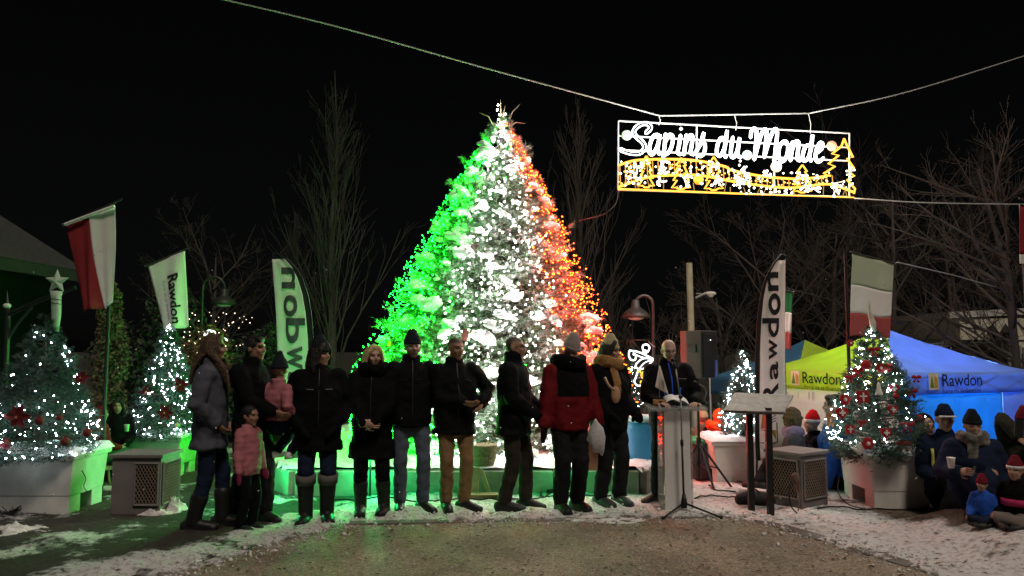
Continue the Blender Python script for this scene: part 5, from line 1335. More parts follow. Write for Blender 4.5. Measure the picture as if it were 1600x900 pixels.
# microphone stand
ms = on_ground(1069, 803); msr = empty('microphone_stand', ms, 0, 'black tripod microphone stand in front of the lectern', 'microphone stand'); MY = ms.y
tz = at(1068, 620, MY).z
m = MB(); m.tube([(0, 0, .1), (-.01, 0, tz * .6)], .011, 8); m.build('lower_tube', M_BLACK, msr, sm=True)
m = MB(); m.tube([(-.01, 0, tz * .6 - .02), (-.015, 0, tz)], .008, 8); m.build('upper_tube', M_GREYMET, msr, sm=True)
m = MB(); m.tube([(-.01, 0, tz * .58), (-.01, 0, tz * .63)], .017, 8); m.ball((-.015, 0, tz), (.022, .02, .022), 8, 6); m.build('clutch', M_BLACK, msr, sm=True)
bt_ = at(1056, 576, MY) - ms
m = MB(); m.tube([(-.015, 0, tz - .06), bt_], .0075, 8); m.build('boom', M_GREYMET, msr, sm=True)
m = MB(); m.tube([bt_, bt_ + Vector((-.02, .03, .07))], [.013, .019], 10); m.ball(bt_ + Vector((-.024, .035, .085)), .026, 10, 8); m.build('microphone', M_BLACK, msr, sm=True)
m = MB(); m.lathe((0, 0, .06), [(.03, 0), (.034, .05), (.016, .14)], 10); m.build('hub', M_BLACK, msr, sm=True)
for e in ((1036, 812), (1127, 811), (1070, 795)):
    q = on_ground(*e) - ms; q.z = .015
    m = MB(); m.tube([(0, 0, .11), q], [.011, .009], 6); m.ball(q, .018, 8, 6); m.build('leg', M_BLACK, msr, sm=True)
# ------------------------------------------------------------------ slanted interpretation panel
ipp = on_ground(1186, 806); IY = ipp.y
ip = empty('information_panel', (ipp.x, IY, 0), 0, 'slanted metal information panel on two dark posts', 'information panel')
def I_(px, py, dy=0): return at(px, py, IY + dy) - Vector((ipp.x, IY, 0))
for px, pb in ((1176, 802), (1200, 806)):
    m = MB(); a = I_(px, 640); b = on_ground(px, pb) - Vector((ipp.x, IY, 0)); m.box((a.x, b.y + .0, a.z / 2 + .01), (.06, .06, a.z + .02)); m.build('post', M_BLACK, ip, bevel=.005)
m = MB(); A1, A2, A3, A4 = I_(1130, 641, -.06), I_(1225, 644, -.06), I_(1240, 617, .28), I_(1148, 613, .28)
dn_ = Vector((0, .012, -.025)); m.add([A1, A2, A3, A4, A1 + dn_, A2 + dn_, A3 + dn_, A4 + dn_], [(0, 1, 2, 3), (7, 6, 5, 4), (0, 4, 5, 1), (1, 5, 6, 2), (2, 6, 7, 3), (3, 7, 4, 0)])
m.build('plate', mat('brushed plate', (.13, .12, .105), .45, .25, 18, .2, 80, metal=.4), ip, bevel=.004)
m = MB(); cxx = (I_(1176, 640).x + I_(1200, 640).x) / 2; m.box((cxx, .1, I_(1186, 640).z - .0), (.3, .26, .03), Matrix.Rotation(.25, 3, 'X')); m.build('bracket', M_BLACK, ip)

# ------------------------------------------------------------------ loudspeaker on tripod
SPY = 9.6; sp = at(1090, 590, SPY); spg = terrain(sp.x, SPY)
sps = empty('speaker_stand', (sp.x, SPY, spg), 0, 'black tripod speaker stand behind the lectern', 'speaker stand')
m = MB(); m.tube([(0, 0, .1), (0, 0, sp.z - spg)], .018, 8); m.build('pole', M_BLACK, sps, sm=True)
hubz = at(1090, 690, SPY).z - spg
m = MB(); m.lathe((0, 0, hubz - .05), [(.03, 0), (.035, .05), (.03, .1)], 10); m.lathe((0, 0, .25), [(.028, 0), (.028, .06)], 8); m.build('collar', M_BLACK, sps)
for ex, ey in ((-.28, .15), (.34, -.22), (.08, -.4)):
    m = MB(); m.tube([(0, 0, hubz), (ex, ey, .02)], .014, 6); m.tube([(0, 0, .28), (ex * .55, ey * .55, hubz * .45)], .008, 5); m.ball((ex, ey, .02), .022, 6, 5); m.build('leg', M_BLACK, sps)
lsp = empty('loudspeaker', (sp.x, SPY, sp.z), .75, 'black loudspeaker cabinet on a tripod beside the speaker', 'loudspeaker')
hS = at(1090, 517, SPY).z - sp.z
m = MB(); W_, D_ = .36, .36; pl = [(-W_ / 2, -D_ / 2), (W_ / 2, -D_ / 2), (W_ / 2, D_ * .1), (W_ * .28, D_ / 2), (-W_ * .28, D_ / 2), (-W_ / 2, D_ * .1)]
m.prism(pl, lambda u, v, w: Vector((u, v, w)), hS); m.build('cabinet', mat('black cabinet', (.03, .03, .03), .6, .1, 30, .2, 150), lsp, bevel=.015)
m = MB(); m.box((0, -D_ / 2 - .006, hS * .5), (W_ * .86, .012, hS * .88)); m.build('grille', mat('speaker grille', (.02, .02, .02), .5, .2, 90, .3, 200), lsp, bevel=.008)
m = MB(); m.box((-W_ / 2 - .005, -.05, hS * .62), (.02, .13, .1)); m.build('handle', M_BLACK, lsp, bevel=.01)
m = MB(); m.box((.1, -D_ / 2 - .02, hS * .2), (.05, .02, .2)); m.build('blue_badge', mat('pale blue strip', (.1, .15, .4), .5), lsp)
m = MB(); m.ball((0, -D_ / 2 - .014, hS * .8), .008, 6, 4); m.build('status_lamp', glow('status led', (1, 1, .9), 2), lsp)

# ------------------------------------------------------------------ bins, bags, bits on the bed
q = at(1002, 735, 9.7); br1 = empty('blue_bin', (q.x, 9.7, PLZ + .02), 0, 'blue plastic barrel bin behind the lectern speaker', 'bin')
m = MB(); m.lathe((0, 0, 0), [(.19, 0), (.2, .02), (.21, .2), (.215, .36), (.225, .38), (.225, .41), (.215, .43), (.22, .5), (.2, .51)], 22); m.build('tub', mat('blue plastic', (.03, .2, .42), .45, .08, 6), br1, sm=True)
m = MB(); m.lathe((0, 0, .47), [(.232, 0), (.238, .03), (.21, .07), (.1, .075)], 22); m.build('bag_lining', mat('pale blue bag', (.3, .5, .55), .4, .2, 10, .4, 30), br1, sm=True)
q = at(977, 735, 9.75); m = MB(); m.box((0, 0, .22), (.14, .12, .44)); o = m.build('carton', mat('printed carton', (.35, .3, .26), .7, .5, 14), bevel=.006); o.location = (q.x, 9.75, PLZ + .03); tag(o, 'tall narrow carton beside the blue barrel bin', 'carton')
q = at(1118, 740, 10.1)
gb = empty('wheeled_bin', (at(1105, 735, 10.6).x, 10.6, terrain(2.6, 10.6)), 0, 'dark grey wheeled bin with green lid beside the green-lit planter', 'bin')
m = MB(); m.add([(-.2, -.2, .02), (.2, -.2, .02), (.2, .2, .02), (-.2, .2, .02), (-.25, -.25, .55), (.25, -.25, .55), (.25, .25, .55), (-.25, .25, .55)], [(3, 2, 1, 0), (4, 5, 6, 7), (0, 1, 5, 4), (1, 2, 6, 5), (2, 3, 7, 6), (3, 0, 4, 7)]); m.build('tub', mat('dark bin plastic', (.05, .055, .06), .5), gb, bevel=.02)
m = MB(); m.box((0, 0, .575), (.56, .56, .05)); m.build('lid', mat('green bin plastic', (.05, .28, .12), .5), gb, bevel=.015)
q = on_ground(1186, 795); m = MB()
m.loft([((-.17, 0, .07), .05, .06), ((-.06, .02, .09), .09, .08), ((.08, 0, .08), .1, .075), ((.18, .02, .06), .05, .05)], 12, ref=(0, 1, 0)); m.tube(catmull([(-.1, -.03, .13), (-.03, -.06, .19), (.05, -.03, .14)], 5), .01, 5)
bm_ = m.mesh('duffel_bag', sm=True); o = link_mesh('duffel_bag', bm_, mat('black nylon', (.012, .012, .013), .7, .2, 20, .4, 40)); o.location = (q.x, q.y + .12, 0); tag(o, 'black soft bag lying behind the information panel posts', 'bag')
# boards and odd bits at the foot of the tree
bx_ = at(752, 750, 9.1)
for px, w, lean_, lb in ((743, .09, .05, 'pale upright plank leaning at the tree bed wall'), (768, .05, -.35, 'thin tilted board at the tree bed wall')):
    q = on_ground(px, 770); m = MB(); m.box((0, 0, .17), (w, .03, .34)); o = m.build('plank', mat('pale plank', (.45, .4, .25), .8, .2, 15), bevel=.004); o.location = (q.x, 8.7, .0); o.rotation_euler = (-.18, lean_, 0); tag(o, lb, 'plank')
q = at(755, 745, 9.05); m = MB(); m.lathe((0, 0, 0), [(.11, 0), (.15, .12), (.16, .25), (.17, .27), (.14, .27)], 14); o = m.build('wicker_basket', mat('wicker', (.16, .12, .07), .9, .4, 25, .6, 50), sm=True); o.location = (q.x, 9.12, PLZ); tag(o, 'brown wicker basket under the orange ball by the tree', 'basket')
m = MB(); m.box((0, 0, .02), (.34, .16, .04)); o = m.build('wooden_tray', mat('tray wood', (.3, .27, .13), .8), bevel=.006); o.location = (at(755, 765, 8.7).x, 8.62, .03); tag(o, 'flat wooden tray on snow at the bed wall', 'tray')
q = at(728, 733, 9.2); m = MB(); m.ball((0, 0, 0), (.09, .08, .08), 10, 8); me2 = m.mesh('snow_lump', sm=True)
# shoe-like dark tuft at far left corner
m = MB(); r_ = random.Random(8)
for k in range(26):
    a = r_.uniform(0, 6.3); m.tube([(r_.uniform(-.1, .1), r_.uniform(-.05, .05), 0), (math.cos(a) * .14, math.sin(a) * .05, r_.uniform(.03, .1))], [.008, .003], 4)
o = m.build('cable_tangle', M_RUBBER); o.location = on_ground(14, 806) + Vector((0, -.03, .01)); tag(o, 'dark tangle of cable on the ground at left picture edge', 'cable')
# cables over the snow
def gcable(pts, label, r_=.008):
    P = [on_ground(*p_) for p_ in pts]; P = [Vector((p_.x, p_.y, gz(p_.x, p_.y) + .012)) for p_ in catmull(P, 8)]
    mb = MB(); mb.tube(P, r_, 5); o = mb.build('ground_cable', M_RUBBER, sm=True); tag(o, label, 'cable', 'cables over the snow')
gcable([(520, 786), (600, 784), (680, 787), (760, 784), (830, 786), (860, 777)], 'long black cable on green-lit snow behind the row of people')
gcable([(858, 777), (850, 771), (846, 778), (868, 783), (900, 781), (980, 779)], 'black cable coiling by the connector between two men')
gcable([(1085, 780), (1120, 778), (1160, 781), (1200, 779), (1214, 784)], 'black cable running from lectern towards the right vent box')
gcable([(1112, 752), (1108, 760), (1122, 769), (1150, 770)], 'black cable curling below the speaker stand')
gcable([(1255, 800), (1300, 795), (1345, 799), (1420, 797), (1470, 796)], 'black cable along the foot of the right planter')
m = MB(); m.box((0, 0, .03), (.11, .05, .05), Matrix.Rotation(.5, 3, 'Z')); o = m.build('cable_connector', M_BLACK, bevel=.01); o.location = on_ground(862, 775) + Vector((0, 0, .02)); tag(o, 'black cable connector lying on the snow in mid row', 'connector')
# assumed small floodlights at the bed, unseen, added to throw green onto the snow
def assumed_floodlight(px, py, watts, label):
    g_ = on_ground(px, py); root = empty('assumed_floodlight', (g_.x, g_.y, gz(g_.x, g_.y)), 0, label, 'assumed_floodlight', 'assumed green floodlights at the bed')
    m = MB(); m.tube([(0, 0, -.05), (0, 0, .4)], .012, 6); m.tube([(-.07, 0, .46), (-.07, 0, .4), (.07, 0, .4), (.07, 0, .46)], .006, 5); m.build('stake', M_BLACK, root)
    m = MB(); m.box((0, 0, .46), (.125, .04, .09), Matrix.Rotation(-.5, 3, 'X')); m.build('housing', M_BLACK, root, bevel=.008)
    gl_ = glow('green flood lens', (.02, 1.0, .22), 40)
    for sg in (-1, 1):
        m = MB(); m.box((0, sg * .0235, .46 + sg * .012), (.105, .004, .07), Matrix.Rotation(-.5, 3, 'X')); m.build('lens', gl_, root)
    l_ = bpy.data.lights.new('assumed_flood', 'POINT'); l_.energy = watts; l_.color = (.02, 1.0, .24); l_.shadow_soft_size = .05  # unseen point light, added to spill green on the snow and bed wall
    lo2 = bpy.data.objects.new('assumed_flood', l_); COL.objects.link(lo2); lo2.parent = root; lo2.location = (0, -.06, .42)
assumed_floodlight(578, 778, 34, 'assumed small green floodlamp on a stake in the snow behind the blonde woman')  # assumed lamp, added for green light on the snow behind the row
assumed_floodlight(418, 776, 26, 'assumed small green floodlamp on a stake in the snow behind the man holding a child')  # assumed lamp, added to light the left ground and vent box green
assumed_floodlight(886, 777, 7, 'assumed small green floodlamp on a stake in the snow behind the red parka')  # assumed weaker lamp, added for the green on the bed's right end
# drifting snowflakes
fr_ = random.Random(77); FP = [tuple(at(fr_.uniform(40, 1560), fr_.uniform(390, 790), fr_.uniform(3.2, 9))) for _ in range(90)]
o = link_mesh('snowflakes', bulbs_mesh('snowflakes', FP, [fr_.uniform(.003, .0065) for _ in FP]), M_SNOW); tag(o, 'tiny snowflakes drifting in the air', 'snow', kind='stuff')
# ------------------------------------------------------------------ people
BAKE = []
CLOUD = {}
def cloud(size):
    if size not in CLOUD:
        t = bpy.data.textures.new('folds', 'CLOUDS'); t.noise_scale = size; t.noise_depth = 2; CLOUD[size] = t
    return CLOUD[size]
def fused(mb, name, m, parent, voxel, it=4, disp=0, dsize=.1, post=None):
    """one continuous skin over overlapping forms (voxel union, smoothed, folded)"""
    o = mb.build(name, m, parent)
    r_ = o.modifiers.new('fuse', 'REMESH'); r_.mode = 'VOXEL'; r_.voxel_size = voxel
    s_ = o.modifiers.new('soft', 'SMOOTH'); s_.iterations = it; s_.factor = .5
    if disp:
        d = o.modifiers.new('fold', 'DISPLACE'); d.texture = cloud(dsize); d.strength = disp; d.mid_level = .5
    BAKE.append((o, post)); return o
def ik(a, c, l1, l2, pole):
    d = c - a; L = d.length; mx = (l1 + l2) * .998
    if L > mx: c = a + d * (mx / L); d = c - a; L = mx
    u = d / L; ca = max(-1, min(1, (l1 * l1 + L * L - l2 * l2) / (2 * l1 * L))); hgt = l1 * math.sqrt(max(0, 1 - ca * ca))
    p_ = Vector(pole) - u * Vector(pole).dot(u)
    p_ = p_.normalized() if p_.length > 1e-6 else Vector((0, 1, 0))
    return a + u * l1 * ca + p_ * hgt, c
def limb(mb, pts, rads, n=12, ref=(1, .2, 0)):
    P = []; Rr = []
    for i in range(len(pts) - 1):
        for k in range(3): P.append(pts[i].lerp(pts[i + 1], k / 3)); Rr.append(rads[i] + (rads[i + 1] - rads[i]) * k / 3)
    P.append(pts[-1]); Rr.append(rads[-1]); mb.loft([(p_, r_, r_) for p_, r_ in zip(P, Rr)], n, ref)
def hand_geo(mb, w, d, nrm, side_, curl=.5, s=1.0):
    """palm and five bent fingers; w wrist, d direction of the hand, nrm palm normal (fingers curl towards it), side_ thumb side"""
    d = d.normalized(); nrm = (nrm - d * nrm.dot(d)).normalized(); t = d.cross(nrm).normalized() * side_
    mb.loft([(w - d * .02, .026, .02), (w + d * .03, .036, .017), (w + d * .085, .042, .015)], 10, ref=t)
    for k, (off, L) in enumerate(((.030, .068), (.010, .078), (-.011, .073), (-.031, .056))):
        p_ = w + d * .085 + t * off; dd = d.copy(); pts = [p_]
        for j in range(3):
            a = curl * (.55 + .25 * j); dd = (dd * math.cos(a) + nrm * math.sin(a)).normalized(); nn = nrm; pts.append(pts[-1] + dd * L * (.42, .33, .25)[j])
        mb.tube(pts, [.0095, .009, .008, .0065], 6)
    p_ = w + d * .025 + t * .032; dd = (d * .6 + t * .75 + nrm * .25).normalized(); p2 = p_ + dd * .035; p3 = p2 + (d * .85 + t * .2 + nrm * .4).normalized() * .03; p4 = p3 + (d * .9 + nrm * .35).normalized() * .022
    mb.tube([p_, p2, p3, p4], [.013, .0115, .0095, .007], 6)
def mitten_geo(mb, w, d, nrm, side_):
    d = d.normalized(); nrm = (nrm - d * nrm.dot(d)).normalized(); t = d.cross(nrm).normalized() * side_
    mb.loft([(w - d * .05, .045, .04), (w, .04, .034), (w + d * .05, .054, .034), (w + d * .11, .05, .03), (w + d * .15, .03, .022)], 12, ref=t)
    mb.loft([(w + d * .02 + t * .03, .022, .02), (w + d * .07 + t * .07, .018, .017)], 8, ref=nrm)

SKINS = {'light': (.34, .205, .145), 'warm': (.28, .16, .105), 'pale': (.42, .28, .215)}
M_SKIN = mat('skin', (1, 1, 1), .55, .08, 20, .05, 120, attr='tint', spec=.35)
def cloth(name, c, rough=.85, bump=.25, bs=70, var=.18): return mat(name, c, rough, var, 9, bump, bs, spec=.06)
K_BLACK = cloth('black coat cloth', (.005, .0053, .006)); K_BLACK2 = cloth('black shell jacket', (.0055, .006, .007), .75); K_NAVY = cloth('navy cloth', (.012, .018, .04)); K_GREYCOAT = cloth('slate grey coat', (.075, .078, .1))
K_PINK = cloth('pink quilted shell', (.36, .13, .15), .6); K_RED = cloth('red parka shell', (.13, .009, .013), .6); K_JEAN = cloth('blue grey denim', (.075, .09, .125)); K_KHAKI = cloth('khaki twill', (.2, .125, .065)); K_DKTROU = cloth('dark trousers', (.014, .014, .016)); K_BRTROU = cloth('brown-black trousers', (.03, .024, .02))
K_BOOT = mat('black boot leather', (.012, .012, .012), .5, .2, 12); K_BOOTG = mat('grey boot cuff', (.1, .095, .09), .8); K_BEANG = cloth('pale grey knit', (.36, .3, .3), .95, .8, 90); K_BEANB = cloth('dark knit', (.015, .02, .024), .95, .8, 90); K_BEIGE = cloth('beige knit', (.42, .35, .22), .95, .8, 90); K_TAN = cloth('tan scarf wool', (.3, .17, .07), .95, .7, 60)
K_MAROON = cloth('maroon knit', (.14, .015, .025), .95, .7, 90); K_MITT = cloth('magenta mitten', (.2, .02, .06), .9); K_BLUEJ = cloth('royal blue jacket', (.02, .08, .4), .6); K_ORANGE = cloth('orange hood', (.75, .1, .02), .6); K_SANTA = cloth('santa red felt', (.42, .01, .015), .9); K_FURW = cloth('white fleece', (.7, .68, .66), .95, 1, 80); K_PINKB = cloth('hot pink panel', (.5, .04, .14), .7); K_GREYP = cloth('warm grey panel', (.16, .14, .13), .8); K_PLAID = cloth('plaid scarf', (.13, .12, .11), .9, .4, 30, .8)
HAIR_DK = mat('dark hair', (.014, .011, .009), .55, .3, 30, .7, 60); HAIR_BR = mat('brown hair', (.06, .035, .02), .5, .45, 22, .8, 50); HAIR_BL = mat('blonde hair', (.5, .38, .2), .5, .3, 25, .8, 50); HAIR_GR = mat('grey stubble hair', (.25, .23, .22), .6, .3, 30, .5, 80); HAIR_BLK = mat('black hair', (.008, .008, .008), .5, .2, 30, .6, 60)

def person(label, loc, rz, H, group=None, feet=((-.11, 0, .12), (.11, 0, -.12)), hands=((-.27, -.05, .84), (.27, -.05, .84)), poles=None, lean=(0, 0), head=(0, 0), build_=1.0, hs=1.0, seat=None,
           skin='light', jacket=None, trousers=None, boots=None, hat=None, hair=None, scarf=None, gloves=None, beard=None, glasses=False, hood=None, detail=None, skirt_body=True, vox=1.0, curl=.6, hdir=None, handed=True):
    s = H / (1.75 + .2 * (hs - 1)); root = empty('person', loc, rz, label, 'person', group)
    dz = 0 if seat is None else seat - .86
    sp = lambda z: Vector((lean[0] * max(0, (z - .93) / .55), lean[1] * max(0, (z - .93) / .55), z + dz))
    hips = [Vector((sx * .095, 0, .93 + dz)) for sx in (-1, 1)]
    ank = [Vector((f[0], f[1], .09 + (f[3] if len(f) > 3 else 0))) for f in feet]
    knees = []
    for k in range(2):
        kn, an = ik(hips[k], ank[k], .435, .42, (.05 * (-1, 1)[k] + math.sin(feet[k][2]) * .3, -1, 0)); knees.append(kn); ank[k] = an
    sh = [sp(1.425) + Vector((sx * .17 * build_ ** .5, 0, -.012)) for sx in (-1, 1)]
    elb, wr = [], []
    for k in range(2):
        pl = (poles[k] if poles else ((-.5, .9, -.2), (.5, .9, -.2))[k])
        e, w = ik(sh[k], Vector(hands[k]) + Vector((0, 0, dz)), .30, .265, pl); elb.append(e); wr.append(w)
    # head frame
    Rh = Matrix.Rotation(head[0], 3, 'Z') @ Matrix.Rotation(head[1], 3, 'X') @ (Matrix.Rotation(head[2], 3, 'Y') if len(head) > 2 else Matrix.Identity(3))
    nb = sp(1.49); hc = nb + Vector((0, -.012, .05)) + Rh @ Vector((0, -.01, .095 * hs))
    hl = lambda x, y, z: hc + Rh @ (Vector((x, y, z)) * hs)
    # body: one continuous skin
    b = MB(s)
    b.loft([(sp(.86), .15, .1), (sp(.95), .165, .115), (sp(1.1), .145 * build_, .1), (sp(1.28), .165 * build_, .11), (sp(1.4), .16, .09), (sp(1.46), .09, .07)], 16)
    b.loft([(sp(1.42), .06, .06), (nb, .055 * hs ** .5, .058), (hl(0, .015, -.06), .052, .056)], 12)
    b.ball(hl(0, .012, .032), tuple(hs * q for q in (.076, .096, .087)), 18, 12, Rh); b.ball(hl(0, -.02, -.04), tuple(hs * q for q in (.06, .072, .075)), 16, 10, Rh)
    b.ball(hl(0, -.062, -.092), tuple(hs * q for q in (.03, .026, .024)), 10, 8, Rh)
    b.loft([(hl(0, -.088, .02), .010 * hs, .010 * hs), (hl(0, -.108, -.018), .014 * hs, .012 * hs), (hl(0, -.1, -.03), .018 * hs, .01 * hs)], 8)
    for sx in (-1, 1):
        b.ball(hl(sx * .076, .012, -.008), tuple(hs * q for q in (.012, .02, .032)), 8, 6, Rh); b.ball(hl(sx * .036, -.066, -.022), tuple(hs * q for q in (.026, .024, .026)), 10, 8, Rh)
    b.ball(hl(0, -.08, .03), tuple(hs * q for q in (.052, .018, .013)), 12, 8, Rh); b.ball(hl(0, -.086, -.058), tuple(hs * q for q in (.024, .012, .012)), 10, 6, Rh)
    for k in range(2):
        limb(b, [sh[k], elb[k], wr[k]], [.052, .042, .028]); limb(b, [hips[k], knees[k], ank[k]], [.085, .058, .04])
        fd = Vector((math.sin(feet[k][2]), -math.cos(feet[k][2]), 0)); b.loft([(ank[k] - fd * .05 + Vector((0, 0, -.045)), .032, .035), (ank[k] + fd * .06 + Vector((0, 0, -.05)), .04, .03), (ank[k] + fd * .16 + Vector((0, 0, -.06)), .03, .02)], 10, ref=(fd.y, -fd.x, 0))
    skc = SKINS[skin]; invR = Rh.transposed(); browc = (.03, .02, .015) if not (hair and hair[0] in ('bald', 'blonde')) else (.2, .15, .11)
    HD = []
    if handed:
        for k in range(2):
            d_ = (wr[k] - elb[k]).normalized(); nrm = Vector(((.6, -.6)[k], -.4, 0)) if not hdir else Vector(hdir[k][1]); dd = d_ if not hdir else Vector(hdir[k][0])
            hb = MB(s)
            if gloves: mitten_geo(hb, wr[k], dd, nrm, (-1, 1)[k]); hb.build('mitten', gloves, root, sm=True)
            else: hand_geo(hb, wr[k], dd, nrm, (-1, 1)[k], curl); HD.append(hb)
    def post_body(o):
        me = o.data; n = len(me.vertices); co = np.empty(n * 3, np.float32); me.vertices.foreach_get('co', co); co = co.reshape(-1, 3)
        L = ((co / s - np.array(hc)) @ np.array(Rh)) / hs          # head-local
        tint = np.tile(np.array([*skc, 1.0], np.float32), (n, 1))
        headm = (np.abs(L[:, 0]) < .1) & (np.abs(L[:, 1]) < .14) & (L[:, 2] > -.14)
        fr = headm & (L[:, 1] < -.03)
        def blob(x, z, rx, rz_): return np.exp(-(((np.abs(L[:, 0]) - x) / rx) ** 2 + ((L[:, 2] - z) / rz_) ** 2)) * fr
        dent = .014 * blob(.032, .008, .016, .012) + .006 * blob(0, -.064, .02, .003); push = Rh @ Vector((0, 1, 0))
        co += (dent[:, None] * np.array(push) * s * hs).astype(np.float32)
        def paint(w, c): tint[:, :3] = tint[:, :3] * (1 - w[:, None]) + np.array(c) * w[:, None]
        paint(np.clip(blob(.032, .008, .013, .006) * 1.3, 0, 1), (.03, .025, .02)); paint(np.clip(blob(.034, .03, .02, .006) * 1.1, 0, .85), browc)
        paint(np.clip(blob(0, -.062, .022, .008), 0, .7), (skc[0] * .8, skc[1] * .42, skc[2] * .42)); paint(np.clip(blob(.045, -.03, .02, .02) * .35, 0, 1), (skc[0] * 1.05, skc[1] * .75, skc[2] * .72))
        if beard == 'stubble': paint(np.clip(blob(.02, -.085, .05, .03), 0, .65), (.06, .045, .035))
        if hair and hair[0] in ('cropped',):
            w = np.clip((L[:, 2] - .055) / .02, 0, 1) * headm; w = np.maximum(w, np.clip((L[:, 1] - .0) / .03, 0, 1) * np.clip((L[:, 2] + .05) / .03, 0, 1) * headm * (np.abs(L[:, 0]) < .0735)); paint(np.clip(w, 0, .9), hair[1])
        me.vertices.foreach_set('co', co.ravel()); me.update()
        if HD:
            bm = bmesh.new(); bm.from_mesh(me); n0 = len(bm.verts)
            for hb in HD:
                tm = hb.mesh('hand', sm=True); bm.from_mesh(tm); bpy.data.meshes.remove(tm)
            n1 = len(bm.verts); bm.to_mesh(me); bm.free()
            hc_ = np.array([skc[0], skc[1] * .95, skc[2] * .95, 1.0], np.float32); tint = np.concatenate([tint, np.tile(hc_, (n1 - n0, 1))])
        ca_ = me.color_attributes.new('tint', 'FLOAT_COLOR', 'POINT'); ca_.data.foreach_set('color', tint.astype(np.float32).ravel()); smooth(me)
    fused(b, 'body', M_SKIN, root, .0105 * vox, 2, post=post_body)
    J = dict(m=K_BLACK, hem=.84, th=1.0, puff=0, collar=1.55, flare=1.0, disp=.03); J.update(jacket or {})
    j = MB(s); t = J['th']; B_w = build_
    zs = [(.80, .185, .14), (.95, .19, .145), (1.1, .18 * B_w, .14 * B_w), (1.28, .19 * B_w ** .7, .14 * B_w), (1.385, .18, .115), (1.455, .115, .092), (1.5, .088, .085), (J['collar'], .084, .086)]
    hem = J['hem']; secs = []
    if hem < .8: secs.append((sp(hem), .2 * J['flare'] * t, .155 * J['flare'] * t)); secs.append((sp((hem + .85) / 2), .195 * (J['flare'] + 1) / 2 * t, .15 * t))
    if seat is not None:
        zs = [z for z in zs if z[0] >= .9]; secs = []
    for z, ra, rb in zs:
        if z < hem: continue
        secs.append((sp(z) + Vector((0, -.01 if .9 < z < 1.2 else 0, 0)), ra * t if z < 1.47 else ra * hs ** .5, rb * t if z < 1.47 else rb * hs ** .5))
    if hem > .8 and seat is None: secs.insert(0, (sp(hem), .188 * t, .143 * t))
    j.loft(secs, 20, rnd_cap=(False, False))
    for k in range(2):
        j.ball(sh[k] + Vector((0, 0, -.01)), .083 * t, 12, 8); limb(j, [sh[k], elb[k], wr[k].lerp(elb[k], .06)], [.08 * t, .068 * t, .052 * t])
    def post_j(o):
        me = o.data; n = len(me.vertices)
        if J['puff']:
            co = np.empty(n * 3, np.float32); me.vertices.foreach_get('co', co); nr = np.empty(n * 3, np.float32); me.vertices.foreach_get('normal', nr); co = co.reshape(-1, 3); nr = nr.reshape(-1, 3)
            ph = np.abs(np.sin(co[:, 2] / s * PI / J['puff'])); co += nr * ((ph ** .5 - .7) * .009 * s)[:, None]; me.vertices.foreach_set('co', co.ravel()); me.update()
        smooth(me)
        if detail: detail(o, root, s, sp)
    fused(j, 'jacket', J['m'], root, .015 * vox, 5, J['disp'] * 1.5 * s, .13 * s, post_j)
    if J.get('panel'):      # lower panel of another colour: a band of cloth round the jacket
        m_, za, zb = J['panel']; pj = MB(s); pj.loft([(sp(z), (.195 if z < 1.0 else .19) * t * 1.07, .153 * t * 1.07) for z in (za, (za + zb) / 2, zb)], 22, rnd_cap=(False, False)); pj.build('jacket_band', m_, root, sm=True)
    T_ = dict(m=K_DKTROU, w=1.0, cuff=.07); T_.update(trousers or {})
    tr_ = MB(s); tr_.loft([(sp(.84), .16, .125), (sp(.93), .17, .125), (sp(1.02), .165, .12)], 16)
    for k in range(2):
        cuff = ank[k].lerp(knees[k], T_['cuff'] * 1.0)
        mid = knees[k].lerp(cuff, .5)
        limb(tr_, [hips[k] + Vector((0, 0, .0)), knees[k], mid, cuff], [.108 * T_['w'], .082 * T_['w'], .078 * T_['w'], .075 * T_['w']])
    fused(tr_, 'trousers', T_['m'], root, .015 * vox, 4, .028 * s, .07 * s, lambda o: smooth(o.data))
    Bt = dict(m=K_BOOT, top=.2, w=1.0, cuff=None); T_sh = .78; Bt.update(boots or {})
    for k in range(2):
        bt = MB(s); fd = Vector((math.sin(feet[k][2]), -math.cos(feet[k][2]), 0)); rf3 = (fd.y, -fd.x, 0); a = ank[k]; g = a.z - .09; w = Bt['w']
        bt.loft([(Vector((a.x, a.y, g + .05)) - fd * .065, .046 * w, .05), (Vector((a.x, a.y, g + .055)) + fd * .03, .05 * w, .056), (Vector((a.x, a.y, g + .045)) + fd * .13, .053 * w, .045), (Vector((a.x, a.y, g + .036)) + fd * .2, .04 * w, .034)], 14, ref=rf3)
        kd = (knees[k] - a).normalized(); q_ = w * (1.0 if Bt['top'] > .15 else .72); bt.loft([(a + Vector((0, 0, -.03)), .056 * q_, .06 * q_), (a + kd * (Bt['top'] * .5), .06 * q_, .062 * q_), (a + kd * Bt['top'], .07 * q_, .072 * q_)], 14)
        bt.box(Vector((a.x, a.y, g + .015)) + fd * .06, (.098 * w, .29, .03), Matrix.Rotation(feet[k][2], 3, 'Z'))
        def post_b(o, g=g):
            me = o.data; n = len(me.vertices); co = np.empty(n * 3, np.float32); me.vertices.foreach_get('co', co); co = co.reshape(-1, 3); co[:, 2] = np.maximum(co[:, 2], g * s); me.vertices.foreach_set('co', co.ravel()); me.update(); smooth(me)
        bo = fused(bt, 'boot', Bt['m'], root, .012 * vox, 2, post=post_b)
        if Bt['cuff']:
            cf = MB(s); c0 = a + kd * Bt['top'] * .93; cf.loft([(c0, .078 * w, .08 * w), (c0 + kd * .09, .08 * w, .082 * w)], 16, rnd_cap=(False, False)); cf.build('boot_cuff', Bt['cuff'], root, sm=True)
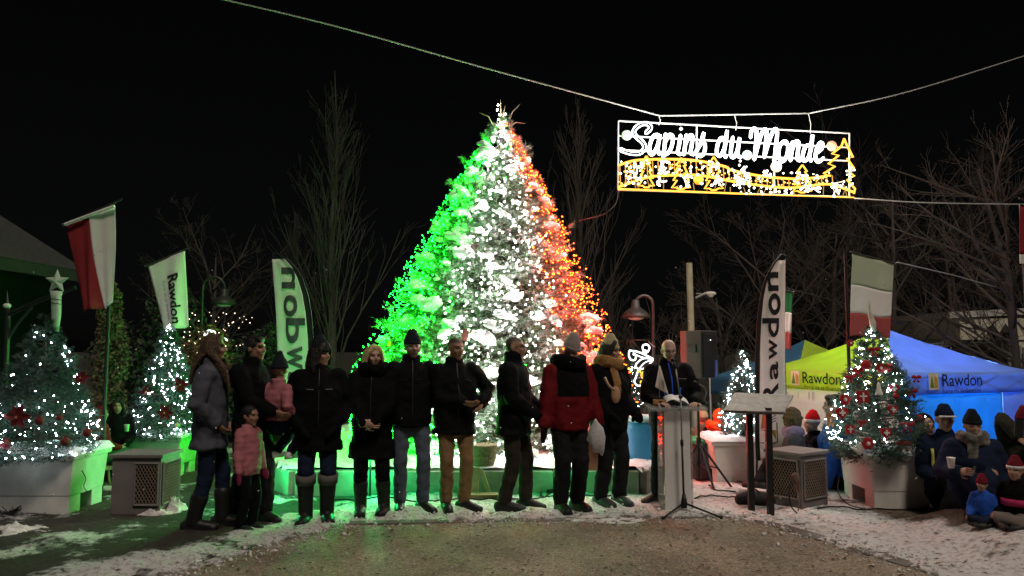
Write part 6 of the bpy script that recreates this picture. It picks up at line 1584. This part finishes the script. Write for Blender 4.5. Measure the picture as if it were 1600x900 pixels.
    # head wear and hair
    if hat:
        kind, m_ = hat[0], hat[1]; h_ = MB(s)
        if kind in ('beanie', 'pompom', 'santa'):
            tall = {'beanie': .105, 'pompom': .12, 'santa': .1}[kind] * (hat[2] if len(hat) > 2 else 1)
            h_.loft([(hl(0, .008, .025), .083 * hs, .1 * hs), (hl(0, .01, .06), .084 * hs, .1 * hs), (hl(0, .014, .03 + tall * .7), .07 * hs, .085 * hs), (hl(0, .018, .03 + tall), .05 * hs, .06 * hs)], 18, ref=tuple(Rh @ Vector((1, 0, 0))), rnd_cap=(False, True))
            if kind == 'santa': h_.loft([(hl(0, .02, .11), .05 * hs, .05 * hs), (hl(-.05, .03, .15), .035 * hs, .035 * hs), (hl(-.1, .02, .12), .02 * hs, .02 * hs)], 10)
            h_.build('hat', m_, root, sm=True)
            if kind != 'beanie' or (len(hat) > 3 and hat[3]):
                bb_ = MB(s); bb_.loft([(hl(0, .006, .02), .089 * hs, .106 * hs), (hl(0, .007, .055), .089 * hs, .106 * hs)], 18, ref=tuple(Rh @ Vector((1, 0, 0))), rnd_cap=(False, False)); bb_.build('hat_brim', K_FURW if kind == 'santa' else (hat[4] if len(hat) > 4 else m_), root, sm=True)
            else:
                bb_ = MB(s); bb_.loft([(hl(0, .004, .022), .087 * hs, .104 * hs), (hl(0, .006, .058), .088 * hs, .104 * hs)], 18, ref=tuple(Rh @ Vector((1, 0, 0))), rnd_cap=(False, False)); bb_.build('hat_brim', m_, root, sm=True)
            if kind in ('pompom', 'santa'):
                pm = MB(s); c_ = hl(0, .02, .045 + tall + .02) if kind == 'pompom' else hl(-.115, .015, .1)
                rp = random.Random(3); pm.ball(c_, .036 * hs, 10, 8)
                for q in range(60):
                    v_ = Vector((rp.gauss(0, 1), rp.gauss(0, 1), rp.gauss(0, 1))).normalized(); pm.tube([c_, c_ + v_ * .046 * hs], [.006, .003], 4, cap=False)
                pm.build('pompom', K_FURW if kind == 'santa' else m_, root, sm=True)
        elif kind == 'cap':
            h_.loft([(hl(0, .008, .03), .083 * hs, .1 * hs), (hl(0, .008, .07), .082 * hs, .098 * hs), (hl(0, .01, .105), .06 * hs, .075 * hs)], 18, ref=tuple(Rh @ Vector((1, 0, 0))), rnd_cap=(False, True)); h_.build('cap', m_, root, sm=True)
            pk = MB(s); pk.loft([(hl(-.06, -.09, .035), .01, .03), (hl(-.03, -.12, .037), .008, .045), (hl(.03, -.12, .037), .008, .045), (hl(.06, -.09, .035), .01, .03)], 10, ref=(0, 0, 1)); pk.build('cap_peak', K_FURW, root, sm=True)
        elif kind == 'fur':
            h_.loft([(hl(0, .008, -.01), .1 * hs, .115 * hs), (hl(0, .01, .06), .105 * hs, .12 * hs), (hl(0, .01, .12), .07 * hs, .085 * hs)], 18); fused(h_, 'hat', m_, root, .014, 2, .05, .03, lambda o: smooth(o.data))
    if hood:
        hd_ = MB(s); hd_.ball(hl(0, .035, .02), tuple(hs * q for q in (.105, .11, .13)), 18, 12, Rh); hd_.loft([(hl(0, .05, -.05), .1 * hs, .08 * hs), (sp(1.46) + Vector((0, .04, 0)), .14, .09)], 14); 
        if hood[1]: fused(hd_, 'hood', hood[0], root, .014 * vox, 3, .02, .06, lambda o: smooth(o.data))
    if hair:
        kind = hair[0]
        if kind in ('long', 'bob', 'short', 'blonde', 'ponytail'):
            m_ = hair[1]; hm = MB(s); X = tuple(Rh @ Vector((1, 0, 0)))
            fz = .045
            hm.ball(hl(0, .022, .04), tuple(hs * q for q in (.086, .1, .088)), 18, 12, Rh)
            if kind == 'short':
                hm.ball(hl(0, -.045, .088), tuple(hs * q for q in (.066, .045, .03)), 12, 8, Rh); hm.loft([(hl(0, .06, .03), .07 * hs, .05 * hs), (hl(0, .068, -.05), .06 * hs, .035 * hs)], 12, ref=X)
            if kind in ('long', 'bob', 'blonde'):
                L_ = {'long': .42, 'bob': .17, 'blonde': .15}[kind]; rr = random.Random(4)
                for q in range(22):
                    a = PI * (-.12 + 1.24 * q / 21); x0, y0 = math.cos(a) * .085, .012 + math.sin(a) * .09
                    w0 = rr.uniform(-.012, .012)
                    P0 = hl(x0 * .9, y0, .06); P1 = hl(x0 * 1.1, y0 * 1.05 + .005, -.03); P2 = hl(x0 * (1.3 if kind != 'blonde' else 1.38) + w0, y0 * 1.1 + .01, -.03 - L_ * .5); P3 = hl(x0 * 1.25 + w0 * 2, y0 * 1.05 + .005, -.03 - L_ * rr.uniform(.88, 1.08))
                    if kind == 'long':
                        if q in (0, 1, 2, 3, 18, 19, 20, 21): sg_ = 1 if q < 9 else -1; P2 = hl(sg_ * .1 + w0, -.1 - .01 * (q % 4), -.2); P3 = hl(sg_ * .1 + w0 * 3, -.175 - .01 * (q % 3), -.45 * rr.uniform(.85, 1.1))
                        else: P2 = hl(x0 * 1.4 + w0, .13 + .03 * math.sin(a), -.17); P3 = hl(x0 * 1.5 + w0 * 2, .165, -.36 * rr.uniform(.85, 1.1))
                    pts = catmull([P0, P1, P2, P3], 4); nn = len(pts); hm.tube(pts, [hs * (.022 + .006 * math.sin(i / nn * PI)) * (1 - .75 * (i / nn) ** 3) for i in range(nn)], 7)
                for q in (-1, 1):
                    hm.loft([(hl(q * .02, -.06, .1), .035 * hs, .02 * hs), (hl(q * .07, -.058, .05), .02 * hs, .03 * hs), (hl(q * .088, -.04, -.03), .016 * hs, .026 * hs), (hl(q * .092, -.035, -.1), .012, .02)], 8, ref=X)
            if kind == 'ponytail':
                pt = catmull([hl(.02, .1, .05), hl(.07, .1, -.02), hl(.09, .07, -.15), hl(.085, .05, -.3)], 5); nn = len(pt); hm.tube(pt, [.032 * (1 - .8 * (i / nn) ** 2.2) for i in range(nn)], 8); hm.loft([(hl(0, .06, .03), .075 * hs, .05 * hs), (hl(0, .07, -.06), .06 * hs, .035 * hs)], 12, ref=X)
            fused(hm, 'hair', m_, root, .010, 1, .012, .02, lambda o: smooth(o.data))
    if beard and beard != 'stubble':
        bd = MB(s); bd.loft([(hl(-.06, -.035, -.03), .014, .02), (hl(-.04, -.075, -.08), .022, .03), (hl(0, -.09, -.105), .028, .04), (hl(.04, -.075, -.08), .022, .03), (hl(.06, -.035, -.03), .014, .02)], 10, ref=(0, 1, 0)); bd.ball(hl(0, -.1, -.046), (.03, .012, .009), 10, 6, Rh)
        fused(bd, 'beard', beard, root, .009, 1, .015, .015, lambda o: smooth(o.data))
    if glasses:
        g_ = MB(s)
        for sx in (-1, 1):
            g_.tube([hl(sx * .034 + .023 * math.cos(a), -.103, .006 + .017 * math.sin(a)) for a in [2 * PI * q / 12 for q in range(12)]], .0022, 4, closed=True); g_.tube([hl(sx * .057, -.1, .01), hl(sx * .078, .01, .01)], .002, 4)
        g_.tube([hl(-.012, -.105, .008), hl(.012, -.105, .008)], .002, 4); g_.build('glasses', M_BLACK, root)
    if scarf:
        sc_ = MB(s); c0 = sp(1.47); m_, big_ = scarf[0], scarf[1]
        for q in range(2): sc_.tube(catmull([c0 + Vector((.1 * big_ * math.cos(a), .085 * big_ * math.sin(a) - .012, .02 + .035 * q + .018 * math.sin(a * 2 + q))) for a in [2 * PI * k / 8 for k in range(8)]], 4, True), .043 * big_, 8, closed=True)
        if len(scarf) > 2: sc_.loft([(c0 + Vector((-.03, -.11, 0)), .055, .02), (sp(1.3) + Vector((-.035, -.18, 0)), .06, .018), (sp(1.12) + Vector((-.03, -.18, 0)), .062, .014)], 10)
        fused(sc_, 'scarf', m_, root, .014, 2, .03, .04, lambda o: smooth(o.data))
    return root

def project_strip(o, root, s, path, w, m_, name='trim', y=-.6):
    """thin raised strip laid on the front of a garment along (x,z) points"""
    bvh = BVHTree.FromPolygons([v.co[:] for v in o.data.vertices], [p_.vertices[:] for p_ in o.data.polygons]); pts = []
    P = [Vector((a * s, 0, b * s)) for a, b in path]
    for i in range(len(P) - 1):
        for k in range(6):
            q = P[i].lerp(P[i + 1], k / 5); h_ = bvh.ray_cast(Vector((q.x, y * s, q.z)), Vector((0, 1, 0)), 2)
            if h_[0] is not None: pts.append(h_[0] + Vector((0, -.002, 0)))
    if len(pts) > 2:
        mb = MB(); mb.tube(pts, w * s / 2, 6); mb.build(name, m_, root, sm=True)
M_REFL = mat('pale reflective piping', (.2, .2, .2), .5); M_ZIPB = mat('bright blue zip', (.02, .1, .7), .5); M_ZIPD = mat('dark zip', (.022, .022, .025), .5)
def jacket_trims(*strips):
    def f(o, root, s, sp):
        for path, w, m_, nm in strips: project_strip(o, root, s, path, w, m_, nm)
    return f
ZIP = ([(0, .9), (0, 1.5)], .012, M_ZIPD, 'zip')

def stand(px, py, head_py): g = on_ground(px, py); return g, at(px, head_py, g.y + .02).z
ROW = 'people lined up in front of the lit tree'
# 1 woman in grey coat, seen from the side
g, H = stand(322, 826, 524)
person('woman in slate grey coat with very long brown hair, seen from the side', g, 1.72, H, ROW, feet=((-.08, .1, .0), (.09, -.12, .0)), hands=((-.16, -.1, .95), (.17, -.11, .95)), poles=((-.7, .8, -.2), (.7, .8, -.2)), head=(-.05, .0), skin='warm', jacket=dict(m=K_GREYCOAT, hem=.72, th=1.06, flare=1.05), trousers=dict(m=K_NAVY, w=.86, cuff=.3), boots=dict(top=.22, w=1.12), hair=('long', HAIR_BR), build_=1.02, hood=(K_GREYCOAT, False))
# 2 man holding a child
g2, H2 = stand(389, 816, 526)
person('dark-haired man in black jacket holding a small child', g2, 1.05, H2, ROW, feet=((-.1, .1, .1), (.1, -.1, -.1)), hands=((-.05, -.36, 1.05), (.2, -.34, .98)), head=(.25, 0), skin='warm', jacket=dict(m=K_BLACK, th=1.08, hem=.84), hair=('short', HAIR_BLK), boots=dict(top=.14))
# 3 child held
cz = at(436, 716, g2.y).z; chp = at(437, 640, g2.y - .0)
person('small child in pink jacket and dark bobble hat, carried by the man', (chp.x, g2.y - .05, cz), 2.6, at(436, 545, g2.y).z - cz + .16, ROW, seat=.46, feet=((-.14, -.12, .2, .0), (.14, -.12, -.2, .0)), hands=((-.27, -.1, 1.02), (.25, .0, 1.0)), hs=1.35, head=(.4, 0), skin='light', jacket=dict(m=K_PINK, th=1.12, puff=.09), trousers=dict(m=K_NAVY), boots=dict(m=K_FURW, top=.08), hat=('pompom', K_BEANB, .9))
# 4 girl
g, H = stand(384, 829, 634)
person('girl in pink quilted jacket with dark ponytail and magenta mittens', g, 1.25, H, ROW, hs=1.28, feet=((-.1, .03, .1), (.1, -.03, -.1)), hands=((-.27, -.06, .82), (.27, -.1, .82)), head=(-.1, .05), skin='warm', jacket=dict(m=K_PINK, th=1.14, puff=.085, hem=.82), trousers=dict(m=K_BLACK, w=1.02, cuff=.05), boots=dict(top=.12), hair=('ponytail', HAIR_BLK), gloves=K_MITT)
# 5 woman, dark bobble hat, tall boots
g, H = stand(494, 816, 536)
person('woman in black parka, dark bobble hat and tall boots with grey cuffs', g, .25, H, ROW, feet=((-.1, 0, -.25), (.1, .02, .1)), hands=((-.16, -.12, .95), (.16, -.12, .95)), poles=((-.9, .6, -.2), (.9, .6, -.2)), gloves=K_BLACK, head=(.85, 0), jacket=dict(m=K_BLACK, th=1.22, hem=.7), trousers=dict(m=K_NAVY, w=.98, cuff=.5), boots=dict(top=.33, w=1.25, cuff=K_BOOTG), hat=('pompom', K_BEANB, 1.15), hair=('bob', HAIR_DK), build_=1.15, detail=jacket_trims(([(-.12, 1.3), (-.05, 1.3)], .008, M_REFL, 'chest_trim'), ([(.06, 1.3), (.13, 1.3)], .008, M_REFL, 'chest_trim'), ZIP), hood=(K_BLACK, False))
# 6 blonde woman
g, H = stand(580, 803, 540)
person('blonde woman in long black coat with clasped hands', g, .05, H, ROW, feet=((-.11, 0, .1), (.13, .02, -.1)), hands=((-.04, -.27, .96), (.05, -.27, .97)), poles=((-1, .3, -.3), (1, .3, -.3)), head=(.4, .03), skin='pale', jacket=dict(m=K_BLACK, th=1.14, hem=.58, flare=1.1), trousers=dict(m=K_BLACK, w=.95, cuff=.3), boots=dict(top=.24, w=1.15), hair=('blonde', HAIR_BL), scarf=(K_BLACK, 1.15), curl=.5, hdir=(((.9, -.2, -.1), (.2, 1, 0)), ((-.9, -.2, -.1), (-.2, 1, 0))), build_=1.1, detail=jacket_trims(ZIP))
# 7 bearded man, beanie, jeans
g, H = stand(641, 799, 524)
person('bearded man in dark beanie, black jacket and blue-grey jeans', g, .2, H, ROW, feet=((-.1, .03, -.1), (.12, -.03, .5)), hands=((-.3, -.06, .9), (.3, -.06, .9)), gloves=K_BLACK, head=(.15, .05), jacket=dict(m=K_BLACK2, th=1.1, hem=.86), trousers=dict(m=K_JEAN, w=.88), boots=dict(top=.13), hat=('beanie', K_BEANB), beard='stubble', build_=1.05, detail=jacket_trims(([(-.14, 1.3), (-.05, 1.31)], .006, M_ZIPD, 'chest_seam'), ([(.05, 1.31), (.14, 1.3)], .006, M_ZIPD, 'chest_seam'), ZIP))
# 8 man, khaki trousers
g, H = stand(709, 798, 528)
person('short-haired man in black jacket and khaki trousers, arms folded', g, .3, H, ROW, feet=((-.08, .0, -.05), (.1, -.02, .7)), hands=((.05, -.24, 1.1), (.26, -.1, 1.07)), poles=((-.7, .4, -.6), (.8, .5, -.5)), head=(.35, .04), skin='warm', jacket=dict(m=K_BLACK2, th=1.15, hem=.78), trousers=dict(m=K_KHAKI, w=.9), boots=dict(top=.13), hair=('cropped', (.03, .025, .02)), build_=1.12, detail=jacket_trims(([(.03, 1.09), (.16, 1.06)], .01, M_REFL, 'sleeve_trim'), ([(.06, 1.33), (.15, 1.31)], .006, M_ZIPD, 'chest_seam'), ZIP))
# 9 man in profile
g, H = stand(802, 797, 526)
person('man with glasses in black coat turned in profile to the right', g, 1.25, H, ROW, feet=((-.09, .07, .1), (.09, -.1, -.1)), hands=((-.12, -.27, .98), (.15, -.27, .97)), poles=((-.6, .9, -.3), (.6, .9, -.3)), head=(.1, 0), jacket=dict(m=K_BLACK2, th=1.18, hem=.76, collar=1.6), trousers=dict(m=K_BRTROU, w=.95), boots=dict(top=.12), hair=('cropped', (.05, .045, .04)), glasses=True, gloves=K_BLACK, detail=jacket_trims(ZIP))
# 10 red parka
g, H = stand(889, 798, 529)
person('person in red and black parka and pale grey knit hat, looking down', g, .35, H, ROW, feet=((-.09, 0, -.05), (.1, .02, .2)), hands=((-.3, -.08, .86), (.31, -.12, .84)), head=(.25, .42), jacket=dict(m=K_RED, th=1.2, hem=.84), trousers=dict(m=K_DKTROU, w=1.08), boots=dict(top=.12, w=1.1), hat=('beanie', K_BEANG, 1.2), gloves=K_BLACK, build_=1.1, scarf=(K_BLACK, 1.35),
       detail=lambda o, root, s, sp: yoke(o, root, s))
def yoke(o, root, s):
    # black yoke over the chest and shoulders of the red parka, lifted off the shell
    me = o.data; bm = bmesh.new(); bm.from_mesh(me)
    kill = [f for f in bm.faces if not (1.17 * s < f.calc_center_median().z < 1.46 * s and abs(f.calc_center_median().x) < .17 * s and f.normal.y < .2)]
    bmesh.ops.delete(bm, geom=kill, context='FACES')
    for v in bm.verts: v.co += v.normal * .006
    m2 = bpy.data.meshes.new('chest_yoke'); bm.to_mesh(m2); bm.free(); smooth(m2); link_mesh('chest_yoke', m2, K_BLACK, root)
# 11 woman tan scarf
g, H = stand(952, 789, 531)
person('woman in black coat with tan scarf and beige knit hat', g, .62, H, ROW, feet=((-.1, .03, .0), (.11, -.03, -.1)), hands=((-.18, -.2, .98), (.2, -.2, .98)), head=(.35, .12), skin='pale', jacket=dict(m=K_BLACK, th=1.2, hem=.8), trousers=dict(m=K_DKTROU, w=1.06), boots=dict(m=mat('grey-black boot', (.03, .035, .035), .5), top=.14, w=1.1), hat=('beanie', K_BEIGE, 1.1, True), gloves=K_BLACK, hair=('bob', HAIR_DK), scarf=(K_TAN, 1.25, 1), build_=1.12)
# 12 speaker at the lectern
g = on_ground(1040, 786); H = at(1040, 531, g.y).z
person('bald man with glasses in black jacket with blue zips, speaking at the lectern', (at(1046, 700, g.y).x, g.y, 0), .03, H, ROW, feet=((-.14, .0, -1.0), (.13, .05, .15)), hands=((-.17, -.34, 1.085), (.2, -.34, 1.085)), head=(0.02, .2), skin='pale', jacket=dict(m=K_BLACK2, th=1.16, hem=.82, collar=1.56), trousers=dict(m=K_DKTROU, w=.95), boots=dict(m=mat('brown-black shoe', (.04, .03, .022), .5), top=.08), hair=('bald',), glasses=True, build_=1.08, hdir=(((.45, -.9, -.05), (0, 0, -1)), ((-.45, -.9, -.05), (0, 0, -1))), curl=.55,
       detail=jacket_trims(([(0, 1.12), (0, 1.36), (-.02, 1.5)], .016, M_ZIPB, 'blue_zip'), ([(-.07, 1.12), (-.095, 1.24)], .014, M_ZIPB, 'blue_pocket_zip'), ([(.07, 1.12), (.095, 1.24)], .014, M_ZIPB, 'blue_pocket_zip'), ([(-.15, 1.335), (-.08, 1.345)], .009, M_REFL, 'chest_lettering'), ([(.08, 1.335), (.17, 1.33)], .009, M_REFL, 'chest_lettering')))

# onlookers on the lower lawn
LOOK = 'onlookers at the right of the plaza'
def onlooker(px, top_py, Y, label, rz=0.0, Hh=None, **kw):
    p_ = at(px, top_py, Y); g_ = terrain(p_.x, Y); kw.setdefault('vox', 1.25)
    return person(label, (p_.x, Y, g_), rz, (p_.z - g_) if Hh is None else Hh, LOOK, **kw)
onlooker(1124, 641, 11.6, 'onlooker in bright orange hood beside the green-lit planter', 2.8, jacket=dict(m=K_BLACK, th=1.2), hood=(K_ORANGE, True), scarf=(K_ORANGE, 1.5))
onlooker(1098, 643, 11.9, 'onlooker in a beige knit hat left of the orange hood', 2.9, jacket=dict(m=cloth('olive coat', (.1, .09, .06)), th=1.15), hat=('beanie', K_BEIGE))
def lounger_(px, top_py, Y, label, rz, seat=.08, **kw):
    """somebody sitting low at the edge of the plaza"""
    p_ = at(px, top_py, Y); g_ = terrain(p_.x, Y); kw.setdefault('vox', 1.15); top = 1.75 - .86 + seat + (.045 if kw.get('hat') else 0) - .03
    return person(label, (p_.x, Y, g_), rz, (p_.z - g_) / top * 1.75, LOOK, seat=seat, feet=kw.pop('feet', ((-.12, -.42, .4), (.14, -.44, -.4))), **kw)
lounger_(1240, 642, 9.3, 'onlooker in grey coat with fur-edged hat before the white tent wall', -1.9, jacket=dict(m=cloth('grey quilted', (.05, .052, .062)), th=1.15, puff=.1), hat=('fur', cloth('brown fur', (.1, .08, .05), .95, 1, 60)), scarf=(cloth('lilac scarf', (.2, .17, .28)), 1.1))
lounger_(1271, 646, 9.55, 'onlooker in red santa hat before the white tent wall', -1.6, jacket=dict(m=K_BLACK, th=1.1), hat=('santa', K_SANTA, 1.1))
lounger_(1306, 622, 9.2, 'onlooker in royal blue jacket half hidden by the right spruce', -2.2, jacket=dict(m=K_BLUEJ, th=1.2), hair=('short', HAIR_DK), build_=1.1)
lounger_(1474, 634, 7.95, 'man in navy jacket and peaked cap beside the right planter', -.25, seat=.12, jacket=dict(m=K_NAVY, th=1.08), hat=('cap', K_NAVY), hands=((-.1, -.25, 1.1), (.15, -.2, 1.0)), detail=jacket_trims(([(-.14, .36), (-.14, .62)], .03, mat('yellow reflective band', (.5, .5, .1), .5), 'reflective_band')))
onlooker(1444, 650, 10.0, 'hooded child peering between the spruce and the capped man', .1, jacket=dict(m=K_BLACK, th=1.1), hood=(K_BLACK, True), hs=1.25)
lounger_(1517, 645, 7.1, 'grey-bearded man in dark knit hat and plaid scarf holding a cup', -.3, seat=.1, jacket=dict(m=K_NAVY, th=1.25), hat=('beanie', K_BEANB, 1.0), beard=HAIR_GR, scarf=(K_PLAID, 1.1, 1), hands=((-.2, -.3, 1.2), (.3, -.15, .95)), head=(.05, .1), build_=1.15, trousers=dict(m=K_NAVY))
lounger_(1600, 640, 7.4, 'onlooker in red hat at the right edge hiding the face behind a phone', -.6, seat=.12, jacket=dict(m=cloth('dark olive coat', (.03, .03, .022)), th=1.1), hat=('beanie', K_MAROON), hands=((-.05, -.24, 1.5), (.08, -.24, 1.5)), scarf=(K_PLAID, 1.1))
KID = 'children sitting at the edge of the snow'
def kid(px, top_py, Y, label, **kw):
    p_ = at(px, top_py, Y); g_ = terrain(p_.x, Y)
    return person(label, (p_.x, Y, g_), kw.pop('rz', -.4), (p_.z - g_) / (1.75 - .86 + .04 + .06 + .06) * 1.81, KID, seat=.04, hs=1.3, feet=((-.16, -.3, .9), (.18, -.32, -.9)), **kw)
kid(1534, 741, 6.65, 'child in maroon knit hat and blue jacket sitting on the snow edge', jacket=dict(m=K_BLUEJ, th=1.1), hat=('beanie', K_MAROON, 1.0, True), hands=((-.2, -.25, 1.0), (.2, -.25, 1.0)), gloves=K_BLACK, trousers=dict(m=K_NAVY), rz=-.8)
kid(1586, 713, 6.5, 'child in striped knit hat and black and pink jacket at the right edge', jacket=dict(m=K_BLACK, th=1.1, panel=(K_PINKB, 1.14, 1.24)), hat=('beanie', K_MAROON, 1.0, True, K_FURW), hands=((-.2, -.2, 1.0), (.2, -.2, 1.0)), gloves=K_BLACK, trousers=dict(m=K_GREYP), rz=-.9)
# two people sitting at the far left
def sitter(px, top_py, Y, label, rz, **kw):
    p_ = at(px, top_py, Y); g_ = terrain(p_.x, Y); Hs = (p_.z - g_) / (1.75 - .86 + .4) * 1.75
    bn = empty('stool', (p_.x, Y, g_), rz, 'small wooden stool under the %s' % kw.pop('who'), 'stool', 'stools at the far left'); s = Hs / 1.75
    m = MB(); m.box((0, 0, .4 * s - .12 * s), (.4 * s, .34 * s, .04)); m.build('seat', M_WOOD, bn, bevel=.006)
    for sx in (-1, 1):
        for sy in (-1, 1): m = MB(); m.tube([(sx * .17 * s, sy * .14 * s, 0), (sx * .14 * s, sy * .11 * s, .27 * s)], .014, 6); m.build('leg', M_WOOD, bn)
    return person(label, (p_.x, Y, g_), rz, Hs, 'people sitting at the far left', seat=.4, feet=((-.12, -.4, .1), (.12, -.42, -.1)), vox=1.2, **kw)
sitter(184, 624, 10.6, 'person in black sitting with a cup behind the left vent box', .5, who='person in black', jacket=dict(m=K_BLACK, th=1.1), hair=('bob', HAIR_DK), hands=((-.1, -.3, 1.05), (.12, -.3, 1.05)))
sitter(157, 636, 9.7, 'person in red hooded jacket hidden behind the left spruce', 2.4, who='person in red hood', jacket=dict(m=K_RED, th=1.15), hood=(K_RED, True), trousers=dict(m=cloth('green trousers', (.03, .08, .04))), hands=((-.1, -.3, 1.05), (.12, -.3, 1.05)))

# ------------------------------------------------------------------ fuse all skins
bpy.context.view_layer.update()
dg = bpy.context.evaluated_depsgraph_get()
res = [(o, bpy.data.meshes.new_from_object(o.evaluated_get(dg), preserve_all_data_layers=False, depsgraph=dg), post) for o, post in BAKE]
for o, me_, post in res:
    old = o.data; o.modifiers.clear(); mats_ = list(old.materials); o.data = me_; me_.name = o.name
    me_.materials.clear()
    for q in mats_: me_.materials.append(q)
    bpy.data.meshes.remove(old)
for o, me_, post in res:
    if post: post(o)

# ------------------------------------------------------------------ things held
def held(name, mb, m, loc, label, cat, rot=(0, 0, 0), sm=True):
    o = mb.build(name, m, None, sm=sm); o.location = loc; o.rotation_euler = rot; return tag(o, label, cat)
def crumple(mb, amp, sc_, seed):
    mb.v = [tuple(Vector(v) * (1 + amp * noise.noise(Vector(v) * sc_ + Vector((seed, 0, 0))) + amp * .5 * noise.noise(Vector(v) * sc_ * 2.3))) for v in mb.v]
m = MB(); m.loft([((0, 0, .1), .02, .02), ((0, 0, .02), .07, .05), ((.01, 0, -.08), .1, .06), ((.02, 0, -.17), .07, .05)], 18); crumple(m, .35, 14, 2)
held('plastic_bag', m, mat('thin white plastic', (.65, .64, .66), .35, .15, 20, .5, 40, trans=.35), at(931, 672, 7.6), 'crumpled white plastic bag in the hand of the red parka', 'bag')
m = MB(); m.add([(-.1, -.05, .0), (.1, -.05, 0), (.1, .06, 0), (-.1, .06, 0), (-.095, -.055, .34), (.095, -.055, .35), (.1, .06, .34), (-.1, .06, .35)], [(3, 2, 1, 0), (0, 1, 5, 4), (1, 2, 6, 5), (2, 3, 7, 6), (3, 0, 4, 7)])
held('paper_bag', m, mat('brown kraft paper', (.3, .16, .09), .8, .15, 6, .3, 20), at(917, 733, 8.2), 'brown paper bag hanging between the red parka and tan scarf', 'bag', (0, .06, .2), False)
m = MB(); m.tube([(0, 0, .36), (-.04, .0, .42), (.03, 0, .42), (0, 0, .36)], .004, 4)
hb_ = empty('handbag', at(962, 617, 7.8), 0, 'small tan shoulder bag on the black coat of scarfed woman', 'handbag'); H0 = at(962, 617, 7.8)
m = MB(); m.ball((0, 0, 0), (.05, .03, .085), 14, 10); m.build('pouch', mat('tan leather', (.4, .24, .16), .6, .15, 10), hb_, sm=True)
m = MB(); m.tube(catmull([at(945, 590, 7.72) - H0, at(951, 602, 7.68) - H0, at(960, 610, 7.72) - H0], 5), .014, 6); m.build('strap', MATS['tan leather'], hb_, sm=True)
def cup(px, py, Y, label):
    m = MB(); m.lathe((0, 0, -.05), [(.024, 0), (.034, .085), (.036, .09), (.03, .088)], 14); return held('paper_cup', m, M_WHITE, at(px, py, Y), label, 'cup')
cup(1486, 722, 6.72, 'white paper cup held by the grey-bearded man');  cup(198, 668, 10.25, 'white paper cup of the person sitting in black')
m = MB(); m.box((0, 0, 0), (.08, .012, .15)); held('phone', m, M_BLACK, at(1592, 668, 7.05), 'black phone raised before the face at the right edge', 'phone', (0, .1, 0), False)
